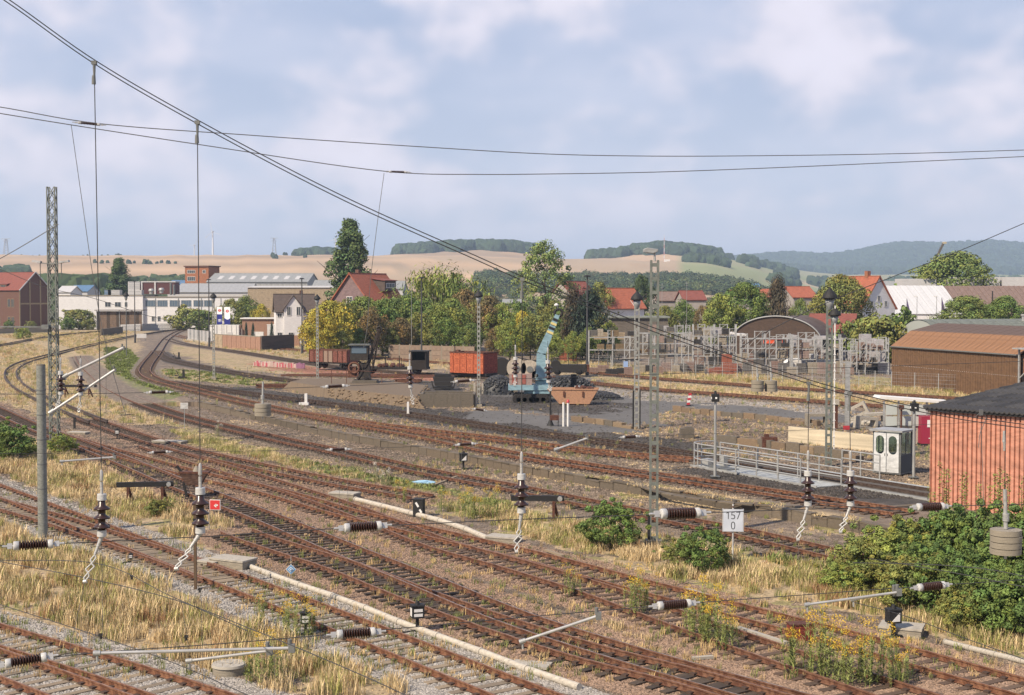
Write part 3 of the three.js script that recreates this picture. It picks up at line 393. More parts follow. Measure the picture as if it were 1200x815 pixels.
{ // tall leafy shoots of the thicket against the shed wall
  const shoot = [1, 2].map(s => { const q = mulberry(900 + s), pos = [], col = []; const st = [];
    for (let k = 0; k < 3; k++) { const bx = (q() - .5) * .5, bz = (q() - .5) * .4, H = 2.2 + q() * 1.2, lx = (q() - .5) * .6; st.push(rod(V(bx, 0, bz), V(bx + lx, H, bz), .018, .006, 5));
      for (let i = 0; i < 90; i++) { const t = .25 + .75 * q(), a = q() * 6.28, r = .06 + .2 * q() * (1.2 - t), x = bx + lx * t + Math.cos(a) * r, y = t * H, z = bz + Math.sin(a) * r, s = .07 + .05 * q(), b = q() * 6.28; const v = .8 + .5 * q(); pos.push(x, y, z, x + Math.cos(b) * s, y + s * .6, z + Math.sin(b) * s, x + Math.cos(b + .9) * s, y + s * .2, z + Math.sin(b + .9) * s); for (let m = 0; m < 3; m++) col.push(v, v, v); } }
    return { l: geo(pos, null, col), s: merge(st) }; });
  [[1112, 634, 1.9], [1128, 636, 1.7], [1167, 640, 1.9], [1182, 642, 1.75], [1198, 640, 1.8], [1148, 638, 1.5], [1096, 640, 1.4]].forEach(([u, v, s], i) => { const o = thing('tall_shoot', 'tall leafy shoot standing up against the orange shed wall', 'plant', G(u, v, 0.3), i, 'leafy shoots before the shed'); part(o, 'stem', shoot[i % 2].s, M.bark); part(o, 'leaves', shoot[i % 2].l, LEAF.lime); o.scale.setScalar(s * 0.56); });
}
/* ---------- grass, weeds, stones ---------- */
function tuft(seed, n, h, sp, w) { const q = mulberry(seed), pos = [], col = [];
  for (let i = 0; i < n; i++) { const a = q() * 6.283, r = Math.sqrt(q()) * sp, x = Math.cos(a) * r, z = Math.sin(a) * r, H = h * (.5 + .7 * q()), b = q() * 6.283, lean = H * (.15 + .45 * q()), dx = Math.cos(b), dz = Math.sin(b), px = -dz * w, pz = dx * w, mx = x + dx * lean * .35, mz = z + dz * lean * .35, ex = x + dx * lean, ez = z + dz * lean, v = .7 + .6 * q();
    pos.push(x - px, 0, z - pz, x + px, 0, z + pz, mx + px * .8, H * .6, mz + pz * .8, x - px, 0, z - pz, mx + px * .8, H * .6, mz + pz * .8, mx - px * .8, H * .6, mz - pz * .8, mx - px * .8, H * .6, mz - pz * .8, mx + px * .8, H * .6, mz + pz * .8, ex, H, ez); for (let k = 0; k < 9; k++) col.push(v, v, v * .95); }
  return geo(pos, null, col); }
const polyW = (p, h) => p.map(([u, v]) => { const g = G(u, Math.max(v, HOR + 28), h); return [g.x, g.z]; });
function scatter(poly, dens, fn) { const xs = poly.map(a => a[0]), zs = poly.map(a => a[1]), x0 = Math.min(...xs), x1 = Math.max(...xs), z0 = Math.min(...zs), z1 = Math.max(...zs), n = (x1 - x0) * (z1 - z0) * dens | 0; for (let i = 0; i < n; i++) { const x = R(x0, x1), z = R(z0, z1); if (inside(poly, x, z)) fn(x, z); } }
function instances(name, label, cat, g, m, list) { // list of [x,y,z,ry,sx,sy,r,g,b]
  const im = new THREE.InstancedMesh(g, m, list.length), o = new THREE.Object3D(), c = new THREE.Color(); im.name = numbered(name); im.userData = { label, category: cat, kind: 'stuff' }; im.castShadow = im.receiveShadow = true;
  list.forEach((a, i) => { o.position.set(a[0], a[1], a[2]); o.rotation.set(a[9] || 0, a[3], 0); o.scale.set(a[4], a[5], a[4]); o.updateMatrix(); im.setMatrixAt(i, o.matrix); im.setColorAt(i, c.setRGB(a[6], a[7], a[8])); }); scene.add(im); return im; }
const grassM = mat(1, 1, 1, 0.9, { vc: 1, side: 1 });
const dry = [], low = [];
function grassArea(p, h, dens, hgt, arr = dry, mix = 0.25) {
  scatter(polyW(p, h), dens, (x, z) => {
    const g = groundAt(x, z); if (g.w > 0.25) return; const a = fbm(x * 0.35, z * 0.35, 3), b = fbm(x * 0.11 + 5, z * 0.11, 2, n2b); if (a + b * 0.6 < -0.16) return;
    const gr = rnd() < mix + b * 0.55 + (a > .35 ? .2 : 0), s = R(.6, 1.25) * (1 + a * .8); const t = R(.75, 1.25), red = !gr && rnd() < 0.06 + (n2(x * .21 + 3, z * .21) > .5 ? .45 : 0);
    const c = gr ? [.27 * t, .26 * t, .085 * t] : red ? [.30 * t, .17 * t, .085 * t] : [.56 * t, .43 * t, .25 * t]; arr.push([x, !h && z < -105 && inside(EDGEPOLY, x, z) ? L1 : h, z, R(0, 6.28), s, s * hgt, ...c]);
  });
}
grassArea([[-120, 505], [0, 515], [60, 522], [140, 548], [230, 590], [300, 622], [290, 640], [235, 640], [110, 600], [0, 556], [-120, 520]], 0, 14, 1.0);
grassArea([[-120, 580], [0, 606], [100, 645], [215, 690], [300, 728], [430, 775], [480, 815], [330, 820], [205, 785], [60, 726], [0, 712], [-120, 690]], 0, 16, 1.1);
grassArea([[0, 395], [160, 389], [125, 410], [105, 425], [118, 452], [165, 478], [210, 498], [160, 498], [100, 490], [40, 485], [0, 468]], 0, 1.6, 1.0);
grassArea([[200, 505], [300, 526], [420, 558], [520, 580], [600, 596], [700, 616], [800, 634], [900, 652], [1010, 674], [1010, 700], [900, 700], [790, 684], [700, 652], [620, 632], [540, 604], [470, 578], [340, 550], [230, 526]], 0, 8, 0.75, dry, 0.5);
grassArea([[560, 600], [650, 612], [760, 638], [860, 662], [960, 684], [940, 708], [800, 678], [700, 648], [620, 630]], 0, 16, 1.0, dry, 0.15);
grassArea([[680, 708], [740, 706], [840, 744], [960, 787], [1080, 826], [960, 846], [880, 800], [780, 760], [700, 730]], 0, 15, 0.8, dry, 0.2);
grassArea([[900, 760], [1000, 778], [1120, 806], [1180, 830], [1000, 830]], 0, 10, 0.9, dry, 0.4);
grassArea([[920, 664], [1010, 665], [1240, 735], [1240, 778], [1150, 756], [1060, 732], [950, 702]], 0, 15, 1.0, dry, 0.3);
grassArea([[600, 537], [760, 562], [900, 584], [1010, 603], [1000, 613], [880, 592], [760, 573], [600, 545]], L1, 5, 0.35, dry, 0.1);
grassArea([[640, 421], [800, 433], [1000, 453], [1200, 463], [1200, 470], [1000, 462], [800, 446], [640, 431]], L1, 3.0, 1.1, dry, 0.35);
grassArea([[660, 444], [760, 449], [900, 460], [1100, 473], [1100, 479], [920, 472], [780, 459], [660, 450]], L1, 2.2, 0.7, dry, 0.3);
grassArea([[214, 398], [330, 404], [480, 420], [620, 430], [620, 437], [480, 432], [330, 420], [214, 406]], L1, 1.0, 0.9);
instances('dry_grass', 'tall straw coloured dry grass growing between the tracks', 'grass', tuft(1, 24, 0.36, 0.22, 0.0085), grassM, dry);
grassArea([[122, 410], [150, 412], [162, 426], [166, 440], [184, 452], [206, 468], [186, 476], [150, 462], [126, 440]], 0, 3.4, 0.7, low, 2);
grassArea([[340, 538], [420, 554], [560, 582], [600, 592], [560, 594], [440, 570], [350, 550]], 0, 3.2, 0.6, low, 0.9);
grassArea([[176, 432], [260, 436], [340, 448], [340, 456], [240, 448], [186, 442]], L1, 1.6, 0.6, low, 0.9);
grassArea([[860, 640], [960, 662], [1000, 680], [930, 668]], 0, 9, 0.8, low, 2);
for (const a of low) { const t = R(.8, 1.25); a[6] = .14 * t; a[7] = .17 * t; a[8] = .045 * t; }
instances('green_ground_cover', 'low green weeds spreading over the gravel', 'weeds', tuft(2, 22, 0.3, 0.3, 0.03), grassM, low);
{ // loose weed tufts all over the yard gravel
  const l = []; for (let i = 0; i < 11000; i++) { const u = R(-20, 1220), v = rnd() < .5 ? R(430, 560) : R(430, 800), h = v < 540 ? L1 : 0, p = G(u, v, h); const g = groundAt(p.x, p.z); if (g.kind === 'asphalt' || g.kind === 'dark' && rnd() < .8 || h && p.z > -60) continue; if (v > 470 && v < 620 && h === 0 && p.z < -100) continue; const inY = inside(EDGEPOLY, p.x, p.z); if (inY !== (h > 0)) continue; const t = R(.7, 1.3), gr = rnd() < .45; l.push([p.x, h, p.z, R(0, 6.28), R(.4, 1), R(.3, .8), ...(gr ? [.16 * t, .18 * t, .05 * t] : [.46 * t, .33 * t, .16 * t])]); }
  instances('gravel_weeds', 'small weed tufts sprouting from the yard gravel', 'weeds', tuft(3, 14, 0.4, 0.18, 0.012), grassM, l);
}
{ // crushed stone of the beds
  const g0 = new THREE.IcosahedronGeometry(1, 0), p = g0.attributes.position; const q = mulberry(5), mm = new Map(); for (let i = 0; i < p.count; i++) { const k = [p.getX(i), p.getY(i), p.getZ(i)].map(v => v.toFixed(2)).join(); if (!mm.has(k)) mm.set(k, .7 + .5 * q()); const s = mm.get(k); p.setXYZ(i, p.getX(i) * s, p.getY(i) * s * .75, p.getZ(i) * s); } g0.computeVertexNormals();
  const l = []; for (let i = 0; i < 420000; i++) { const v = 455 + 400 * Math.pow(rnd(), 0.75), u = R(-60, 1260), a = G(u, v, 0); if (a.z < -105) continue; const g = groundAt(a.x, a.z); const w = g.w; if (rnd() > (w > .15 ? 1 : g.kind === 'gravel' || g.kind === 'soil' ? .5 : .05)) continue; if (inside(EDGEPOLY, a.x, a.z)) continue; const s = R(.022, .05) * (w > .2 ? 1.1 : .8), t = R(.6, 1.55), c = w > .2 ? TONES[g.tone || 2] : g.c; l.push([a.x, s * .2, a.z, R(0, 6.28), s, s, c[0] * t, c[1] * t, c[2] * t]); }
  instances('ballast_stones', 'crushed stone ballast lying between and around the rails', 'ballast', flat(g0), mat(1, 1, 1, 0.95), l); console.log('stones', l.length, 'grass', dry.length);
}
{ // loose clods and stones over the yard gravel farther off
  const g0 = flat(new THREE.OctahedronGeometry(1, 0)), l = []; for (let i = 0; i < 230000; i++) { const v = 436 + 170 * Math.pow(rnd(), .8), u = R(-20, 1220), b = G(u, v, 0), inY = inside(EDGEPOLY, b.x, b.z), a = inY ? G(u, v, L1) : b; if (a.z > -72 || a.z < -205) continue; const g = groundAt(a.x, a.z); if (g.kind === 'asphalt' && rnd() < .93 || g.kind === 'dark' && rnd() < .5 || !inside(EDGEPOLY, a.x, a.z) === inY) continue; const s = R(.04, .105), t = R(.5, 1.3); l.push([a.x, (inY ? L1 : 0) + s * .1, a.z, R(0, 6.28), s, s * .7, g.c[0] * t, g.c[1] * t, g.c[2] * t]); }
  instances('yard_stones', 'loose stones and clods scattered over the yard gravel', 'gravel', g0, mat(1, 1, 1, 0.95), l);
}
// goldenrod and other tall weeds
{
  const weed = [1, 2, 3].map(s => { const q = mulberry(700 + s), st = [], lp = [], lc = [], fp = [], fc = [];
    for (let k = 0; k < 9; k++) { const bx = (q() - .5) * .8, bz = (q() - .5) * .6, H = .7 + q() * .6, lx = (q() - .5) * .3, lz = (q() - .5) * .3; st.push(rod(V(bx, 0, bz), V(bx + lx, H, bz + lz), .008, .004, 4));
      for (let i = 0; i < 46; i++) { const t = .08 + .82 * q(), a = q() * 6.28, L = .10 + .07 * q(), x = bx + lx * t, y = t * H, z = bz + lz * t, v = .75 + .5 * q(), ux = Math.cos(a), uz = Math.sin(a); lp.push(x - uz * .014, y, z + ux * .014, x + uz * .014, y, z - ux * .014, x + ux * L, y + L * .5, z + uz * L); for (let m = 0; m < 3; m++) lc.push(v, v, v); }
      if (q() < .7) for (let i = 0; i < 60; i++) { const a = q() * 6.28, r = .11 * Math.sqrt(q()), x = bx + lx + Math.cos(a) * r, y = H - .04 + q() * .2, z = bz + lz + Math.sin(a) * r, s = .022, b = q() * 6.28, v = .8 + .4 * q(); fp.push(x, y, z, x + s * Math.cos(b), y + s, z + s * Math.sin(b), x - s * Math.sin(b), y + s * .3, z + s * Math.cos(b)); for (let m = 0; m < 3; m++) fc.push(v, v, v); } }
    return { s: merge(st), l: geo(lp, null, lc), f: geo(fp, null, fc) }; });
  const flower = leafMat(.52, .34, .02), wl = leafMat(.23, .26, .075);
  [[552, 608, 1], [574, 607, 1.1], [543, 603, .9], [470, 590, .8], [520, 600, .8], [745, 722, 1.1], [756, 715, .9], [673, 700, .8], [826, 752, 1.3], [838, 756, 1.2], [815, 746, 1], [850, 764, 1], [936, 790, 1.2], [952, 794, 1.3], [968, 792, 1.1], [1008, 806, 1.3], [1022, 800, 1.1], [990, 802, 1], [1046, 806, .9], [350, 752, 1], [338, 746, .9], [366, 744, .8], [310, 732, .8], [320, 805, 1], [300, 800, .9], [1060, 800, .9]].forEach(([u, v, s], i) => { const o = thing('goldenrod', 'clump of tall goldenrod weed with yellow flower heads beside the rails', 'weed', G(u, v, 0), i * 1.7, 'goldenrod clumps along the tracks'), k = weed[i % 3]; part(o, 'stem', k.s, wl); part(o, 'leaves', k.l, wl); part(o, 'flower_heads', k.f, flower); o.scale.setScalar(s * 1.15); });
  const wild = leafMat(.30, .29, .15); // pale seed heads
  [[440, 566, .9], [450, 570, .8], [255, 512, .9]].forEach(([u, v, s], i) => { const o = thing('pale_weed', 'clump of pale white flowering weed between two rusty tracks', 'weed', G(u, v, 0), i * 2.1, 'pale flowering weeds'), k = weed[i % 3]; part(o, 'stem', k.s, wild); part(o, 'leaves', k.l, wild); part(o, 'flower_heads', k.f, mat(.6, .58, .5, .9, { vc: 1, side: 1 })); o.scale.setScalar(s); });
}
// far woods: crowns too far to tell apart
{
  const g0 = flat(new THREE.IcosahedronGeometry(1, 1)), p = g0.attributes.position, g = []; { const mm = new Map(), q = mulberry(6); for (let i = 0; i < p.count; i++) { const k = [p.getX(i), p.getY(i), p.getZ(i)].map(v => v.toFixed(2)).join(); if (!mm.has(k)) mm.set(k, .72 + .5 * q()); const s = mm.get(k); p.setXYZ(i, p.getX(i) * s, p.getY(i) * s, p.getZ(i) * s); } g0.computeVertexNormals(); }
  const woods = [], town = [];
  const addW = (u, d, s, arr, c) => { const x = (u - 600) / F * d, h = Math.max(ridgeH((u - 600) / F, d), 0), t = R(.7, 1.3); arr.push([x, h + s * .55, -d, R(0, 6.28), s * R(.8, 1.2), s * R(.8, 1.25), c[0] * t, c[1] * t, c[2] * t]); };
  const wc = [.035, .058, .026];
  for (let i = 0; i < 3800; i++) { const u = R(466, 632), d = R(2560, 2900); if (d < 2600 + 60 * n2(u * .02, 3)) continue; addW(u, d, R(7, 12), woods, wc); }
  for (let i = 0; i < 60; i++) addW(R(380, 400), R(2450, 2600), R(7, 11), woods, wc);
  for (let i = 0; i < 120; i++) addW(R(345, 395), R(2380, 2560), R(6, 10), woods, wc);
  for (let i = 0; i < 4200; i++) { const u = R(690, 842), d = R(2430, 2800); if (d < 2440 + 130 * Math.abs(u - 790) / 90 + 50 * n2(u * .03, 1)) continue; addW(u, d, R(6.5, 11), woods, wc); }
  for (let i = 0; i < 160; i++) addW(R(806, 850), R(2000, 2080), R(5, 8), woods, wc);
  for (let i = 0; i < 26000; i++) { const u = R(820, 1420), d = R(4700, 6900); addW(u, d, R(13, 22), woods, wc); }
  for (let i = 0; i < 3000; i++) { const u = R(-250, 820), d = R(5600, 6800); addW(u, d, R(13, 22), woods, wc); }
  for (let i = 0; i < 420; i++) { const u = R(838, 1200), d = R(2300, 2900); if (n2(u * .02, d * .002) > .05) addW(u, d, R(6, 10), woods, wc); }
  for (let i = 0; i < 900; i++) { const u = R(905, 1250), d = R(1500, 2000); if (n2(u * .012, 8 + d * .001) > -.1) addW(u, d, R(5, 9), woods, wc); }
  for (let i = 0; i < 16; i++) addW(R(108, 215), R(1690, 1730), R(2, 4), woods, wc); for (let i = 0; i < 10; i++) addW(R(20, 160), R(2400, 2460), R(1.6, 2.6), woods, wc); for (let i = 0; i < 14; i++) addW(R(310, 400), R(1900, 2300), R(3, 6), woods, wc);
  for (let i = 0; i < 240; i++) addW(R(-60, 30), R(1250, 1350), R(6, 9), woods, wc);
  for (let i = 0; i < 420; i++) addW(R(45, 118), R(700, 780), R(7.5, 12), woods, [.045, .07, .028]);
  for (let i = 0; i < 260; i++) addW(R(150, 225), R(900, 1000), R(6, 10.5), woods, [.045, .07, .028]);
  const tc = [[.07, .10, .032], [.10, .12, .04], [.055, .085, .03], [.12, .11, .045]];
  for (let i = 0; i < 3000; i++) { const u = R(440, 1260), d = R(420, 1150); if (n2(u * .02 + 9, d * .004) < -.15) continue; addW(u, d, R(2.4, 4.8), town, tc[(rnd() * 4) | 0]); }
  for (let i = 0; i < 900; i++) { const u = R(560, 1000), d = R(1100, 1400); addW(u, d, R(4, 7), town, tc[(rnd() * 3) | 0]); }
  for (let i = 0; i < 260; i++) { const u = R(-100, 330), d = R(520, 650); addW(u, d, R(2, 3.4), town, tc[(rnd() * 4) | 0]); }
  instances('far_woods', 'blue hazy woods covering the hills and field edges', 'woods', g0, mat(1, 1, 1, 1), woods);
  // town trees get a leafier clump
  const cl = crown(990, { h: 1.3, base: -0.7, env: t => 0.85 * ell(t), clumps: 26, per: 14, leaf: 0.19, cr: 0.34 });
  instances('town_trees', 'mass of garden trees between the far roofs of the town', 'woods', cl, grassM, town);
}
console.log('vegetation done');

/* ---------- buildings ---------- */
const roofRed = mat(.25, .078, .058, .85, { map: grime }), roofOrange = mat(.40, .125, .07, .85, { map: grime }), roofDark = mat(.11, .085, .075, .85, { map: grime }), roofBrown = mat(.24, .17, .145, .85, { map: grime }), roofGrey = mat(.34, .36, .37, .7, { map: grime });
const wallW = mat(.72, .72, .73, .9, { map: soft }), wallMauve = mat(.24, .17, .18, .9, { map: grime }), wallTan = mat(.42, .34, .24, .9, { map: grime }), brick = mat(.18, .098, .078, .92, { map: stainT }), brickSalmon = mat(.42, .26, .20, .92, { map: stainT }), brickOrange = mat(.36, .15, .08, .9, { map: grime }), trim = mat(.40, .31, .19, .9, { map: grime }), greyMetal = mat(.40, .42, .44, .55, { map: grime }), blueRoof = mat(.12, .24, .42, .6, { map: grime }), darkRed = mat(.085, .03, .028, .8), palePanel = mat(.52, .52, .525, .75, { map: soft });
// a window: frame standing 4 cm proud of the wall plane, its pane set back in it
function win(parent, x, y, z, w, h, face, fm = M.white, gm = M.glass, mull = 1) { // face: turn of the wall normal about y (0 = +z)
  const f = .09, g = [box(w, f, .08, 0, 0, .04), box(w, f, .08, 0, h - f, .04), box(f, h - 2 * f, .08, -w / 2 + f / 2, f, .04), box(f, h - 2 * f, .08, w / 2 - f / 2, f, .04)];
  for (let i = 1; i <= mull; i++) g.push(box(.06, h - 2 * f, .06, -w / 2 + w * i / (mull + 1), f, .03));
  const o = part(parent, 'window', g, fm); o.position.set(x, y, z); o.rotation.y = face; part(o, 'pane', box(w - .12, h - .12, .02, 0, .06, .012), gm); return o;
}
// gabled house: ridge along local x, length L (x), width W (z)
function gable(o, L, W, hw, hr, wallM, roofM, over = .35, th = .18, gableM) {
  part(o, 'wall', [box(L, hw, W)], wallM);
  const tri = s => { const g = prism([[-W / 2, 0], [W / 2, 0], [0, hr - hw]], .2); g.rotateY(Math.PI / 2); return g.translate(s * L / 2 - .1 + (s < 0 ? .0 : .0), hw, 0); };
  part(o, 'gable', [tri(-1).translate(.1, 0, 0), tri(1).translate(-.1, 0, 0)], gableM || wallM);
  const sl = Math.hypot(W / 2 + over, (hr - hw) * (W / 2 + over) / (W / 2)), an = Math.atan2(hr - hw, W / 2), rise = (hr - hw) / (W / 2), g = [];
  for (const s of [-1, 1]) g.push(box(L + over * 2, th, sl, 0, 0, 0).translate(0, 0, s * sl / 2).rotateX(s * an).translate(0, hr + .03, 0));
  const r = part(o, 'roof', g, roofM); part(r, 'ridge_cap', box(L + over * 2 + .02, .16, .4, 0, hr + th * .8, 0), roofM); return r;
}
const at = (u, v, d) => D(u, v, d), base = (u, d) => { const p = D(u, HOR, d); p.y = d < 440 ? L1 : landH(p.x, p.z); return p; };
const px = (n, d) => n * d / F;                      // how long n photo pixels are at distance d
{ // brick house with red roof, left edge
  const d = 436, p = base(17, d), hw = D(20, 340, d).y - L1, hr = D(40, 320, d).y - L1, o = thing('brick_house', 'red brick house with red tiled roof and tan gable trim', 'house', p.clone().add(V(-px(20, d) * .3, 0, -5)), -0.5);
  const L = 17.2, W = 12.4; gable(o, L, W, hw, hr, brick, roofRed);
  // the trimmed gable end looks to +x
  const g = []; for (const z of [-6.05, -2.1, 2.1, 6.05]) g.push(box(.12, z * z > 9 ? hw : hw + 3, .45, L / 2 + .06, 0, z)); g.push(box(.13, .5, 12.3, L / 2 + .065, hw * .62, 0)); part(o, 'gable_trim', g, trim);
  const e = V(L / 2 + .3, hw, 0); part(o, 'verge_board', [bar(V(L / 2 + .42, hw - .2, W / 2 + .4), V(L / 2 + .42, hr + .3, 0), .16, .3), bar(V(L / 2 + .42, hw - .2, -W / 2 - .4), V(L / 2 + .42, hr + .3, 0), .16, .3)], M.capWhite);
  for (const x of [-6.1, -1.3, 4.8]) for (const y of [1.0, hw * .55]) { win(o, x - .75, y, W / 2, 1.25, 2.6, 0, trim); win(o, x + .85, y, W / 2, 1.25, 2.6, 0, trim); }
  const dm = part(o, 'dormer', [box(3.2, 1.2, 1.6, .6, hw + .6, W / 2 - 1.6)], brick); part(dm, 'dormer_roof', box(3.8, .15, 2.6, .6, hw + 1.9, W / 2 - 1.9, 0, .2), roofRed); win(o, .6, hw + .8, W / 2 - .8, 2.2, .8, 0, trim, M.glass, 2);
}
{ // white factory: long flat hall
  const d = 425, a = D(68, 347, d), b = D(282, 347, d), h = a.y - L1, w = b.x - a.x, o = thing('white_factory', 'long white flat roofed factory hall with a band of windows', 'factory', V((a.x + b.x) / 2, L1, -d - 9));
  const x0 = -w / 2, xm = D(167, 347, d).x - (a.x + b.x) / 2, rest = w / 2 - xm;
  part(o, 'wall', [box(xm - x0, h, 18, (xm + x0) / 2, 0, 0), box(rest, h - .5, 17, xm + rest / 2, 0, -.5)], wallW);
  part(o, 'roof_edge', [box(xm - x0 + .3, .25, 18.3, (xm + x0) / 2, h, 0), box(rest, .3, 17.3, xm + rest / 2 + .1, h - .5, -.5)], M.conc);
  const X = u => D(u, 347, d).x - (a.x + b.x) / 2, Y = v => D(200, v, d).y - L1;
  for (const [u0, u1] of [[122.5, 129.5], [134, 141.5], [145.5, 149]]) win(o, (X(u0) + X(u1)) / 2, Y(360), 9, X(u1) - X(u0), px(6, d), 0, M.white);
  for (const [u0, u1] of [[169, 182], [183, 195], [197.5, 209.5], [211, 223], [225.5, 237], [238, 249]]) win(o, (X(u0) + X(u1)) / 2, Y(359.6), 8, X(u1) - X(u0), px(7.6, d), 0, greyMetal, M.glassBlue, 3);
  for (let u = 178; u < 250; u += 7) win(o, X(u), Y(377), 8, px(4, d), px(6.5, d), 0, M.white);
  for (const u of [183, 210, 237, 260]) part(o, 'downpipe', box(.12, h - .6, .12, X(u) - .6, 0, 8.1), greyMetal);
  win(o, X(79), Y(369), 9, px(8, d), px(6, d), 0, M.white, M.glass, 2);
}
const plankM = mat(.20, .14, .10, .9, { map: grime });
{ // timber storage shed in front of the factory
  const d = 404, a = D(115, 364, d), b = D(168, 364, d), o = thing('timber_shed', 'open timber shed with flat roof in front of the white factory', 'shed', V((a.x + b.x) / 2, L1, -d)), w = b.x - a.x, h = a.y - L1; const n = 14;
  for (let i = 0; i < n; i++) part(o, 'plank', box(w / n - .03, h - .2, .1, -w / 2 + w * (i + .5) / n, 0, 1.5), i % 3 ? plankM : M.bark); part(o, 'roof', box(w + .8, .18, 5, 0, h, 0), roofDark); for (const x of [-w / 2, 0, w / 2]) part(o, 'post', box(.14, h, .14, x, 0, 1.75), greyMetal);
}
// plant on the factory roof
[[121, 341, 430, 8, 5, blueRoof, 'blue roof plant box on the white factory'], [128, 341, 430, 14, 5, palePanel, 'pale grey ventilation box on the factory roof beside the blue one'], [153, 341, 430, 16, 10, palePanel, 'large louvred ventilation unit on the factory roof'], [152, 331, 435, 14, 7, palePanel, 'upper grey cooling unit on the factory roof']].forEach(([u, v, d, w, h, m, l]) => { const p = D(u, v, d), o = thing('roof_unit', l, 'ventilation', V(p.x, p.y - px(h, d), -d - 6)); const W = px(w, d), H = px(h + 4, d); part(o, 'housing', box(W, H, 3, 0, -.8, 0), m); for (let i = 0; i < 4; i++) part(o, 'louvre', box(W * .9, .1, .1, 0, .1 + i * H * .2, 1.52), greyMetal); });
{ const d = 437, a = D(164, 330, d), b = D(203, 330, d), o = thing('dark_roof_hall', 'dark red plant room with pale frame on the factory roof', 'plant room', V((a.x + b.x) / 2, a.y - px(15, d), -d - 5)), w = b.x - a.x, h = px(14, d); part(o, 'wall', box(w, h, 6), darkRed); part(o, 'frame', [box(w + .4, .35, 6.4, 0, h, 0), box(.5, h, .3, -w * .1, 0, 3.1), box(.4, h, .3, -w / 2, 0, 3.1)], palePanel); }
[[172, 339], [184, 338]].forEach(([u, v]) => { const d = 427, p = D(u, v, d), o = thing('roof_fan', 'round silver roof fan on the factory roof', 'ventilation', V(p.x, p.y - 1.3, -d - 5), 0, 'roof fans'); part(o, 'hood', lathe([[0, 1.5], [.7, 1.4], [.9, .7], [.6, .5]]), M.galv); part(o, 'stack', cyl(.6, .6, .7, 0, -.2, 0, 12), M.galv); });
{ const d = 427, p = D(198, 328, d), o = thing('roof_chimney', 'dark steel double flue on the factory roof', 'flue', V(p.x, D(198, 346, d).y, -d - 4)); for (const x of [-.5, .5]) part(o, 'flue', cyl(.35, .35, x < 0 ? 3.7 : 3.2, x, 0, 0, 10), M.galvDark); }
{ // brick tower
  const d = 520, a = D(218, 313, d), b = D(257, 313, d), o = thing('brick_tower', 'orange brick stair tower with flat roof above the grey halls', 'tower', base(237, d), -0.35), w = (b.x - a.x) * .86, h = a.y - base(237, d).y; part(o, 'wall', box(w * .95, h, w * .7), brickOrange); part(o, 'roof_slab', box(w * 1.02, .4, w * .78, 0, h, 0), brick);
  win(o, -w * .22, h - 2.4, w * .35, 3.4, 1.2, 0, M.white, M.glass, 3); win(o, -w * .22, h - 5.2, w * .35, 3.4, 1.6, 0, M.white, M.glass, 3); win(o, w * .3, h - 2.4, w * .35, 1.4, 1.2, 0, M.white); }
// grey industrial halls behind
function hall(name, label, u0, u1, vRidge, vEave, d, W, wm, rm, turn = 0) { const a = D(u0, vEave, d), b = D(u1, vEave, d), g = base((u0 + u1) / 2, d), o = thing(name, label, 'hall', V((a.x + b.x) / 2, g.y, -d - W / 2), turn), hw = a.y - g.y, hr = D(u0, vRidge, d).y - g.y; gable(o, b.x - a.x, W, hw, Math.max(hr, hw + .3), wm, rm, .3, .2); return o; }
{ const o = hall('grey_hall', 'long grey metal hall with skylight strips on its roof', 242, 360, 320.5, 331, 500, 30, greyMetal, roofGrey); const L = px(118, 500), hw = D(242, 331, 500).y, hr = D(242, 320.5, 500).y, an = Math.atan2(hr - hw, 15); for (let i = 0; i < 8; i++) part(o, 'skylight', box(1.6, .12, 6, -L / 2 + L * (i + .9) / 9, 0, 0).translate(0, .15, 8).rotateX(an).translate(0, hr - o.position.y, 0), palePanel); win(o, -L * .36, hw - 4, 15, 6, 2.2, 0, M.white, M.glassBlue, 3); }
hall('tan_hall', 'tan windowless hall in front of the grey skylight hall', 290, 392, 336, 337.5, 430, 24, wallTan, palePanel);
hall('pale_blue_hall', 'low pale blue grey hall beside the brick tower', 205, 292, 333, 343, 470, 20, palePanel, greyMetal);
hall('small_grey_hall', 'small grey gabled hall behind the white house', 366, 390, 329, 337, 480, 16, greyMetal, roofGrey);
hall('grey_shed', 'grey roofed shed behind the red roofed house', 444, 472, 330, 339, 430, 16, palePanel, roofGrey);
hall('blue_hall', 'blue roofed hall beside the grove of trees', 80, 102, 335, 342, 520, 16, palePanel, blueRoof); hall('white_hall', 'white gabled hall among the factory roofs', 66, 82, 336, 343, 500, 14, wallW, palePanel); hall('blue_hall', 'low blue hall behind the flat factory roofs', 196, 220, 329, 334, 640, 20, palePanel, blueRoof);
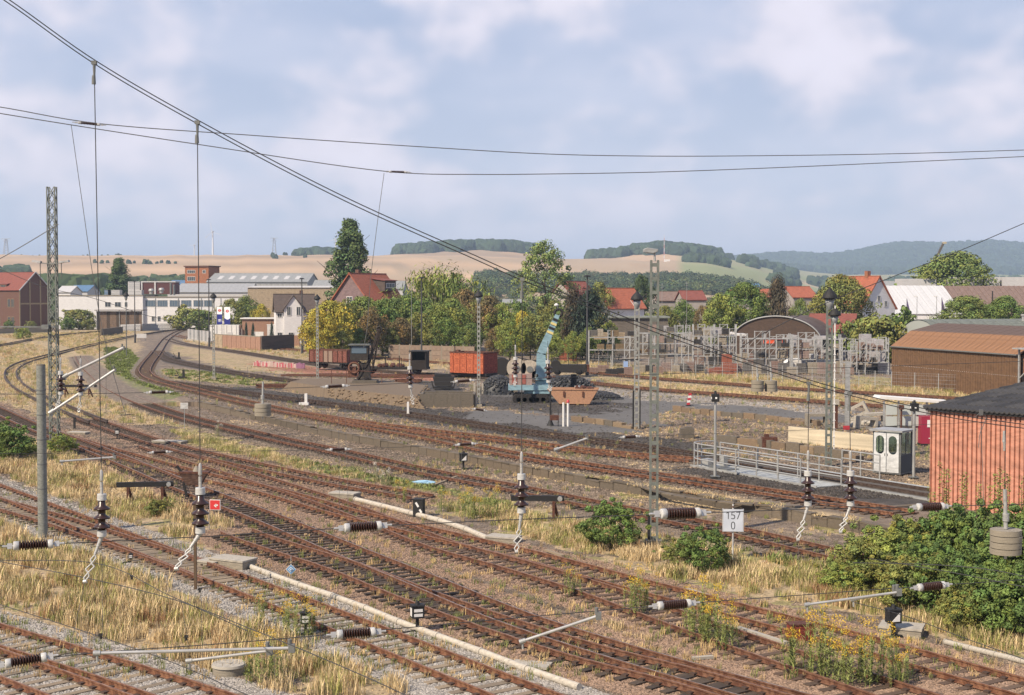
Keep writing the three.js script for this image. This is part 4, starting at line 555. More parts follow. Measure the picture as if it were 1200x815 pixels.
{ // white house with dark roof
  const d = 300, p = base(341, d), hw = D(341, 365, d).y - L1, hr = D(341, 346, d).y - L1, o = thing('white_house', 'white house with brown roof and a pointed front gable', 'house', p.clone().add(V(0, 0, -4)), 0.22); const L = 8.2; gable(o, L, 7.5, hw, hr, wallW, roofDark);
  const g = prism([[-2, 0], [2, 0], [2, hw + .4], [0, hr - .2], [-2, hw + .4]], 1.2); const f = part(o, 'front_gable', g.translate(-.4, 0, 3.2), wallW); const rf = []; for (const s of [-1, 1]) rf.push(bar(V(-.4 + s * 2.3, hw + .25, 3.2), V(-.4, hr - .02, 3.2), 3, .16)); part(f, 'gable_roof', rf, roofDark);
  for (const x of [-1.4, .6]) win(o, x, hw - .9, 4.42, .9, 1.9, 0, M.white); for (const x of [-3.3, 3.1]) win(o, x, hw - 1.3, 3.76, 1.0, .9, 0, M.white); for (const x of [-3.3, -1, 1.2, 3]) win(o, x, .9, x * x < 2 ? 4.42 : 3.76, 1.1, 1.5, 0, M.white); part(o, 'chimney', box(.7, 1.4, .7, 1.6, hr - .4, -1), brick);
  const ex = part(o, 'annex', box(7, hw - .5, 6, 7.4, 0, -1), wallMauve); part(ex, 'annex_roof', box(7.6, .2, 4.4, 7.6, hw + .2, 1.2, 0, .5), roofBrown);
}
{ // big red roofed house
  const d = 285, p = base(418, d), hw = D(418, 350, d).y - L1 - 1.6, hr = D(418, 321.5, d).y - L1, o = thing('red_roof_house', 'mauve rendered house with large red roof and dark dormer', 'house', p.clone().add(V(1.6, 0, -6)), 1.05); gable(o, 12, 11, hw, hr, wallMauve, roofOrange, .5, .2);
  win(o, -6, hw + .6, -.2, 1.5, 1.4, -Math.PI / 2, M.white); part(o, 'chimney', box(.8, 1.3, .8, -2, hr - .3, -1), brick);
  const dz = 2.6, dy = lerp(hr, hw, dz / 5.5), dm = part(o, 'dormer', box(4, 2.2, 3, 2, dy - .3, dz + .2), roofDark); part(dm, 'dormer_roof', box(4.6, .14, 3.8, 2, dy + 2.0, dz, 0, .12), roofRed); win(o, 2, dy + .3, dz + 1.7, 3, 1, 0, M.white, M.glass, 2);
  const sd = part(o, 'satellite_dish', lathe([[0, 0], [.25, .05], [.42, .16]], 14), M.white); sd.rotation.set(1.2, 0, 0); sd.position.set(-6.1, hw + .6, 2.5);
  part(o, 'chimney_stack', box(.9, 5, .9, -7.6, hw - 3.5, 4), M.concDark); }
const townWall = mat(.34, .315, .29, .9, { map: soft });
{ // half timbered house
  const d = 300, p = base(722, d), hw = D(722, 361, d).y - L1, hr = D(722, 339, d).y - L1, o = thing('half_timbered_house', 'half timbered house with bright red orange roof', 'house', p.clone().add(V(.2, 0, -5)), 0.5); const L = 9, W = 9; gable(o, L, W, hw, hr, wallW, roofOrange, .4, .2);
  const g = [], X = L / 2 + .05; for (let z = -4.4; z <= 4.41; z += 1.1) { const top = hw + (hr - hw) * (1 - Math.abs(z) / 4.6); g.push(box(.1, top - .1, .2, X, 0, z)); } for (const y of [hw, hw + 1.6, hw - 1.8, 2]) { const k = y <= hw ? 4.4 : 4.4 * (1 - (y - hw) / (hr - hw)); g.push(box(.11, .2, 2 * k, X, y, 0)); } part(o, 'timber_frame', g, M.brown); win(o, -1, 2.2, W / 2, 1.2, 1.4, 0, M.white); win(o, 2.2, 2.2, W / 2, 1.2, 1.4, 0, M.white); part(o, 'roof_ladder', bar(V(2, hw + .3, W / 2), V(1.8, hr - 1, 1.3), .1, .1), M.white); }
[[672, 331, 680, 347, 330, roofRed, 'dark red pyramid like roof behind the spruces', 34, .6], [812, 342, 850, 352, 330, roofRed, 'low red tiled roof behind the racks beside the green tree', 26, .1], [782, 343, 810, 353, 345, roofBrown, 'grey brown roof behind the scaffold racks', 30, .1], [938, 337, 0, 349, 330, roofOrange, 'red tiled roof beside the reddish spruce', 30, .25], [905, 340, 0, 350, 360, roofOrange, 'small red roof left of the reddish spruce', 22, -.2], [868, 341, 0, 348, 420, roofRed, 'far red roof above the bright green tree', 20, .2], [1190, 330, 0, 336, 480, palePanel, 'far pale roof at the picture edge behind the brown roof', 40, 0], [764, 350, 0, 356, 420, roofRed, 'far red roof right of the half timbered house', 14, .3], [600, 352, 0, 356, 340, roofGrey, 'low grey roof glimpsed through the tree belt', 20, 0], [1120, 331, 0, 335, 620, palePanel, 'long pale flat roof behind the chestnut tree', 70, 0], [880, 333, 0, 336, 700, blueRoof, 'far blue roof below the hills', 20, 0], [1020, 330, 0, 335, 640, roofGrey, 'far dark grey solar roof behind the white gabled house', 60, 0]].forEach(([u, v, a, ve, d, m, l, w, ry]) => { const g = base(u, d), o = thing('town_house', l, 'house', g.clone().add(V(0, 0, -4)), ry); const hr = D(u, v, d).y - g.y, hw = D(u, ve, d).y - g.y; gable(o, px(w, d), 9, Math.max(1, hw), Math.max(hw + .4, hr), townWall, m, .3, .2); });
{ // white gabled house, orange roof
  const d = 262, p = base(1018, d), hw = D(1018, 361, d).y - L1, hr = D(1018, 325, d).y - L1, o = thing('white_gabled_house', 'tall white gabled house with orange tiled roof and brick chimney', 'house', p.clone().add(V(-.6, 0, -6)), Math.PI / 2 - 1.15 + Math.PI / 2 - .6); o.rotation.y = -1.02; gable(o, 11, 8.6, hw, hr, wallW, roofOrange, .3, .2);
  part(o, 'chimney', box(.8, 1.6, .8, 2.6, hr - .4, 0), brickOrange); for (const z of [-1.8, 0, 1.8]) win(o, 5.5, hw + (z ? .2 : 1.2), z, .8, 1.1, Math.PI / 2, M.capWhite); }
const paleRoof = mat(.60, .61, .62, .6, { map: soft }), paleRoof2 = mat(.57, .58, .59, .6, { map: soft });
{ // big pale hall behind with long sloping roof
  const d = 300, a = D(1024, 366, d), b = D(1132, 366, d), o = thing('pale_hall', 'big hall with long pale grey sloping metal roof', 'hall', V((a.x + b.x) / 2, L1, -d - 8)); const w = b.x - a.x, hw = a.y - L1 - .5, hr = D(1080, 335, d).y - L1, n = 26; part(o, 'wall', box(w, hw, 16), wallW);
  const sl = Math.hypot(16.4, hr - hw), an = Math.atan2(hr - hw, 16.4); for (let i = 0; i < n; i++) part(o, 'roof_panel', box(w / n - .05, .12 + (i % 2) * .03, sl, -w / 2 + w * (i + .5) / n, 0, 0).rotateX(an).translate(0, (hw + hr) / 2, 0), i % 3 ? paleRoof : paleRoof2);
  [[1073, 330, 40], [1128, 328, 42], [1157, 328, 20], [1185, 328, 30]].forEach(([u, v, ww], i) => single('flat_roof_block', ['long low pale roof block left of the chestnut tree', 'pale box shaped roof block below the chestnut tree', 'small pale roof block right of the chestnut tree', 'pale roof block at the end of the flat roofs'][i], 'roof block', box(px(ww, d + 30), 2.2, 6, D(u, v, d + 30).x, D(u, v, d + 30).y - 1.6, -d - 30), palePanel)); }
{ // brown corrugated roof
  const d = 262, a = D(1112, 372, d), b = D(1250, 372, d), o = thing('brown_roof_barn', 'barn with weathered brown corrugated roof behind the rounded trees', 'barn', V((a.x + b.x) / 2 + 3.2, L1, -d - 7)); const w = b.x - a.x, hw = a.y - L1, hr = D(1150, 336, d + 14).y - L1, n = 44; part(o, 'wall', box(w, hw, 12), wallW); const sl = Math.hypot(13, hr - hw), an = Math.atan2(hr - hw, 13); for (let i = 0; i < n; i++) part(o, 'roof_sheet', box(w / n - .04, .12 + (i % 2) * .05, sl, -w / 2 + w * (i + .5) / n, 0, 0).rotateX(an).translate(0, (hw + hr) / 2, 0), roofBrown); part(o, 'stovepipe', cyl(.12, .12, 2, -4, (hw + hr) / 2, 1, 8), M.black); }
// barrel roofed halls. Curved shell swept along local x, end wall at -x
function barrel(o, L, W, hw, rise, shellM, endM, n = 16, panels = 1) {
  const arc = []; for (let i = 0; i <= n; i++) { const t = i / n * Math.PI; arc.push([-Math.cos(t) * W / 2, hw + Math.sin(t) * rise]); }
  for (let s = 0; s < panels; s++) { const pos = [], uv = [], x0 = -L / 2 + L * s / panels, x1 = -L / 2 + L * (s + 1) / panels; for (let i = 0; i < n; i++) { const a = arc[i], b = arc[i + 1]; for (const e of [[x0, a], [x1, a], [x1, b], [x0, a], [x1, b], [x0, b]]) { pos.push(e[0], e[1][1] + (s % 2) * .02, e[1][0]); uv.push(e[0], e[1][0]); } } const m = shellM.clone(); m.side = THREE.DoubleSide; part(o, 'roof_sheet', geo(pos, uv), m); }
  const shp = prism([[-W / 2 + .1, 0], ...arc.map(a => [a[0] * .985, a[1] - .05]), [W / 2 - .1, 0]], .15).rotateY(-Math.PI / 2); part(o, 'end_wall', [shp.clone().translate(-L / 2 + .3, 0, 0), shp.clone().translate(L / 2 - .3, 0, 0)], endM);
}
{ // dark curved hall in the storage yard
  const d = 235, p = base(925, d), o = thing('curved_hall', 'dark brown barrel roofed hall behind the storage racks', 'hall', p.clone().add(V(1.5, 0, -6)), -0.95); const hall_end = mat(.085, .055, .04, .9, { map: grime }); barrel(o, 16, 15.5, 2.4, D(925, 371, d).y - L1 - 2.4, mat(.13, .09, .07, .6, { map: grime }), hall_end, 18, 7); o.rotation.y = Math.PI / 2 - .5;
  const rail = []; part(o, 'roof_edge', tube([...Array(13)].map((_, i) => { const t = i / 12 * Math.PI; return V(-8.05, 2.4 + Math.sin(t) * (D(925, 371, d).y - L1 - 2.35), -Math.cos(t) * 7.8); }), .12, 5, 24), greyMetal); }
single('red_roof_shed', 'dark red sloping roof beside the dark curved hall', 'roof', (() => { const p = D(975, 374, 240); return box(8, .2, 7, p.x, p.y - .8, p.z, -.3, .45); })(), roofRed);
{ // brown hall, right: long wall facing the yard, mansard roof
  const A = G(1045, 452, L1), B = G(1196, 470, L1), L = A.distanceTo(B), ang = Math.atan2(-(B.z - A.z), B.x - A.x), o = thing('brown_hall', 'brown corrugated metal hall with bent roof behind a wire fence', 'hall', A.clone().add(B).multiplyScalar(.5), ang); const hw = D(1045, 406, -A.z).y - L1, bw = mat(.195, .112, .06, .75, { map: grime }), br = mat(.29, .15, .07, .7, { map: grime }), bt = mat(.13, .085, .064, .75, { map: grime });
  // ribbed sheets side by side
  const n = Math.round(L / .9); for (let i = 0; i < n; i++) { const w = L / n, g = []; for (let k = 0; k < 4; k++) g.push(box(w / 4 - .06, hw, .06 + (k % 2) * .035, -L / 2 + i * w + (k + .5) * w / 4, 0, -.02)); part(o, 'wall_sheet', g, bw);
    const s1 = [V(-L / 2 + i * w + w / 2, hw, .15), V(-L / 2 + i * w + w / 2, hw + 1.75, -2.4), V(-L / 2 + i * w + w / 2, hw + 2.6, -6)]; part(o, 'roof_sheet', bar(s1[0], s1[1], w - .02, .07 + (i % 2) * .02), br); part(o, 'roof_sheet', bar(s1[1], s1[2], w - .02, .07 + (i % 2) * .02), bt); }
  part(o, 'core', [box(L - .1, hw, 12, 0, 0, -6.2), box(L - .1, 1.5, 7, 0, hw, -6.4)], bt); part(o, 'gutter', box(L, .12, .14, 0, hw - .08, .2), M.galvDark);
  const bolt = []; for (let i = 0; i < 70; i++) { bolt.push(box(.05, .05, .02, -L / 2 + L * (i + .5) / 70, hw * .52, .07)); } part(o, 'bolts', bolt, M.white, { kind: 'stuff' });
  const post = part(o, 'steel_frame', [box(.15, hw + .6, .15, L / 2 + .3, 0, .4), box(.15, hw + .6, .15, L / 2 + 3, 0, .4), bar(V(L / 2 + .3, .3, .4), V(L / 2 + 3, 2, .4), .1), bar(V(L / 2 + .3, 2.2, .4), V(L / 2 + 3, 4, .4), .1), box(3.6, .12, 4, L / 2 + 1.8, hw + .6, -1)], greyMetal); part(o, 'orange_sheet', box(1.4, 1.6, .1, L / 2 + 1.6, 2.6, .3), brickOrange); }
{ const d = 210, p = base(1150, d), o = thing('green_barrel_hall', 'grey green barrel roofed hall behind the brown hall', 'hall', p.clone().add(V(4, 0, -4)), .3); barrel(o, 28, 11, 3, D(1100, 374.5, d).y - L1 - 3, mat(.19, .215, .19, .7, { map: grime }), mat(.3, .32, .3, .8), 16, 26); const top = D(1100, 374.5, d).y - L1; const v = part(o, 'vent', [cyl(.25, .25, .8, 3, top - .3, 2, 8), cyl(.4, .4, .25, 3, top + .5, 2, 8)], M.galv); }
{ // salmon corrugated shed
  const A = G(1090, 592, L1), o = thing('orange_shed', 'salmon orange ribbed metal shed with dark corrugated roof', 'shed', A), top = D(1090, 481, -A.z).y - L1; const B = D(1200, 489, (EYE - L1 - top) * F / (489 - HOR)), dir = V(B.x - A.x, 0, B.z - A.z).normalize(), ang = Math.atan2(-dir.z, dir.x); o.rotation.y = ang; const L = 11, W = 11, salmon = mat(.62, .30, .215, .55, { map: grime }), groove = mat(.20, .05, .035, .6, { map: grime });
  const n = 11; // sheets a metre wide: flat trapezoid ribs with deep grooves between
  const sh = () => { const pr = [[0, 0], [.02, -.11], [.085, -.11], [.105, 0], [.25, 0]], pos = [], uv = []; for (let k = 0; k < 4; k++) for (let i = 0; i < 4; i++) { const a = pr[i], b = pr[i + 1], x0 = k * .25 + a[0], x1 = k * .25 + b[0]; pos.push(x0, 0, a[1], x1, 0, b[1], x1, top, b[1], x0, 0, a[1], x1, top, b[1], x0, top, a[1]); uv.push(x0, 0, x1, 0, x1, top, x0, 0, x1, top, x0, top); } return geo(pos, uv); };
  const g = sh(), m2 = salmon.clone(); m2.side = THREE.DoubleSide; for (let i = 0; i < n; i++) { const q = part(o, 'wall_sheet', g, m2); q.position.set(i, 0, .0); }
  for (let i = 0; i < n; i++) { const q = part(o, 'wall_sheet', g, m2); q.position.set(0, 0, -i - .12); q.rotation.y = Math.PI / 2; q.position.z = -i - .1; q.rotation.y = -Math.PI / 2 + Math.PI; q.position.set(-.0, 0, -.1 - i); }
  part(o, 'core', box(L - .3, top, W - .3, L / 2, 0, -W / 2 - .05), groove); part(o, 'eaves_board', [box(L + .4, .14, .06, L / 2, top - .02, .14), box(.06, .14, W + .3, -.16, top - .02, -W / 2)], M.black);
  const rise = .95, rm = mat(.062, .062, .066, .75, { map: grime }), rows = 8, cols = 22, sl = Math.hypot(W + .4, rise) , an = Math.atan2(rise, W); // lapped corrugated sheets
  const rg = (() => { const pos = [], uv = [], w = .52, l = sl / rows + .06, N = 6; for (let i = 0; i < N; i++) { const x0 = w * i / N, x1 = w * (i + 1) / N, y = t => .045 * Math.cos(t / w * 2 * Math.PI * 2), a = y(x0), b = y(x1); pos.push(x0, a, 0, x1, b, 0, x1, b, -l, x0, a, 0, x1, b, -l, x0, a, -l); uv.push(x0, 0, x1, 0, x1, l, x0, 0, x1, l, x0, l); pos.push(x0, a - .08, 0, x1, b - .08, 0, x1, b, 0, x0, a - .08, 0, x1, b, 0, x0, a, 0); uv.push(0, 0, 0, 0, 0, 0, 0, 0, 0, 0, 0, 0); } return geo(pos, uv); })(); rm.side = THREE.DoubleSide; const rms = [rm, rm.clone(), rm.clone()]; rms[1].color.setRGB(.045, .045, .048); rms[2].color.setRGB(.085, .084, .085);
  for (let r = 0; r < rows; r++) for (let c = 0; c < cols; c++) { const q = part(o, 'roof_sheet', rg, rms[(r * 5 + c * 3 + ((c * r) % 4)) % 3]); q.position.set(-.3 + c * .52, top + .16 + r * rise / rows + .02 + r * .004, .25 - r * (W + .4) / rows); q.rotation.x = an - .03; }
}

/* ---------- turntable ---------- */
{
  const a = G(826, 546, L1), b = G(1086, 590, L1), dir = b.clone().sub(a).normalize(), nrm = V(dir.z, 0, -dir.x), L = a.distanceTo(b); if (nrm.z < 0) nrm.negate();       // nrm looks toward the camera side
  const ang = Math.atan2(-dir.z, dir.x), o = thing('turntable', 'grey steel locomotive turntable bridge with tubular railings', 'turntable', a, ang); // local x along the bridge, local z toward the near side
  const deck = mat(.36, .38, .39, .6, { map: grime }), planks = mat(.15, .145, .14, .9, { map: woodT }), pale = mat(.46, .50, .52, .6, { map: grime });
  const L2 = L;
  for (let i = 0; i < 26; i++) part(o, 'deck_plank', box(L2 / 26 - .03, .06, 1.9, L2 * (i + .5) / 26, .06, -1.9), planks);
  part(o, 'girder', [box(L2, .55, .25, L2 / 2, -.45, -2.95), box(L2, .55, .25, L2 / 2, -.45, -.8)], deck); part(o, 'walkway', box(L2 * .62, .06, 1.9, L2 * .31, .02, .1), pale); part(o, 'walkway_edge', box(L2 * .62, .16, .05, L2 * .31, -.02, 1.08), M.galv); part(o, 'far_walkway', box(L2, .06, 1.1, L2 * .5, .02, -3.7), pale);
  for (const z of [-2.65, -1.15]) part(o, 'bridge_rail', box(L2 + .3, .17, .07, L2 / 2, .13, z), M.railDark);
  part(o, 'hatch', box(1.8, .05, .9, 2.2, .085, .3), M.galvDark); part(o, 'drive_housing', [box(.7, .45, .5, .8, .08, .4), box(.3, .7, .3, 1.5, .08, -.3)], M.galv);
  const rail = (pts, hh = 1.4) => { const g = []; for (let i = 0; i < pts.length; i++) { g.push(rod(pts[i], pts[i].clone().setY(pts[i].y + hh), .045, .045, 7)); } const r = part(o, 'railing', g, M.galv); for (const y of [.48, .94, 1.4]) part(r, 'handrail', [tube(pts.map(p => p.clone().setY(p.y + y)), .038, 6, pts.length * 4)], M.galv); };
  const nearR = [V(-.2, .05, -.9), V(-.45, .05, -.1), V(-.2, .05, .65), V(.6, .05, 1.0)]; for (let x = 2.4; x <= L2 * .62; x += 1.85) nearR.push(V(x, .05, 1.05)); rail(nearR);
  const mid = []; for (let x = .6; x <= L2 * .62; x += 1.75) mid.push(V(x, .05, -.72)); rail(mid);
  const fr = []; for (let x = L2 * .42; x < L2 * .60; x += 1.5) fr.push(V(x, .05, -4.15)); rail(fr); rail([V(L2 * .97, .05, -4.2), V(L2 * 1.0, .05, -3.9), V(L2 * 1.02, .05, -3.4)]);
  // pit rim of curved kerb stones
  const pit = thing('turntable_pit', 'shallow round pit rim of concrete kerb stones around the turntable', 'pit', a.clone().lerp(b, .5)); const N = 60; for (let i = 0; i < N; i++) { const t = i / N * 6.283, c = part(pit, 'kerb_stone', box(L / 2 * 6.283 / N - .03, .07, .4), M.stone[i % 4]); c.position.set(Math.cos(t) * (L / 2 + .35), -.02, Math.sin(t) * (L / 2 + .35)); c.rotation.y = Math.PI / 2 - t; }
  // control cabin
  const cp = a.clone().addScaledVector(dir, L * .815).addScaledVector(nrm, -3.9), c = thing('control_cabin', 'white and grey turntable control cabin with rounded door windows', 'cabin', cp.setY(L1 + .08), ang - .12); const w = 1.75, dp = 1.5, h = 2.45;
  c.position.copy(G(1046, 556, L1)).setY(L1 + .1); c.rotation.y = ang + .32;
  const wh = mat(.66, .70, .74, .5, { map: grime }), dk = mat(.055, .065, .075, .6), fr2 = .08;
  part(c, 'floor', box(w, .08, dp), M.galvDark); part(c, 'roof', [box(w + .3, .1, dp + .3, 0, h, 0)], M.galv); part(c, 'corner_post', [-1, 1].flatMap(x => [-1, 1].map(z => box(fr2, h - .08, fr2, x * (w / 2 - .04), .08, z * (dp / 2 - .04)))), M.galvDark);
  for (const s of [-1, 1]) { // front double door, each leaf with a rounded window
    const lw = w / 2 - .12, sh = new THREE.Shape(); sh.moveTo(-lw / 2, 0).lineTo(lw / 2, 0).lineTo(lw / 2, h - .15).lineTo(-lw / 2, h - .15).lineTo(-lw / 2, 0); const ho = new THREE.Path(), hx = lw / 2 - .12, y0 = 1.05, y1 = h - .33; ho.moveTo(-hx, y0 + hx).absarc(0, y0 + hx, hx, Math.PI, 2 * Math.PI, false).lineTo(hx, y1 - hx).absarc(0, y1 - hx, hx, 0, Math.PI, false).lineTo(-hx, y0 + hx); sh.holes.push(ho);
    const dr = part(c, 'door', flat(new THREE.ExtrudeGeometry(sh, { depth: .05, bevelEnabled: false, curveSegments: 8 })), wh); dr.position.set(s * (lw / 2 + .02), .09, dp / 2); part(dr, 'pane', box(hx * 2, y1 - y0, .012, 0, y0, .02), new THREE.MeshPhysicalMaterial({ transmission: 1, roughness: .08, thickness: 0, color: 0xdfe8e4 })); part(dr, 'handle', box(.03, .14, .05, -s * (lw / 2 - .07), .95, .05), M.black); }
  const pane = new THREE.MeshPhysicalMaterial({ transmission: 1, roughness: .05, thickness: 0, color: 0xd6e2e2 });
  for (const s of [-1, 1]) { part(c, 'side_panel', box(.05, 1.0, dp - .2, s * (w / 2 - .03), .09, 0), dk); part(c, 'side_window', box(.012, h - 1.25, dp - .2, s * (w / 2 - .03), 1.12, 0), pane); part(c, 'window_bar', [box(.05, .05, dp - .16, s * (w / 2 - .03), 1.1, 0), box(.05, h - 1.2, .05, s * (w / 2 - .03), 1.1, .05)], M.galvDark); }
  part(c, 'back_panel', box(w - .2, 1, .05, 0, .09, -dp / 2 + .03), wh); part(c, 'back_window', box(w - .2, h - 1.25, .012, 0, 1.12, -dp / 2 + .03), pane); part(c, 'control_desk', box(.9, .9, .4, 0, .1, -.4), dk);
}
/* ---------- masts, lamps, poles ---------- */
function lattice(o, h, w0, w1, m, step = .75, deep = w0, solid = false) { // four angle legs with diagonal lacing
  const g = [], P = (sx, sz, t) => V(sx * lerp(w0, w1, t) / 2, t * h, sz * lerp(deep, deep * w1 / w0, t) / 2), n = Math.round(h / step), r = .035; for (const [sx, sz] of [[-1, -1], [1, -1], [1, 1], [-1, 1]]) part(o, 'leg', bar(P(sx, sz, 0), P(sx, sz, 1), .07, .07), m);
  for (let i = 0; i < n; i++) { const t0 = i / n, t1 = (i + 1) / n; for (const z of [-1, 1]) g.push(bar(P(-1, z, t0), P(1, z, t1), .03, .045), bar(P(1, z, t0), P(-1, z, t1), .03, .045)); for (const x of [-1, 1]) g.push(bar(P(x, -1, t0), P(x, 1, t1), .03, .045), bar(P(x, 1, t0), P(x, -1, t1), .03, .045)); }
  part(o, 'lacing', g, m); }
function ladderMast(o, h, w, m, step = .62) { // two channels joined by batten plates
  for (const s of [-1, 1]) part(o, 'channel', box(.09, h, .22, s * w / 2, 0, 0), m); const n = Math.round(h / step); for (let i = 0; i < n; i++) part(o, 'batten', box(w - .09, .16, .03, 0, .2 + i * step, .09), m); }
const bell = lathe([[0, .62], [.06, .6], [.1, .52], [.2, .42], [.34, .25], [.40, .08], [.36, .06], [.2, .0], [0, .02]], 16);
function lantern(o, y, x = 0, s = 1) { const b = part(o, 'lamp_shade', bell.clone().scale(s, s, s).translate(x, y - .62 * s, 0), M.black); part(b, 'globe', lathe([[0, -.55], [.1, -.5], [.2, -.25], [.24, 0], [0, .02]], 12).scale(s, s, s).translate(x, y - .62 * s, 0), mat(.24, .25, .25, .25)); }
const postM = mat(.33, .345, .335, .7, { map: grime });
// yard lamps: slatted concrete post with a black bell lantern
[[561, 477, 340], [372, 446, 345], [250.5, 445, 343]].forEach(([u, v, vt], i) => { const p = G(u, v, L1), h = D(u, vt, -p.z).y - L1, o = thing('yard_lamp', ['slim lattice post with black bell lantern beside the concrete pit wall', 'lattice post with black bell lantern beside the brown wagon', 'lattice post with black bell lantern beside the banners and brick wall'][i], 'lamp', p); for (const s of [-1, 1]) part(o, 'channel', box(.07, h - .6, .16, s * .11, 0, 0), postM); for (let k = 0; k < (h - .7) / .45; k++) part(o, 'batten', box(.16, .2, .05, 0, .2 + k * .45, .05), postM); part(o, 'neck', cyl(.06, .05, .6, 0, h - 1.3, 0), M.black); lantern(o, h, 0, 1.1); part(o, 'footing', box(.6, .25, .6), M.conc); });
{ const p = G(746, 503, L1), h = D(746, 341, -p.z).y - L1, o = thing('yard_lamp', 'lattice lamp post with black bell lantern at the asphalt yard edge', 'lamp', p); ladderMast(o, h - .8, .32, postM, .5); part(o, 'neck', cyl(.06, .05, .6, 0, h - 1.4, 0), M.black); lantern(o, h, 0, 1.25); part(o, 'foot_channel', [box(.1, 3, .26, -.26, 0, 0), box(.1, 3, .26, .26, 0, 0)], M.black); part(o, 'bracket', box(1.3, .08, .08, -.5, h * .5, 0), M.black); part(o, 'blue_sign', box(.35, .45, .03, -.85, h * .5 - .55, 0), mat(.25, .35, .55, .6)); }
{ const p = G(971, 547, L1), h = D(971, 337, -p.z).y - L1, o = thing('lantern_mast', 'ladder shaped mast with two black bell lanterns behind the turntable', 'lamp', p); ladderMast(o, h - .7, .30, M.steelGreen, .55); lantern(o, h, 0, 1.2); lantern(o, h - 1.15, .3, 1.0); part(o, 'cable_strip', box(.07, h * .8, .06, .3, h * .1, .1), M.white); for (let k = 0; k < 14; k++) part(o, 'clip', box(.14, .05, .08, .3, h * .12 + k * .5, .12), M.white); }
// slim T poles
[[688, 440, 324], [494, 425, 326], [354, 415, 327], [245, 407, 328], [158, 402, 330]].forEach(([u, v, vt], i) => { const p = G(u, v, L1), h = D(u, vt, -p.z).y - L1, o = thing('slim_lamp_pole', ['slim dark lamp pole with flat head beside the spruces', 'slim dark lamp pole with flat head before the concrete fence', 'slim dark lamp pole with flat head beside the yellow tree', 'slim dark lamp pole with flat head beside the banners', 'slim dark lamp pole with flat head before the white factory'][i], 'lamp', p); part(o, 'pole', cyl(.14, .09, h, 0, 0, 0, 8), M.poleDark); part(o, 'sleeve', cyl(.24, .2, h * .14, 0, 0, 0, 8), M.poleDark); part(o, 'head', lathe([[0, .18], [.25, .14], [.5, 0], [.48, -.06], [0, -.06]], 12).translate(0, h, 0), M.black); });
{ const p = G(148, 418, L1), h = D(148, 342, -p.z).y - L1, o = thing('yard_lamp', 'thin post with black bell lantern before the timber shed', 'lamp', p); part(o, 'pole', cyl(.09, .06, h - .5, 0, 0, 0, 8), M.galvDark); lantern(o, h, 0, 1.3); }
{ // floodlight mast, ladder shape
  const p = G(766, 638, 0), h = D(766, 305, -p.z).y, o = thing('floodlight_mast', 'tall grey green ladder mast with a street lamp head beside the bush', 'lamp', p); ladderMast(o, h, .30, M.steelGreen, .6); part(o, 'arm', [cyl(.05, .045, .45, 0, h - .05, 0, 8), bar(V(.03, h + .38, 0), V(-.22, h + .42, 0), .06)], M.galv); const hd = part(o, 'lamp_head', prism([[-.5, .0], [-.1, -.06], [.1, .02], [.1, .1], [-.35, .16], [-.5, .1]], .26, .02).translate(.02, h + .36, -.13), M.galv); part(hd, 'lens', box(.3, .03, .2, -.25, h + .3, 0), M.white); part(o, 'black_sleeve', box(.08, 1.3, .26, -.22, 0, 0), M.black); part(o, 'footing', box(.7, .2, .6), M.conc); }
{ // catenary lattice mast
  const p = G(64, 532, 0), h = D(60.5, 219, -p.z).y, o = thing('lattice_mast', 'tall riveted lattice mast carrying two small floodlights', 'mast', p, -.1); lattice(o, h, .66, .44, M.steelGreen, .85, .42); const y = D(60, 308, -p.z).y; for (const s of [-1, 1]) { const f = part(o, 'floodlight_arm', [bar(V(0, y - .1, .3), V(s * .95, y, .3), .06), rod(V(s * .75, y - 1.1, .3), V(s * .75, y, .3), .03)], M.galvDark); part(f, 'floodlight', box(.62, .14, .3, s * 1.0, y, .3, 0, 0, s * .12), M.alu); } const yb = D(60, 384, -p.z).y; part(o, 'cross_beam', [box(7, .1, .16, -3.2, yb, .4), box(.5, .3, .4, -.3, yb - .1, .5)], M.galvDark); part(o, 'footing', box(1.4, .3, 1.4), M.conc); }
{ // tubular pole
  const p = G(50, 630, 0), h = D(50, 428, -p.z).y, o = thing('tubular_pole', 'thick grey tubular steel pole with banded joints', 'pole', p), m = mat(.27, .30, .30, .65, { map: stainT }); const n = 7; for (let i = 0; i < n; i++) part(o, 'section', cyl(.215 - i * .002, .214 - i * .002, h / n - .02, 0, i * h / n, 0, 18), m); for (let i = 1; i < n; i++) part(o, 'band', cyl(.222, .222, .05, 0, i * h / n - .035, 0, 18), M.galvDark); part(o, 'cap', cyl(.2, .18, .05, 0, h - .02, 0, 18), M.concDark); }
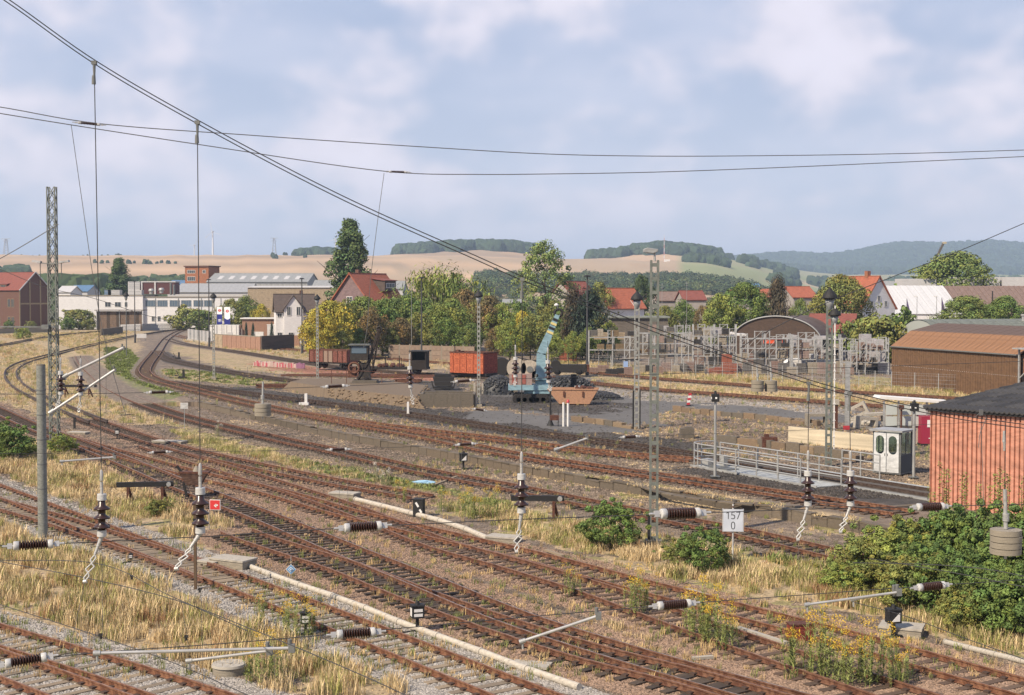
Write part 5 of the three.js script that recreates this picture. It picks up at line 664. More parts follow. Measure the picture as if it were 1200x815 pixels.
{ const p = G(993, 505, L1), h = D(992, 424, -p.z).y - L1, o = thing('steel_column', 'pale steel column with red foot beside the fallen concrete frames', 'post', p); part(o, 'flange', [box(.34, h, .04, 0, 0, -.13), box(.34, h, .04, 0, 0, .13)], M.galv); part(o, 'web', box(.05, h, .24), M.galv); part(o, 'red_plate', box(.5, .3, .05, -.1, .1, .2), M.redPaint); part(o, 'clamp', box(.42, .3, .36, 0, h * .5, 0), M.galv); }
// turntable signals
[[838, 559, 470, 'thin white post carrying a black square signal lamp on the turntable bridge'], [1071, 560, 481, 'thin grey post carrying a black square signal lamp beside the control cabin']].forEach(([u, v, vt, l]) => { const p = G(u, v, L1 + .08), h = D(u, vt, -p.z).y - L1 - .08, o = thing('turntable_signal', l, 'signal', p); part(o, 'post', cyl(.09, .07, h, 0, 0, 0, 10), M.galv); part(o, 'base_plate', box(.5, .05, .5), M.galvDark); const b = part(o, 'lamp_box', box(.42, .44, .36, 0, h - .05, 0), M.black); part(b, 'lens', [box(.1, .1, .02, .02, h + .12, .19), box(.02, .12, .12, -.22, h + .1, 0)], mat(.8, .8, .78, .4)); part(b, 'chimney', cyl(.09, .06, .18, 0, h + .39, 0, 8), M.black); part(o, 'switch_box', box(.18, .25, .14, .1, h * .4, 0), M.galvDark); });
{ const p = G(645, 499, L1), h = D(645, 420, -p.z).y - L1, o = thing('black_post', 'thin black post with cone foot at the asphalt edge', 'post', p); part(o, 'pole', cyl(.07, .06, 4.0, 0, 0, 0, 8), M.black); part(o, 'cone_foot', cyl(.32, .08, .5, 0, 0, 0, 10), M.black); }
{ const p = G(663, 500, L1), o = thing('water_hydrant', 'pair of white standpipes with red cap at the yard edge', 'hydrant', p); for (const x of [-.18, .18]) part(o, 'standpipe', cyl(.09, .09, 1.9, x, 0, 0, 8), M.white); part(o, 'red_cap', lathe([[0, .25], [.12, .18], [.13, 0]], 10).translate(.18, 1.9, 0), M.redPaint); part(o, 'box', box(.7, .4, .4, -.9, .5, 0), M.brown); part(o, 'legs', [cyl(.03, .03, 1.3, -.6, 0, 0), cyl(.03, .03, 1.3, -1.1, 0, 0)], M.black); }

/* ---------- kerb walls and platforms of the depot ---------- */
function blockWall(name, label, pts, h, mats, len = 1.4, th = .4) { const o = thing(name, label, 'wall'), g = box(1, 1, 1); let k = 0; for (let i = 0; i < pts.length - 1; i++) { const a = pts[i], b = pts[i + 1], L = a.distanceTo(b), n = Math.max(1, Math.round(L / len)), ang = Math.atan2(-(b.z - a.z), b.x - a.x); for (let j = 0; j < n; j++) { const p = a.clone().lerp(b, (j + .5) / n), q = part(o, 'block', g, mats[(rnd() * mats.length) | 0]); q.position.copy(p); q.position.y -= .02; q.rotation.y = ang + R(-.02, .02); q.scale.set(L / n - R(.02, .12), h + (rnd() < .2 ? -.2 : R(-.08, .05)), th); k++; } } return o; }
const KW = [...M.tanStone, M.concDark, M.stone[1], M.tanStone[0]];
blockWall('kerb_wall', 'tan stained concrete kerb wall along the asphalt yard', [[790, 482], [834, 487], [900, 493], [960, 500]].map(q => G(...q, L1)), .5, KW);
blockWall('kerb_wall', 'broken tan kerb wall in front of the lamp post', [[671, 494], [700, 497], [742, 503]].map(q => G(...q, L1)), .42, KW, 1.2);
blockWall('kerb_wall', 'rust stained kerb wall behind the turntable railing', [[842, 520], [890, 524], [940, 531], [1010, 542]].map(q => G(...q, L1)), .6, KW, 1.6);
single('rusty_crate', 'dark rusty box set into the kerb wall behind the turntable', 'box', (() => { const p = G(900, 524, L1); return [box(1.0, .75, .6, p.x, p.y, p.z + .6), box(.3, .2, .3, p.x - .2, p.y + .75, p.z + .6)]; })(), M.brown);
single('concrete_block', 'dark concrete block on the gravel before the broken kerb wall', 'block', (() => { const p = G(805, 514, L1); return [box(1, .75, .7, p.x, p.y, p.z), box(.5, .1, .6, p.x + .1, p.y + .75, p.z)]; })(), M.concDark);
single('cream_wall', 'long cream painted wall panel behind the turntable', 'wall', (() => { const a = G(925, 518, L1), b = G(1035, 531, L1); return [bar(V(a.x, a.y + .55, a.z), V(b.x, b.y + .55, b.z), .2, 1.1)]; })(), mat(.66, .59, .45, .8, { map: grime }));
{ // raised rubble platform of the old crane
  const P = [[330, 457], [352, 452], [440, 454], [510, 462], [498, 480], [440, 473], [380, 466]].map(q => G(...q, L1)), hgt = .95, c = P.reduce((s, p) => s.add(p), V(0, 0, 0)).divideScalar(P.length), pos = [], uv = []; const T = P.map(p => p.clone().lerp(c, .12).setY(L1 + hgt)); for (let i = 0; i < P.length; i++) { const j = (i + 1) % P.length; for (const v of [P[i], P[j], T[j], P[i], T[j], T[i], T[i], T[j], V(c.x, L1 + hgt, c.z)]) { pos.push(v.x, v.y, v.z); uv.push(v.x * .7, v.z * .7 + v.y); } } const m = mat(.21, .165, .12, .95, { map: stainT, side: 1 }); structure('crane_platform', geo(pos, uv), m);
  const st = thing('rubble_heap', 'slope of loose pale rubble stones below the old coal crane', 'rubble'); const sg = flat(new THREE.IcosahedronGeometry(1, 0)); for (let i = 0; i < 150; i++) { const k = 3 + rnd() * 3, i0 = Math.min(P.length - 2, 3 + ((rnd() * 3) | 0)), a = P[i0], b = P[(i0 + 1) % P.length], t = rnd(), s = rnd(), p = a.clone().lerp(b, t), q = T[i0].clone().lerp(T[(i0 + 1) % P.length], t); p.lerp(q, s); const o = part(st, 'stone', sg, M.tanStone[i % 3]); o.position.copy(p); o.scale.set(R(.1, .28), R(.08, .16), R(.1, .25)); o.rotation.y = R(0, 6); } }
{ const a = G(499, 480, L1), b = G(551, 472, L1), L = a.distanceTo(b) , ang = Math.atan2(-(b.z - a.z), b.x - a.x), o = thing('coal_bunker', 'roofless dark concrete bunker walls beside the bell lamp', 'bunker', a.clone().add(b).multiplyScalar(.5), 0); for (const [w, d, x, z, n] of [[4.9, .25, 0, 1.6, 4], [4.9, .25, 0, -1.6, 4]]) for (let i = 0; i < n; i++) part(o, 'wall_slab', box(w / n - .03, 1.25 + (i === 1 ? .05 : 0), d, x - w / 2 + w * (i + .5) / n, 0, z), M.concDark); for (const x of [-2.45, 2.45]) part(o, 'end_slab', box(.25, 1.2, 3, x, 0, 0), M.concDark); o.position.x = D(525, 470, -o.position.z).x; }
/* ---------- old coal crane ---------- */
{ const p = G(425, 459, L1).setY(L1 + .9), o = thing('coal_crane', 'old dark slewing coal crane with raised lattice jib and cab', 'crane', p), ds = mat(.035, .031, .028, .75, { map: rustT }), js = mat(.05, .038, .03, .75, { map: rustT }), rs = mat(.16, .075, .05, .8, { map: rustT }); const d = -p.z, m = n => px(n, d);
  part(o, 'pedestal', [box(3, 1.0, 2.6, .3, -.9, 0), box(2.6, .25, 2.4, .3, .1, 0)], M.concDark); part(o, 'slewing_ring', cyl(.8, .7, .4, .2, .3, 0, 16), ds);
  part(o, 'column', [box(1.2, 1.6, 1.2, .2, .6, 0), bar(V(-.5, .5, .6), V(.8, 2.6, .6), .2), bar(V(.9, .5, .6), V(-.3, 2.4, .6), .2)], ds); part(o, 'gear_wheel', flat(new THREE.TorusGeometry(.55, .12, 6, 18)).translate(-.85, 1.7, .75), rs); part(o, 'counterweight', box(.9, 1, 1.2, -1.1, .8, 0), rs);
  const cab = part(o, 'cab', [box(1.9, .7, 1.8, -.3, 2.5, 0), box(.15, .9, 1.8, -1.2, 3.2, 0), box(.15, .9, 1.8, .6, 3.2, 0), box(1.9, .9, .1, -.3, 3.2, -.85)], ds); part(cab, 'cab_roof', box(2.3, .12, 2.2, -.3, 4.1, 0), mat(.14, .15, .145, .7, { map: grime })); part(cab, 'window', box(1.6, .75, .04, -.3, 3.25, .86), M.glassBlue);
  const tip = V(m(19.5), m(73) - .9, 0), ft = V(.5, 1.7, 0); for (const z of [-.45, .45]) part(o, 'jib_chord', [bar(ft.clone().setZ(z), tip.clone().setZ(z * .35), .2, .24), bar(ft.clone().add(V(.55, -.25, z)), tip.clone().add(V(.12, -.1, z * .35)), .1, .1)], js); const lac = []; for (let i = 0; i < 9; i++) { const a = ft.clone().lerp(tip, i / 9), b = ft.clone().lerp(tip, (i + 1) / 9); const wz = t => .45 * lerp(1, .35, t); lac.push(bar(a.clone().setZ(-wz(i / 9)), b.clone().setZ(wz((i + 1) / 9)), .06), bar(a.clone().add(V(.55 * (1 - i / 9), -.25 * (1 - i / 9), wz(i / 9))), b.clone().setZ(wz((i + 1) / 9)), .06)); } part(o, 'jib_lacing', lac, js); part(o, 'jib_head', flat(new THREE.TorusGeometry(.28, .08, 6, 14)).translate(tip.x, tip.y, 0), ds);
  part(o, 'hoist_rope', [rod(tip, V(-.4, 4.3, 0), .03), rod(tip.clone().add(V(.1, 0, .1)), V(1.2, 2.2, .1), .03)], ds); part(o, 'rail_guard', [rod(V(-3.2, 0, 1.4), V(-3.2, 1.6, 1.4), .04), rod(V(-1.6, 0, 1.4), V(-1.6, 1.6, 1.4), .04), rod(V(2.2, 0, 1.4), V(2.2, 1.3, 1.4), .04), rod(V(-3.2, 1.5, 1.4), V(2.2, 1.3, 1.4), .03)], rs); }
/* ---------- wagons ---------- */
const wheelG = flat(new THREE.CylinderGeometry(.48, .48, .13, 18)).rotateX(Math.PI / 2), flangeG = flat(new THREE.CylinderGeometry(.53, .53, .03, 18)).rotateX(Math.PI / 2);
function wheels(o, xs) { for (const x of xs) for (const z of [-.75, .75]) { const w = part(o, 'wheel', wheelG, M.rubber); w.position.set(x, .7, z); const f = part(w, 'flange', flangeG, M.brown); f.position.z = z > 0 ? -.08 : .08; const b = part(o, 'axle_box', box(.35, .35, .2, x, .52, z + Math.sign(z) * .22), M.black); } for (const x of xs) part(o, 'axle', rod(V(x, .7, -.75), V(x, .7, .75), .08), M.black); }
const trkDir = (i, u, v) => { const t = TR[i], p = G(u, v, L1); let best = 0, bd = 1e9; for (let k = 0; k <= 400; k++) { const q = t.curve.getPointAt(k / 400), d = q.distanceToSquared(p); if (d < bd) { bd = d; best = k / 400; } } const q = t.curve.getPointAt(best), g = t.curve.getTangentAt(best); return { p: q.clone().setY(L1 + .0), a: Math.atan2(-g.z, g.x) }; };
{ const { p, a } = trkDir(14, 394, 430), o = thing('boxcar', 'weathered brown high sided wagon with pale door panels behind the crane', 'wagon', p, a + .0); const rs = mat(.21, .085, .068, .8, { map: rustT }), pale = mat(.34, .26, .22, .8, { map: stainT }), L = 6.6; o.position.copy(G(391, 434, L1)); o.rotation.y = -.55; part(o, 'underframe', box(L, .22, 2.3, 0, .95, 0), M.black); const n = 8; for (const z of [-1.2, 1.2]) for (let i = 0; i < n; i++) part(o, 'side_panel', box(L / n - .04, 1.55, .08, -L / 2 + L * (i + .5) / n, 1.17, z), i === 3 || i === 4 ? pale : rs); for (let i = 0; i <= n; i++) part(o, 'stanchion', [box(.1, 1.65, .1, -L / 2 + L * i / n, 1.1, 1.27), box(.1, 1.65, .1, -L / 2 + L * i / n, 1.1, -1.27)], M.brown); part(o, 'end_wall', [box(.08, 1.7, 2.4, -L / 2, 1.17, 0), box(.08, 1.7, 2.4, L / 2, 1.17, 0)], rs); part(o, 'top_rail', [box(L + .2, .14, .14, 0, 2.75, 1.22), box(L + .2, .14, .14, 0, 2.75, -1.22)], M.brown); wheels(o, [-2.1, 2.1]); part(o, 'buffer', [rod(V(-L / 2 - .5, 1.0, .85), V(-L / 2, 1.0, .85), .09), rod(V(-L / 2 - .5, 1.0, -.85), V(-L / 2, 1.0, -.85), .09), rod(V(L / 2 + .5, 1.0, .85), V(L / 2, 1.0, .85), .09)], M.black); }
{ const o = thing('flat_wagon', 'black flat wagon with brakeman hut and scrap load', 'wagon', G(462, 440, L1), -.12); const L = 9, ds = mat(.022, .018, .016, .85, { map: rustT }); part(o, 'underframe', box(L, .3, 2.4, 0, .8, 0), ds); wheels(o, [-3, 3]); const hut = part(o, 'brakeman_hut', [box(2.0, .9, 2.2, 3.4, 1.1, 0), box(.15, 1.1, 2.2, 2.48, 2, 0), box(.15, 1.1, 2.2, 4.32, 2, 0), box(2, 1.1, .12, 3.4, 2, -1.04)], ds); part(hut, 'hut_roof', box(2.5, .12, 2.6, 3.4, 3.1, 0), M.black); for (const x of [-4.3, -2.6, -.9, .9]) part(o, 'stake', box(.1, 1.5, .1, x, 1.1, 1.15), ds); for (let i = 0; i < 9; i++) { const q = part(o, 'scrap_lump', flat(new THREE.IcosahedronGeometry(.45, 0)), M.brown); q.position.set(R(-4, 1), 1.25, R(-.7, .7)); q.scale.set(R(.7, 1.3), R(.5, .9), R(.7, 1.2)); } part(o, 'hand_rail', [rod(V(1.2, 1.1, 1.2), V(1.2, 2.3, 1.2), .04), rod(V(-4.4, 2.2, 1.15), V(1.2, 2.3, 1.15), .03)], ds); }
{ const o = thing('orange_wagon', 'rust orange steel tub wagon seen corner on', 'wagon', G(555, 443, L1), -.62); const L = 5.2, W = 2.9, om = mat(.47, .13, .055, .7, { map: rustT }), om2 = mat(.27, .055, .035, .75, { map: rustT }); part(o, 'side_sheet', [box(L, 2.5, .1, 0, .65, W / 2), box(L, 2.5, .1, 0, .65, -W / 2)], om); part(o, 'end_sheet', [box(.1, 2.5, W - .1, -L / 2, .65, 0), box(.1, 2.5, W - .1, L / 2, .65, 0)], om2); part(o, 'top_rim', [box(L + .2, .14, .2, 0, 3.15, W / 2), box(L + .2, .14, .2, 0, 3.15, -W / 2), box(.2, .14, W, -L / 2, 3.15, 0), box(.2, .14, W, L / 2, 3.15, 0)], M.brown); part(o, 'cover', box(L - .2, .08, W - .2, 0, 2.95, 0), om2); part(o, 'underframe', box(L + .6, .3, W - .5, 0, .35, 0), M.black); wheels(o, [-1.5, 1.5]); for (let i = -2; i <= 2; i++) part(o, 'rib', box(.09, 2.4, .08, i * 1.05, .7, W / 2 + .08), om); part(o, 'fitting', [box(.5, .3, .4, -2, 3.2, .6)], M.brown); }
single('black_bogie', 'dark tank like bogie standing behind the orange wagon', 'bogie', (() => { const p = G(588, 440, L1); return [tf(flat(new THREE.CylinderGeometry(1.1, 1.1, 1.8, 16)).rotateX(Math.PI / 2), p.x, p.y + 1.2, p.z), box(2.6, .3, 1.6, p.x, p.y + .2, p.z), tf(flat(new THREE.CylinderGeometry(.6, .6, 1.4, 14)).rotateX(Math.PI / 2), p.x + 1.6, p.y + .7, p.z)]; })(), M.rubber);
{ const o = thing('rail_trolley', 'dark rail trolley with thin railing in front of the paver stacks', 'trolley', G(666, 441, L1), 0); part(o, 'body', [box(4.6, 1.0, 1.8, 0, .5, 0), tf(flat(new THREE.CylinderGeometry(.6, .6, 1.6, 14)).rotateX(Math.PI / 2), -1.6, 1.5, 0)], M.rubber); part(o, 'buffer_beam', box(.3, .9, 1.9, 2.5, .6, 0), M.brown); wheels(o, [-1.4, 1.4]); part(o, 'railing', [-2.2, -1.1, 0, 1.1, 2.2].map(x => rod(V(x, 1.5, .85), V(x, 3.0, .85), .035)).concat([rod(V(-2.2, 3, .85), V(2.2, 3, .85), .035), rod(V(-2.2, 2.3, .85), V(2.2, 2.3, .85), .03)]), M.black); }
/* ---------- blue excavator, skip, coal ---------- */
{ const p = G(622, 471, L1), o = thing('blue_excavator', 'light blue crawler rope crane with white cable drums and tall boom', 'excavator', p, 0), bl = mat(.28, .46, .56, .55, { map: grime }), d = -p.z, m = n => px(n, d);
  for (const z of [-1.1, 1.1]) { const tr = part(o, 'crawler', prism([[-1.75, .2], [-1.5, 0], [1.5, 0], [1.75, .2], [1.75, .55], [1.5, .78], [-1.5, .78], [-1.75, .55]], .55, .04).translate(0, 0, z - .28), M.rubber); for (let i = 0; i < 5; i++) part(tr, 'road_wheel', flat(new THREE.CylinderGeometry(.22, .22, .62, 12)).rotateX(Math.PI / 2).translate(-1.2 + i * .6, .3, z), M.galvDark); for (let i = 0; i < 12; i++) part(tr, 'track_shoe', box(.2, .06, .6, -1.4 + i * .26, .8, z), M.black); }
  part(o, 'turntable_ring', cyl(.9, .85, .4, .2, .8, 0, 18), bl); part(o, 'platform', [box(4.2, .5, 2.4, -.1, 1.2, 0), box(1.6, .5, 2.2, 1.0, .85, 0)], bl); part(o, 'engine_house', box(2.2, 1.1, 2.3, -1.0, 1.7, 0), mat(.42, .33, .33, .7, { map: stainT })); part(o, 'red_panel', [box(.5, .9, .04, -1.6, 1.8, 1.18), box(.4, .9, .04, -.7, 1.8, 1.18)], mat(.42, .14, .12, .7, { map: stainT }));
  for (const [x, y, r] of [[-1.4, 3.3, .95], [-.1, 3.2, .9], [.55, 2.6, .5]]) { const w = part(o, 'cable_drum', [flat(new THREE.CylinderGeometry(r, r, .12, 26)).rotateX(Math.PI / 2).translate(x, y, .7), flat(new THREE.CylinderGeometry(r, r, .12, 26)).rotateX(Math.PI / 2).translate(x, y, -.2), flat(new THREE.CylinderGeometry(r * .55, r * .55, .8, 16)).rotateX(Math.PI / 2).translate(x, y, .25)], mat(.58, .54, .48, .8, { map: stainT })); part(w, 'hub', flat(new THREE.CylinderGeometry(r * .35, r * .35, .06, 14)).rotateX(Math.PI / 2).translate(x, y, .79), M.galvDark); }
  const cab = part(o, 'cab', [box(1.3, 1.9, 1.3, 1.1, 1.7, -.3)], bl); part(cab, 'window', box(.9, .8, .04, 1.1, 2.6, .37), M.glass);
  const k0 = V(1.0, 2.2, .5), k1 = V(m(12), m(57), .5), k2 = V(m(16), m(75), .5), k3 = V(m(31), m(102), .5); // kinked box boom with round holes, two plates
  const plate = (a, b, w0, w1) => { const dx = b.x - a.x, dy = b.y - a.y, l = Math.hypot(dx, dy), nx = -dy / l, ny = dx / l, s = new THREE.Shape([[a.x + nx * w0, a.y + ny * w0], [a.x - nx * w0, a.y - ny * w0], [b.x - nx * w1, b.y - ny * w1], [b.x + nx * w1, b.y + ny * w1]].map(q => new THREE.Vector2(...q))); const n = Math.floor(l / .75); for (let i = 0; i < n; i++) { const t = (i + .5) / n, h = new THREE.Path(); h.absarc(lerp(a.x, b.x, t), lerp(a.y, b.y, t), Math.min(w0, w1) * .46, 0, 6.283, true); s.holes.push(h); } return flat(new THREE.ExtrudeGeometry(s, { depth: .07, bevelEnabled: false, curveSegments: 5 })); };
  for (const z of [.05, .75]) { part(o, 'boom_plate', plate(k0, k1, .55, .42).translate(0, 0, z), bl); part(o, 'boom_plate', plate(k1, k3, .42, .22).translate(0, 0, z), bl); } part(o, 'boom_web', [bar(V(k0.x - .5, k0.y, .43), V(k1.x - .38, k1.y, .43), .62, .06), bar(V(k0.x + .5, k0.y, .43), V(k1.x + .38, k1.y - .2, .43), .62, .06), bar(V(k1.x - .35, k1.y + .1, .43), V(k3.x - .2, k3.y, .43), .5, .06), bar(V(k1.x + .4, k1.y - .1, .43), V(k3.x + .2, k3.y, .43), .5, .06)], bl);
  part(o, 'boom_core', [bar(V(k0.x, k0.y, .38), V(k1.x, k1.y, .38), .1, .8), bar(V(k1.x, k1.y, .38), V(k3.x, k3.y, .38), .1, .5)], M.black); part(o, 'boom_brace', [0, 1, 2, 3, 4].map(i => bar(k0.clone().lerp(k1, i / 5).add(V(.5, 0, .2)), k0.clone().lerp(k1, (i + 1) / 5).add(V(-.3, 0, .2)), .1)), M.capWhite); for (let i = 0; i < 4; i++) part(o, 'stripe_band', (() => { const t0 = .52 + i * .11, t1 = t0 + .055, q = plate(k1.clone().lerp(k3, t0), k1.clone().lerp(k3, t1), lerp(.42, .22, t0) + .015, lerp(.42, .22, t1) + .015); return q.translate(0, 0, .83); })(), i % 2 ? M.black : mat(.6, .5, .2, .6)); part(o, 'sheave', flat(new THREE.TorusGeometry(.36, .12, 8, 18)).translate(k3.x + .1, k3.y + .2, .5), M.rubber); const lp = part(o, 'work_lamp', [lathe([[0, .3], [.2, .2], [.22, 0], [0, 0]], 12).translate(k3.x - .1, k3.y + .85, .5), cyl(.03, .03, .6, k3.x, k3.y + .4, .5)], M.white);
  part(o, 'counter_jib', rod(V(-1.6, 4.4, .3), V(1.2, 3.8, .3), .05), M.black); part(o, 'hoist_rope', [rod(k3, V(-.1, 3.6, .3), .025)], M.wire); }
{ const p = G(673, 474, L1), o = thing('skip_container', 'orange pink boat shaped skip with sloping ends', 'skip', p, -.12), m = mat(.50, .29, .19, .7, { map: stainT }), W = 1.9; const prof = [[-1.35, .1], [1.5, .1], [2.0, .95], [2.3, 1.45], [-2.5, 1.45], [-1.9, .75]], thk = .09; for (const z of [-W / 2, W / 2]) part(o, 'side_plate', prism(prof, thk).translate(0, 0, z - thk / 2), m); part(o, 'floor_plate', box(2.5, .08, W - .1, .07, .1, 0), m); part(o, 'end_plate', [bar(V(-1.35, .15, 0), V(-2.45, 1.42, 0), W - .1, .08), bar(V(1.5, .15, 0), V(2.25, 1.42, 0), W - .1, .08)], m); part(o, 'rim', [box(4.8, .12, .14, -.1, 1.43, W / 2 + .04), box(4.8, .12, .14, -.1, 1.43, -W / 2 - .04)], m); part(o, 'lifting_lug', [box(.16, .5, .12, -.9, .8, W / 2 + .1), box(.16, .5, .12, .9, .8, W / 2 + .1)], M.brown); part(o, 'rubble_load', (() => { const g = []; for (let i = 0; i < 22; i++) { const s = R(.12, .26); g.push(flat(new THREE.IcosahedronGeometry(s, 0)).translate(R(.2, 1.8), 1.42 + R(0, .2), R(-.7, .7))); } return g; })(), M.brown, { kind: 'stuff' }); }
single('metal_drum', 'white drum standing in front of the skip', 'drum', (() => { const p = G(675, 470, L1); return [cyl(.28, .28, .8, p.x + .1, p.y + .7, p.z + 1.2, 14), cyl(.29, .29, .05, p.x + .1, p.y + 1.5, p.z + 1.2, 14)]; })(), M.white);
single('metal_drum', 'tall black drum standing behind the skip rim', 'drum', (() => { const p = G(673, 470, L1); return [cyl(.3, .3, 1.6, p.x, p.y + .9, p.z - 1.2, 14), cyl(.31, .31, .05, p.x, p.y + 2.5, p.z - 1.2, 14)]; })(), M.black);
function heap(name, label, u, v, w, h, dp, lvl = L1) { // coal heap of separate lumps on a core
  const p = G(u, v, lvl), q = mulberry(u | 0), g = [], core = flat(new THREE.SphereGeometry(1, 20, 10, 0, 6.283, 0, Math.PI / 2)).scale(w / 2, h * .92, dp / 2), o = thing(name, label, 'coal heap', p); part(o, 'core', core, M.coal); for (let i = 0; i < 700; i++) { const a = q() * 6.283, t = Math.pow(q(), .5) * 1.12, y = Math.max(0, Math.sqrt(Math.max(0, 1 - t * t)) * h), s = .07 + q() * .13; g.push(flat(new THREE.IcosahedronGeometry(s, 0)).rotateX(q() * 3).rotateY(q() * 3).translate(Math.cos(a) * t * w / 2, y, Math.sin(a) * t * dp / 2)); } part(o, 'lumps', g, M.coal, { kind: 'stuff' }); return o; }
heap('coal_heap', 'grey black coal heap behind the white concrete posts', 584, 462, 3.6, 1.9, 3.4); heap('coal_heap', 'black coal heap behind the orange skip', 665, 464, 6.4, 2.0, 3.6); heap('coal_heap', 'low scatter of coal at the end of the skip', 700, 468, 4.6, .7, 2.6);
// coal bay of concrete posts and boards
[556, 565.5, 575.5, 586, 597, 608].forEach((u, i) => { const p = G(u, 462.5, L1); single('bay_post', 'white painted concrete post of the coal bay', 'post', [box(.2, 1.1, .2, p.x, p.y, p.z), box(.16, .06, .16, p.x, p.y + 1.1, p.z)], M.concPale, 'white posts of the coal bay'); });
{ const a = G(556, 462, L1), b = G(608, 463, L1), o = thing('bay_boards', 'grey boards between the white coal bay posts', 'boards'); for (let k = 0; k < 5; k++) for (let r = 0; r < 3; r++) { const p = a.clone().lerp(b, k / 5), q = a.clone().lerp(b, (k + 1) / 5); part(o, 'board', bar(V(p.x + .12, L1 + .14 + r * .27, p.z - .2), V(q.x - .12, L1 + .14 + r * .27, q.z - .2), .06, .25), M.concDark); } }
{ const p = G(520, 457, L1), o = thing('tipper_tub', 'black tipping tub on a low frame', 'tub', p); part(o, 'tub', prism([[-.9, .5], [.9, .5], [1.15, 1.4], [-1.15, 1.4]], 1.3, .03).translate(0, 0, -.65), M.rubber); part(o, 'frame', [box(2.2, .2, 1.3, 0, .15, 0), bar(V(-1.1, .2, .6), V(-1.3, 1.0, .6), .12), bar(V(1.1, .2, .6), V(1.3, .9, .6), .12)], M.black); part(o, 'lid', box(1.8, .3, 1.0, -.1, 1.45, 0), M.black); }
// scrap: rail stacks, rusty plates
[[478, 449, 3, 6, 'stack of rusty rail pieces behind the hanging insulator', -.1], [322, 455, 4, 5, 'rusty heap of iron sections beside the dark track', .1]].forEach(([u, v, L, n, l, ry]) => { const o = thing('rail_stack', l, 'scrap', G(u, v, L1), ry); for (let r = 0; r < 3; r++) for (let i = 0; i < n - r; i++) part(o, 'rail_piece', box(L + R(-.6, .3), .15, .14, R(-.2, .2), r * .17, (i - (n - r) / 2) * .22), i % 2 ? M.brown : M.railRust); });
{ const o = thing('rusty_strips', 'bundle of long rusty steel strips lying on the ground', 'scrap', G(440, 442, L1), -.12); for (let i = 0; i < 9; i++) part(o, 'strip', box(R(12, 17), .12, .3, R(-5, 3), (i % 3) * .12, (i - 4) * .5), i % 2 ? M.railRust : M.brown); }
// pallets of pink bagged goods
{ const pk = [mat(.62, .14, .20, .7, { map: stainT }), mat(.70, .58, .58, .8, { map: stainT }), mat(.40, .2, .36, .7, { map: stainT })]; for (let i = 0; i < 12; i++) { const t = i / 11, p = G(300 + 54 * t, 430 + 3 * t, L1), o = thing('pink_bag_pallet', 'small pink wrapped bundle in the row lying on the gravel', 'bundle', p, R(-.2, .2), 'row of pink bundles'); part(o, 'pallet', [box(.62, .1, .8)], M.sleepPale[0]); for (let k = 0; k < 4; k++) part(o, 'bag', box(.28, R(.5, .75), .7, (k - 1.5) * .15 * 2 * .5, .1 + (k % 2) * .05, 0, R(-.1, .1)), pk[(i + k) % 5 === 0 ? 1 : i > 9 ? 2 : (k + i) % 2 ? 0 : 1]); } }

/* ---------- storage yard: racks and pallets ---------- */
const rackM = mat(.45, .47, .49, .5, { map: grime }), wrap = mat(.52, .53, .60, .35, { map: stainT }), paver = [[.30, .215, .195], [.36, .28, .27], [.15, .15, .155], [.42, .39, .34], [.36, .12, .08], [.045, .045, .05], [.22, .165, .10], [.12, .27, .40]].map(c => mat(...c, .85, { map: stainT }));
function rack(u0, u1, vb, d, vt, shelves, label) { const a = D(u0, vb, d), b = D(u1, vb, d), w = b.x - a.x, h = D(u0, vt, d).y - L1, o = thing('storage_rack', label, 'rack', V(a.x, L1, -d), 0, 'cantilever storage racks'); const n = Math.max(1, Math.round(w / 2.7)); for (let i = 0; i <= n; i++) { const x = w * i / n, g = [box(.13, h, .1, x, 0, .5), box(.13, h, .1, x, 0, -.5)], k = Math.floor(h / .9); for (let j = 0; j < k; j++) g.push(bar(V(x, j * .9 + .1, .5), V(x, (j + 1) * .9, -.5), .05), bar(V(x, (j + 1) * .9, .5), V(x, (j + 1) * .9, -.5), .05)); part(o, 'upright', g, rackM); } for (const s of shelves) part(o, 'shelf_beam', [box(w, .07, .05, w / 2, s + .03, .56), box(w, .07, .05, w / 2, s + .03, -.56), box(w, .03, 1.1, w / 2, s + .1, 0)], rackM); return { o, w, h }; }
function frameTower(u, w, vt, d, lvl, label) { const p = D(u, 400, d), h = D(u, vt, d).y - L1 - lvl, o = thing('rack_frame', label, 'rack', V(p.x, L1 + lvl, -d), 0, 'upright rack frames'), W = px(w, d); const g = []; for (const x of [-W / 2, W / 2]) part(o, 'upright', box(.13, h, .1, x, 0, 0), rackM); for (let y = .3; y < h; y += 1.1) g.push(box(W - .09, .07, .06, 0, y, 0), bar(V(-W / 2, y, 0), V(W / 2, Math.min(h, y + 1.1), 0), .05)); g.push(box(W - .09, .07, .06, 0, h - .1, 0)); part(o, 'brace', g, rackM); }
function pallet(u, d, y, w, h, m, label, stack = 2, dp = .9) { const p = D(u, 400, d), o = thing('paver_pallet', label, 'pallet', V(p.x, L1 + y, -d), R(-.06, .06), 'pallets in the storage yard'); part(o, 'pallet', [box(w, .05, dp, 0, .1, 0), box(.1, .1, dp, -w * .4, 0, 0), box(.1, .1, dp, 0, 0, 0), box(.1, .1, dp, w * .4, 0, 0)], M.sleepPale[1]); const n = stack, c = Math.max(1, Math.round(w / .55)); for (let r = 0; r < n; r++) for (let i = 0; i < c; i++) part(o, 'stone_pack', box(w / c - .02, h / n - .02, dp - .04 + R(-.04, .04), -w / 2 + w * (i + .5) / c, .15 + r * h / n, 0), m); }
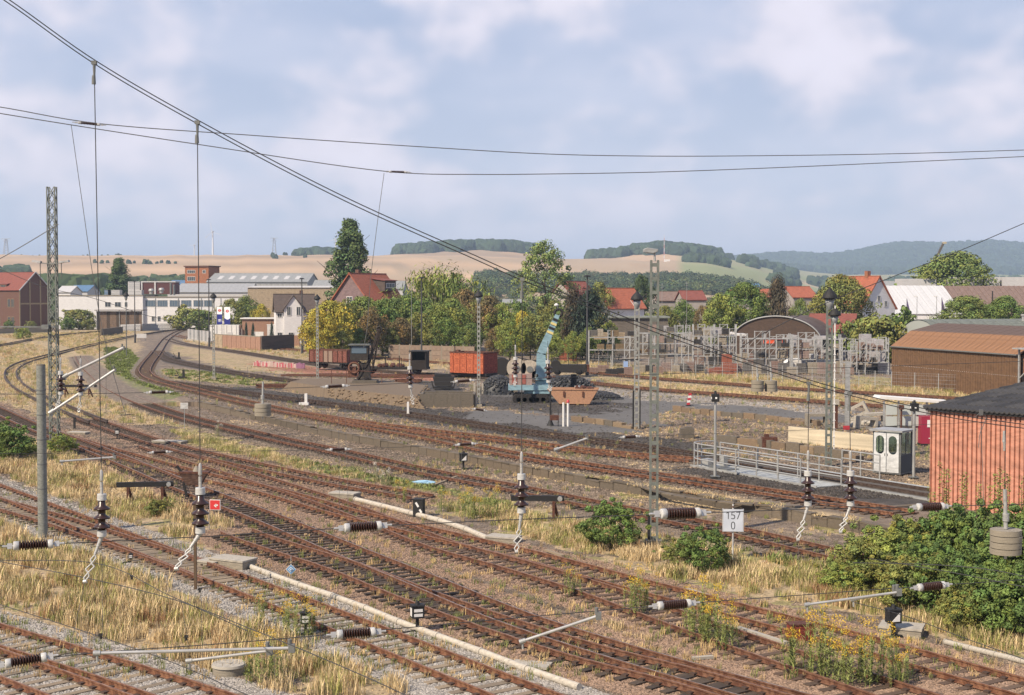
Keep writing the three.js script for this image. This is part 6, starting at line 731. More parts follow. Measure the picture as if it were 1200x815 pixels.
const PL = ['pallet of reddish grey pavers in the storage yard', 'pallet of pinkish grey pavers in the storage yard', 'pallet of dark grey stone slabs in the storage yard', 'pallet of sand coloured stone in the storage yard', 'pallet of brick red pavers in the storage yard', 'pallet of black stone in the storage yard', 'pallet of brown timber coloured slabs in the storage yard', 'pallet of blue wrapped goods in the storage yard'];
{ const r1 = rack(690, 745, 432, 200, 387.5, [2.5, 4.3], 'low rack with timber crates beside the slim lamp pole'); const r2 = rack(748, 812, 435, 200, 381, [1.9, 3.4, 4.9], 'rack of pavers left of the tall upright frames'); const r3 = rack(812, 862, 438, 196, 380, [1.8, 3.3, 4.6], 'rack with blue and black goods below the white canopy'); const r4 = rack(868, 925, 440, 190, 391, [1.7, 3.1, 4.4], 'rack in front of the dark curved hall'); const r5 = rack(928, 984, 441, 188, 392, [1.7, 3.1, 4.4], 'rack with wrapped white goods beside the lantern mast'); const r6 = rack(986, 1040, 442, 184, 396, [1.5, 3.0], 'rack with lilac wrapped pallets beside the brown hall');
  [[797, 7, 381, 205], [806, 5, 381, 205], [783, 6, 386, 202], [822, 8, 380, 198], [833, 7, 382, 198], [848, 9, 380, 200], [872, 8, 391, 192], [889, 9, 388, 192], [898, 8, 388, 192], [914, 8, 392, 190], [923, 8, 392, 190], [940, 9, 389.5, 190], [950, 9, 389.5, 190], [975, 9, 394, 188], [988, 8, 396, 186], [996, 8, 397, 186], [1006, 7, 397, 186], [1034, 9, 395, 186], [716, 7, 387, 202], [770, 8, 390, 200], [742, 6, 388, 202], [776, 7, 384, 202], [757, 7, 391, 196], [764, 7, 391, 196], [803, 8, 392, 194], [829, 8, 384, 194], [838, 8, 391, 194], [859, 8, 385, 194], [881, 8, 396, 188], [906, 8, 394, 188], [932, 8, 393, 187], [959, 8, 395, 187], [967, 7, 397, 186], [1001, 7, 400, 183], [1012, 8, 399, 183], [1024, 8, 400, 183], [735, 6, 394, 198]].forEach(([u, w, v, d], i) => frameTower(u, w, v, d, i % 3 ? 2 : 0, 'silver upright rack frame with cross bracing'));
  const lay = (r, d, u0, u1, shelves, mats) => { shelves.forEach((y, s) => { for (let u = u0 + 5; u < u1 - 3; u += R(8, 13)) { if (rnd() < .42) continue; const k = mats[(rnd() * mats.length) | 0]; pallet(u, d, y + .14, R(.85, 1.25), R(.5, 1.05), paver[k], PL[k], 2 + ((rnd() * 2) | 0)); } }); };
  lay(r1, 200, 690, 745, [2.5, 4.3], [3, 2, 5, 6]); lay(r2, 200, 748, 812, [1.9, 3.4, 4.9], [0, 1, 2, 3, 6, 5, 2]); lay(r3, 196, 812, 862, [1.8, 3.3, 4.6], [2, 5, 7, 2, 3, 5]); lay(r4, 190, 868, 925, [1.7, 3.1], [2, 5, 3, 0]); lay(r5, 188, 928, 984, [1.7, 3.1], [2, 3, 5, 1]); lay(r6, 184, 986, 1040, [1.5, 3], [0, 1, 2]);
  for (let u = 695; u < 1040; u += R(8, 15)) { const k = [0, 1, 2, 2, 3, 5][(rnd() * 6) | 0]; pallet(u, 186 + R(-4, 3), 0, R(1, 1.5), R(.6, 1.5), paver[k], PL[k], 3, 1); } for (let u = 820; u < 1036; u += R(10, 18)) { const k = [2, 5, 0, 3][(rnd() * 4) | 0]; pallet(u, 206, 0, R(1.2, 1.8), R(1.2, 2.2), paver[k], PL[k], 3, 1); }
  [[852, 182, 0, 2.6], [858, 182, 0, 1.4], [843, 182.5, 0, .9], [660, 215, .2, 2.6], [672, 214, .2, 3.2], [834, 182.6, 0, .7]].forEach(([u, d, y, h], i) => pallet(u, d, y, 1.2, h, paver[4], i === 3 || i === 4 ? 'stack of red bricks behind the rail trolley' : 'stepped stack of brick red pavers by the fence', 5, 1));
  [[1014, 190, 3.1, 1.5, 1.9], [1022, 190, 3.1, 1.2, 1.3], [1030, 188, 3.1, 1.3, 1.2], [1020, 187, 1.4, 1.4, 1.5], [1030, 187, 1.4, 1.5, 1.6], [962, 192, 3.2, 1.6, 1.5], [958, 193, 3.2, 1.4, 1.3], [1036, 186, .0, 1.5, 1.4], [928, 192, 3.2, 1.3, 1.6], [824, 199, 3.4, 1.3, 1.2], [838, 199, 4.7, 1.8, 1.0], [915, 194, 1.8, 1.2, 1.1], [946, 193, 3.2, 1.2, 1.0], [969, 191, 1.8, 1.6, 1.3], [764, 203, 3.5, 1.5, 1.0], [778, 203, 4.9, 1.4, .9], [992, 189, 1.6, 1.3, 1.2]].forEach(([u, d, y, w, h]) => { const p = D(u, 400, d), o = thing('wrapped_pallet', 'film wrapped lilac grey pallet on the storage rack', 'pallet', V(p.x, L1 + y, -d), R(-.2, .2), 'film wrapped pallets'); part(o, 'pallet', box(w, .13, .9), M.sleepPale[1]); const g = flat(new THREE.BoxGeometry(w, h, 1, 4, 4, 4)); const q = g.attributes.position; for (let i = 0; i < q.count; i++) { const n = n2(q.getX(i) * 2.1 + u, q.getY(i) * 2.3 + q.getZ(i)) * .07; q.setXYZ(i, q.getX(i) * (1 + n), q.getY(i) * (1 + n * .5), q.getZ(i) * (1 + n)); } g.computeVertexNormals(); part(o, 'wrapped_load', g.translate(0, h / 2 + .13, 0), wrap); });
  [[842, 389.5, 210, 34], [862, 391, 212, 22]].forEach(([u, v, d, w], i) => { const p = D(u, v, d), o = thing('white_canopy', i ? 'small white canopy roof behind the racks' : 'white flat canopy roof on thin posts behind the racks', 'canopy', V(p.x, L1, -d)), h = p.y - L1, W = px(w, d); part(o, 'roof', box(W, .3, 3, 0, h - .3, 0), M.white); for (const x of [-W / 2 + .1, W / 2 - .1]) part(o, 'post', [box(.1, h - .3, .1, x, 0, 1.3), box(.1, h - .3, .1, x, 0, -1.3)], rackM); });
  { const p = D(905, 402, 214), o = thing('orange_beam', 'bright orange steel beam lying on a rack before the curved hall', 'beam', V(p.x, p.y, -214)); part(o, 'beam', [box(px(24, 214), .6, .2), box(px(24, 214), .08, .5, 0, .6, 0), box(px(24, 214), .08, .5, 0, -.08, 0)], mat(.62, .10, .035, .5)); part(o, 'support', [box(.1, p.y - L1, .1, -1, -(p.y - L1), 0), box(.1, p.y - L1, .1, 1, -(p.y - L1), 0)], rackM); }
  [[700, 393, 204], [708, 393, 204], [728, 393, 204]].forEach(([u, v, d]) => { const p = D(u, v, d), o = thing('timber_crate', 'pale slatted timber crate on the top of the rack', 'crate', V(p.x, p.y - .6, -d), 0, 'timber crates'); for (let k = 0; k < 4; k++) part(o, 'slat', box(1.0, .2, .06, 0, k * .26, .45), wallTan); part(o, 'body', box(.96, 1, .8), trim); });
  // parked van and cars glimpsed in the yard
  [[957, 423, 196, palePanel, 'white van parked among the racks'], [936, 426, 197, M.white, 'white car parked among the racks beside the van']].forEach(([u, v, d, m, l], i) => { const p = D(u, v, d), o = thing('parked_car', l, 'car', V(p.x, L1, -d), .1); const b = prism(i ? [[-2, .3], [2, .3], [2.1, .7], [1.9, .95], [1.0, 1.0], [.5, 1.45], [-1.2, 1.5], [-1.9, 1.0], [-2.1, .8]] : [[-2.3, .35], [2.3, .35], [2.4, .9], [2.2, 1.2], [1.4, 1.3], [.9, 2.1], [-2.2, 2.15], [-2.4, 1.6]], 1.7, .04).translate(0, 0, -.85); const q = part(o, 'body', b, m); part(q, 'window', box(1.2, .4, 1.76, 0, i ? 1.02 : 1.4, 0), M.glass); for (const x of [-1.4, 1.4]) for (const z of [-.8, .8]) { const w = part(o, 'wheel', flat(new THREE.CylinderGeometry(.33, .33, .2, 16)).rotateX(Math.PI / 2), M.rubber); w.position.set(x, .33, z); } });
  // wire mesh fence along the yard
  const fp = [[688, 432], [760, 437], [830, 442], [900, 447], [970, 452], [1045, 457], [1100, 460], [1160, 463], [1215, 467]].map(q => G(...q, L1)), fo = thing('mesh_fence', 'thin grey wire mesh fence along the storage yard and brown hall', 'fence'); const wires = []; for (let i = 0; i < fp.length - 1; i++) { const a = fp[i], b = fp[i + 1], n = Math.round(a.distanceTo(b) / 2.5); for (let k = 0; k < n; k++) { const p = a.clone().lerp(b, k / n); part(fo, 'post', box(.07, 2, .07, p.x, p.y, p.z), rackM); } for (const y of [.1, .5, .9, 1.3, 1.7, 1.95]) wires.push(rod(a.clone().setY(L1 + y), b.clone().setY(L1 + y), .012, .012, 4)); const m = a.distanceTo(b) / .3; for (let k = 0; k < m; k++) { const p = a.clone().lerp(b, k / m); wires.push(rod(p.clone().setY(L1 + .1), p.clone().setY(L1 + 1.95), .006, .006, 3)); } } part(fo, 'mesh', wires, rackM, { kind: 'stuff' });
  { const d = 236, a = D(716, 373, d), b = D(782, 373, d), o = thing('flat_shed', 'low flat roofed grey shed behind the racks', 'shed', V((a.x + b.x) / 2, L1, -d - 2)), h = a.y - L1, w = b.x - a.x; part(o, 'wall', box(w, h, 6), mat(.17, .15, .13, .9, { map: grime })); part(o, 'roof', box(w + .6, .3, 6.8, 0, h, 0), mat(.26, .29, .27, .8, { map: grime })); }
}
/* ---------- walls, fences and shops on the far side ---------- */
{ const a = G(456, 421, L1), b = G(556, 424, L1), o = thing('concrete_fence', 'fence of pink grey concrete panels in front of the tree belt', 'fence'), n = 8, m = [mat(.30, .235, .20, .9, { map: stainT }), mat(.33, .265, .225, .9, { map: stainT })]; for (let i = 0; i < n; i++) { const p = a.clone().lerp(b, i / n), q = a.clone().lerp(b, (i + 1) / n); for (let r = 0; r < 3; r++) part(o, 'panel', bar(V(p.x, L1 + .4 + r * .78, p.z), V(q.x, L1 + .4 + r * .78, q.z), .1, .75), m[(i + r) % 2]); part(o, 'post', box(.2, 2.5, .2, p.x, p.y, p.z), M.conc); } }
{ const o = thing('brick_wall', 'salmon brick yard wall with coping beside the banners', 'wall'), a = G(251, 407, L1), b = G(306, 411, L1), n = 10; for (let i = 0; i < n; i++) { const p = a.clone().lerp(b, i / n), q = a.clone().lerp(b, (i + 1) / n); part(o, 'wall_panel', bar(V(p.x, L1 + 1.25, p.z), V(q.x - .05, L1 + 1.25, q.z), .3, 2.5), i < 2 ? wallTan : brickSalmon); part(o, 'coping', bar(V(p.x, L1 + 2.58, p.z), V(q.x, L1 + 2.58, q.z), .4, .14), M.conc); } }
{ const o = thing('dark_wall', 'dark slate clad wall between the brick walls', 'wall'), a = G(306, 411, L1), b = G(342, 409, L1); part(o, 'wall', bar(V(a.x, L1 + 1.3, a.z), V(b.x, L1 + 1.3, b.z - 2), .3, 2.6), roofDark); part(o, 'coping', bar(V(a.x, L1 + 2.65, a.z), V(b.x, L1 + 2.65, b.z - 2), .42, .12), M.concDark); const p = G(344, 406, L1); part(o, 'brick_pier', box(2.4, 2.2, .6, p.x, p.y, p.z), brickSalmon); }
{ const d = 312, a = D(247, 381, d), b = D(281, 381, d), o = thing('site_container', 'white low site container above the brick wall', 'container', V((a.x + b.x) / 2, L1, -d)), w = b.x - a.x, h = a.y - L1; part(o, 'box', box(w, h, 3), M.white); for (let i = 0; i < 6; i++) part(o, 'rib', box(.1, h, .08, -w / 2 + w * (i + .5) / 6, 0, 1.53), palePanel); part(o, 'door', box(1, 2, .06, w * .2, .1, 1.55), palePanel); }
{ const d = 312, p = D(292, 374, d), o = thing('orange_garage', 'low orange garage with flat white roof beside the white house', 'garage', V(p.x + 3, L1, -d - 2)), h = p.y - L1; part(o, 'wall', box(9, h, 5), brickSalmon); part(o, 'roof', box(9.8, .25, 5.8, 0, h, 0), M.white); part(o, 'door', box(2.4, 2.2, .08, -1, 0, 2.53), M.white); }
{ const d = 305, a = D(313, 381, d), b = D(347, 381, d), o = thing('white_garden_wall', 'white garden wall with gate in front of the white house', 'wall', V((a.x + b.x) / 2, L1, -d)), w = b.x - a.x, h = a.y - L1; part(o, 'wall', box(w, h, .3), palePanel); part(o, 'coping', box(w + .2, .12, .42, 0, h, 0), M.white); }
[[288, 386], [296, 387], [318, 386], [326, 385], [334, 388]].forEach(([u, v]) => { const g = KIND.spruce[0], p = base(u, 300), h = D(u, v - 7, 300).y - L1, o = thing('garden_conifer', 'small dark clipped conifer in front of the white house', 'tree', p, R(0, 6), 'clipped conifers'); part(o, 'trunk', g.t, M.bark); part(o, 'crown', g.c, LEAF.spruce); o.scale.set(.22, h / 11.2, .22); });
// advertising banners
[[257, 365, 'narrow white and blue banner flag with red emblem'], [266, 366, 'wide white and blue banner flag with red emblem']].forEach(([u, v, l], i) => { const d = 300, p = D(u, v, d), o = thing('banner_flag', l, 'banner', V(p.x, L1, -d)), top = D(u, 360, d).y - L1, bot = D(u, 380.5, d).y - L1, w = px(i ? 7 : 6.2, d), H = top - bot; part(o, 'pole', cyl(.05, .04, top + .3, -w / 2 - .08, 0, 0, 8), M.galv);
  const W = 64, Hh = 200, red = [.72, .06, .12], bl = [.10, .15, .48], wh = [.93, .93, .94]; const t = tex(W, Hh, (x, y) => { const Y = 1 - y; let c = wh; const edge = i ? .62 + .10 * Math.sin(x * 3) : .42; if (Y > edge) c = bl; if (Y > .70 && Y < .86 && !i && ((Y * 40 | 0) % 3) && x > .2 && x < .8 && ((x * 13 | 0) % 4)) c = wh; const dx = (x - .52) * w / H * 1, dy = Y - (i ? .24 : .2); const r = Math.hypot(dx, dy); if (r < .085 && r > .045) c = red; if (Math.abs(dy) < .018 && Math.abs(dx) < .1) c = red; return c; }); const m = mat(1, 1, 1, .7, { map: t, side: 1 }); const g = new THREE.PlaneGeometry(w, H, 6, 10), q = g.attributes.position; for (let k = 0; k < q.count; k++) q.setZ(k, .06 * Math.sin(q.getX(k) * 3 + q.getY(k))); g.computeVertexNormals(); part(o, 'cloth', flat(g).translate(0, bot + H / 2, 0), m); });
{ const o = thing('metal_fence', 'grey corrugated metal fence panels at the railway curve', 'fence'), a = G(220, 399, L1), b = G(247, 403, L1); for (let i = 0; i < 12; i++) { const p = a.clone().lerp(b, (i + .5) / 12); part(o, 'panel', box(.5, 2.6, .08, p.x, p.y, p.z), i % 2 ? greyMetal : palePanel); } part(o, 'footing', bar(V(a.x, L1 + .2, a.z + .3), V(b.x, L1 + .2, b.z + .3), .4, .4), M.concPale); }
{ const o = thing('palisade_fence', 'grey palisade fence in front of the white factory', 'fence'), a = G(142, 389, L1), b = G(216, 386, L1), n = 40; for (let i = 0; i < n; i++) { const p = a.clone().lerp(b, i / n); part(o, 'pale', box(.5, 2, .06, p.x, p.y, p.z), palePanel); } part(o, 'rail', [bar(V(a.x, L1 + .5, a.z), V(b.x, L1 + .5, b.z), .08), bar(V(a.x, L1 + 1.6, a.z), V(b.x, L1 + 1.6, b.z), .08)], greyMetal); }
single('low_grey_wall', 'low dark grey wall in the grass beside the branch line', 'wall', (() => { const a = G(118, 395, .4), b = G(143, 391, .5); return [bar(V(a.x, 1.2, a.z), V(b.x, 1.2, b.z), .4, 2.0), bar(V(a.x, 2.26, a.z), V(b.x, 2.26, b.z), .5, .12)]; })(), M.concDark);
single('long_grey_wall', 'long grey wall in front of the brick house', 'wall', (() => { const a = G(-40, 393, .3), b = G(60, 390, .4); return [bar(V(a.x, 1.0, a.z), V(b.x, 1.0, b.z), .4, 1.5), bar(V(a.x, 1.8, a.z), V(b.x, 1.8, b.z), .5, .1)]; })(), M.conc);
{ const p = G(164, 400, L1), o = thing('white_sign_board', 'small white sign board on two legs beside the railway curve', 'sign', p); part(o, 'board', box(2.2, .95, .06, .3, .7, 0), palePanel); part(o, 'leg', [box(.1, .8, .1, -.5, 0, -.08), box(.1, .8, .1, 1.1, 0, -.08)], M.galvDark); }
/* ---------- shelter, red machine and concrete frames behind the turntable ---------- */
{ const p = G(1072, 521, L1), d = -p.z, o = thing('glass_shelter', 'open shelter with white flat roof and frosted glass panels', 'shelter', p); const X = u => D(u, 470, d).x - p.x, Y = v => D(1072, v, d).y - L1, fr = new THREE.MeshPhysicalMaterial({ color: 0xaeb4b0, roughness: .5 }); part(o, 'roof', [prism([[X(1028), Y(467)], [X(1030), Y(464)], [X(1112), Y(470)], [X(1112), Y(473)]], 1.7).translate(0, 0, -1.2)], M.white); part(o, 'post', [X(1035), X(1052), X(1069), X(1085)].map(x => box(.12, Y(470), .12, x, 0, .3)), M.galv); for (const [u0, u1] of [[1036, 1051], [1053, 1068], [1070, 1085]]) for (const [v0, v1] of [[486, 473], [499, 487]]) part(o, 'glass_panel', box(X(u1) - X(u0) - .1, Y(v1) - Y(v0) - .05, .03, (X(u0) + X(u1)) / 2, Y(v0), .3), fr); part(o, 'base_wall', box(X(1090) - X(1036), Y(498), .2, (X(1036) + X(1090)) / 2, 0, .1), M.concPale); part(o, 'red_lamp_post', [cyl(.07, .07, Y(476), X(1053), 0, .8, 8), box(.3, .3, .3, X(1053), Y(479), .8)], M.brown); }
{ const p = G(1083, 520, L1), d = -p.z, o = thing('red_machine', 'crimson red machine cabinet with white vent window', 'machine', V(p.x, L1, p.z + 1)); part(o, 'body', box(1.5, 1.9, 1.2, .1, .15, 0), M.crimson); part(o, 'vent_window', [box(.7, .5, .04, .1, 1.3, .62), box(.5, .06, .05, .1, .5, .62)], M.white); part(o, 'plinth', box(1.6, .15, 1.3, .1, 0, 0), M.black); }
[[1008, 496, .5, -.3, 'fallen pale concrete frame lying tilted beside the steel column'], [1026, 498, .05, .1, 'upright pale concrete frame beside the shelter'], [1014, 503, -.1, .3, 'low pale concrete frame beside the broken rubble'], [957, 499, 0, .05, 'dark open concrete frame on the kerb wall']].forEach(([u, v, rz, ry, l], i) => { const p = G(u, v, L1), o = thing('concrete_culvert', l, 'culvert', p.setY(L1 + (rz > .2 ? .55 : .3)), ry), m = i === 3 ? M.conc : M.concPale; const fr = part(o, 'frame', [box(1.7, .22, .8), box(1.7, .22, .8, 0, .75, 0), box(.22, .55, .8, -.74, .21, 0), box(.22, .55, .8, .74, .21, 0)], m); fr.rotation.z = rz; if (!rz || Math.abs(rz) < .2) o.position.y = L1; });
{ const o = thing('rubble_pile', 'pile of broken pale concrete lumps beside the steel column', 'rubble', G(1012, 500, L1)); for (let i = 0; i < 16; i++) { const q = part(o, 'lump', flat(new THREE.IcosahedronGeometry(1, 0)), M.concPale); q.position.set(R(-1.2, 1.2), R(.05, .4), R(-.6, .6)); q.scale.set(R(.15, .4), R(.12, .3), R(.15, .35)); q.rotation.set(R(0, 3), R(0, 3), 0); } }
{ const p = G(980, 503, L1), o = thing('rusty_pillar', 'short rusty pillar with pale cap on the kerb wall', 'post', p); part(o, 'pillar', box(.22, 1.9, .22), M.brown); part(o, 'cap', box(.5, .4, .4, -.05, 1.9, 0), M.concPale); }
{ const p = G(807, 476, L1), o = thing('warning_board', 'slanted red and white striped marker on the asphalt edge', 'sign', p); for (let i = 0; i < 5; i++) part(o, 'stripe', box(.3, .22, .06, i * .04, .1 + i * .22, 0, 0, 0, .2), i % 2 ? M.white : M.redPaint); part(o, 'foot', box(.5, .1, .4), M.black); }
/* ---------- far landmarks ---------- */
[[249, 304, 2600, 272, 11, 1.9], [93.2 * 1 + 2, 305, 3000, 288, 8, .4], [228, 305, 3100, 288, 7, .9]].slice(0, 1).concat([[227.5, 306, 3200, 288, 7, .6], [393, 305, 2900, 281, 11, 2.4]]).forEach(([u, v, d, vt, bl, ph], i) => { const p = D(u, vt, d), g = landH(p.x, -d), o = thing('wind_turbine', ['tall white wind turbine on the field skyline', 'smaller distant wind turbine on the skyline', 'wind turbine beside the tall poplar'][i], 'wind turbine', V(p.x, g, -d)), h = p.y - g, m = mat(.6, .62, .65, .5); part(o, 'tower', cyl(2, 1.1, h, 0, 0, 0, 12), m); part(o, 'nacelle', box(3, 3, 8, 0, h - 1, 0), m); for (let k = 0; k < 3; k++) { const a = ph + k * 2.0944, L = px(bl, d); part(o, 'blade', bar(V(0, h, 4.5), V(Math.sin(a) * L, h + Math.cos(a) * L, 4.5), 1.3, .5), m); } });
[[6.5, 280, 2300], [321, 279, 2550]].forEach(([u, vt, d], i) => { const p = D(u, vt, d), g = landH(p.x, -d), h = p.y - g, o = thing('power_pylon', i ? 'far lattice power pylon on the skyline above the grey hall' : 'far lattice power pylon on the skyline above the brick house', 'pylon', V(p.x, g, -d)); const m = mat(.35, .37, .4, .7), q = []; for (const s of [-1, 1]) part(o, 'leg', [bar(V(s * 4, 0, 3), V(s * 1.2, h, 1), .6), bar(V(s * 4, 0, -3), V(s * 1.2, h, -1), .6)], m); for (let k = 0; k < 6; k++) q.push(bar(V(-4 + k * .45, h * k / 6, 0), V(4 - (k + 1) * .45, h * (k + 1) / 6, 0), .4), bar(V(4 - k * .45, h * k / 6, 0), V(-4 + (k + 1) * .45, h * (k + 1) / 6, 0), .4)); part(o, 'lacing', q, m); part(o, 'cross_arm', [box(14, .8, 1.2, 0, h * .98, 0), box(10, .8, 1.2, 0, h * .84, 0)], m); });
{ const d = 2100, p = D(778.5, 275, d), g = landH(p.x, -d), o = thing('radio_mast', 'thin red and white radio mast in front of the wooded hill', 'mast', V(p.x, g, -d)), h = p.y - g; for (let i = 0; i < 8; i++) part(o, 'section', box(1.5 - i * .12, h / 8, 1.5 - i * .12, 0, i * h / 8, 0), i % 2 ? mat(.5, .5, .52, .6) : mat(.45, .25, .24, .6)); part(o, 'hut', box(9, 4, 6, 4, 0, 0), M.white); }
{ const d = 336, a = D(1077, 325, d), b = D(1106, 285, d), o = thing('crane_boom', 'dark telescopic crane boom raised above the pale hall', 'crane', V(a.x, a.y - 4, -d)); part(o, 'boom', [bar(V(0, 0, 0), V(b.x - a.x, b.y - a.y + 4, 0), .45, .5)], mat(.10, .09, .08, .6)); part(o, 'boom_head', box(.9, .5, .6, b.x - a.x + .2, b.y - a.y + 3.8, 0), mat(.4, .35, .25, .6)); part(o, 'base', box(2, 4, 2, -.3, -4, 0), greyMetal); }
[[1063, 350, 'dark furled flag on a pole behind the green barrel hall', 1], [1104, 349, 'dark furled flag on a pole beside the rounded tree', 1], [1075, 348, 'small street lamp pole behind the green barrel hall', 0], [1098, 348, 'small street lamp pole beside the furled flag', 0]].forEach(([u, v, l, f]) => { const d = 245, p = D(u, v, d), o = thing(f ? 'flag_pole' : 'small_lamp', l, f ? 'flag' : 'lamp', V(p.x, L1, -d)), h = p.y - L1; part(o, 'pole', cyl(.07, .05, h, 0, 0, 0, 8), f ? M.galvDark : M.galv); if (f) part(o, 'flag', prism([[0, h - .1], [.5, h - 2], [.35, h - 3.6], [0, h - 3.4]], .12, .02), mat(.09, .06, .14, .8)); else part(o, 'head', box(.5, .14, .3, -.2, h, 0), M.white); });
[[482, 355, 'thin antenna pole rising from the tree belt', 330, 226], [776, 352, 'slim aerial above the racks', 332, 260], [805, 352, 'second slim aerial above the racks', 330, 262]].forEach(([u, v, l, vt, d]) => { const p = D(u, vt, d), o = thing('aerial', l, 'aerial', V(p.x, L1, -d)); part(o, 'pole', cyl(.05, .03, p.y - L1, 0, 0, 0, 6), M.galv); part(o, 'cross_rod', [box(.8, .04, .04, 0, p.y - L1 - .4, 0), box(.6, .04, .04, 0, p.y - L1 - .8, 0)], M.galv); });

/* ---------- overhead line: cross-span cables, droppers, insulators ---------- */
// ribbed strain insulator of unit length along y
const strainG = (() => { const pts = [[0, -.30]]; for (let i = 0; i < 11; i++) { const y = -.29 + i * .053; pts.push([.035, y], [.068, y + .02], [.068, y + .03], [.035, y + .05]); } pts.push([0, .30]); return { body: lathe(pts, 14), cap: [lathe([[0, -.40], [.05, -.40], [.062, -.38], [.062, -.29], [.03, -.28]], 14), lathe([[.03, .28], [.062, .29], [.062, .38], [.05, .40], [0, .40]], 14)], clevis: [rod(V(0, -.62, 0), V(0, -.39, 0), .018), rod(V(0, .39, 0), V(0, .62, 0), .018), box(.075, .1, .03, 0, -.52, 0), box(.075, .1, .03, 0, .42, 0)] }; })();
function strain(S, a, b, label, group, k = 1) { const p = S(...a), q = S(...b), o = thing('strain_insulator', label, 'insulator', p.clone().add(q).multiplyScalar(.5), 0, group), L = p.distanceTo(q); part(o, 'ribbed_body', strainG.body, M.porcelain); for (const c of strainG.cap) part(o, 'end_cap', c, M.capWhite); part(o, 'clevis', strainG.clevis, M.alu); o.quaternion.setFromUnitVectors(V(0, 1, 0), q.clone().sub(p).normalize()); const s = L / 1.24; o.scale.set(s * k, s, s * k); }
const cap = (u, v) => [u, v];
function cable(name, label, pts, r, m = M.wire) { const o = single(name, label, 'cable', [tube(pts, r, 6, pts.length * 10)], m); return o; }
// near cross-span
cable('support_cable', 'upper strand of the sagging double support cable with droppers', [[-160, -110], [5, -4], [110, 70], [232, 141], [400, 229], [560, 301], [612, 324], [760, 382], [900, 430], [1000, 460], [1120, 486], [1300, 510]].map(q => S1(...q)), .0085);
cable('support_cable', 'lower strand of the sagging double support cable with droppers', [[-160, -107], [5, 0], [110, 74], [232, 145], [400, 233], [560, 305], [612, 328], [760, 386], [900, 434], [1000, 464], [1120, 490], [1300, 514]].map(q => S1(q[0], q[1] + .6)), .0085);
const up = [[-120, 643], [40, 638.5], [232, 629.5], [425, 618], [612, 609], [797, 602.5], [948, 597], [1090, 594], [1320, 588]], lo = [[-120, 785], [25, 775], [105, 766], [250, 755.5], [410, 742], [600, 725], [790, 709], [950, 697], [1090, 687], [1320, 672]];
cable('span_wire', 'taut upper cross wire with four strain insulators over the tracks', up.map(q => S1(...q)), .007); cable('span_wire', 'taut lower cross wire carrying the registration arms', lo.map(q => S1(...q)), .007);
[[[2, 641], [75, 637]], [[391, 620], [459, 615.5]], [[761, 603], [833, 601]], [[1066, 595], [1115, 593.5]]].forEach(([a, b]) => strain(S1, a, b, 'ribbed brown strain insulator with white caps on the upper near cross wire', 'insulators on the upper near cross wire', 1.55));
[[[-8, 781], [68, 768]], [[382, 745], [452, 740]], [[760, 711.5], [820, 706.5]], [[1067, 690], [1116, 685]]].forEach(([a, b]) => strain(S1, a, b, 'ribbed brown strain insulator with white caps on the lower near cross wire', 'insulators on the lower near cross wire', 1.55));
const hatG = (() => { const p = [[0, -.25], [.05, -.25]]; for (let i = 0; i < 3; i++) { const y = -.20 + i * .135; p.push([.052, y], [.118, y + .015], [.112, y + .035], [.055, y + .075]); } p.push([.05, .23], [0, .24]); return lathe(p, 16); })();
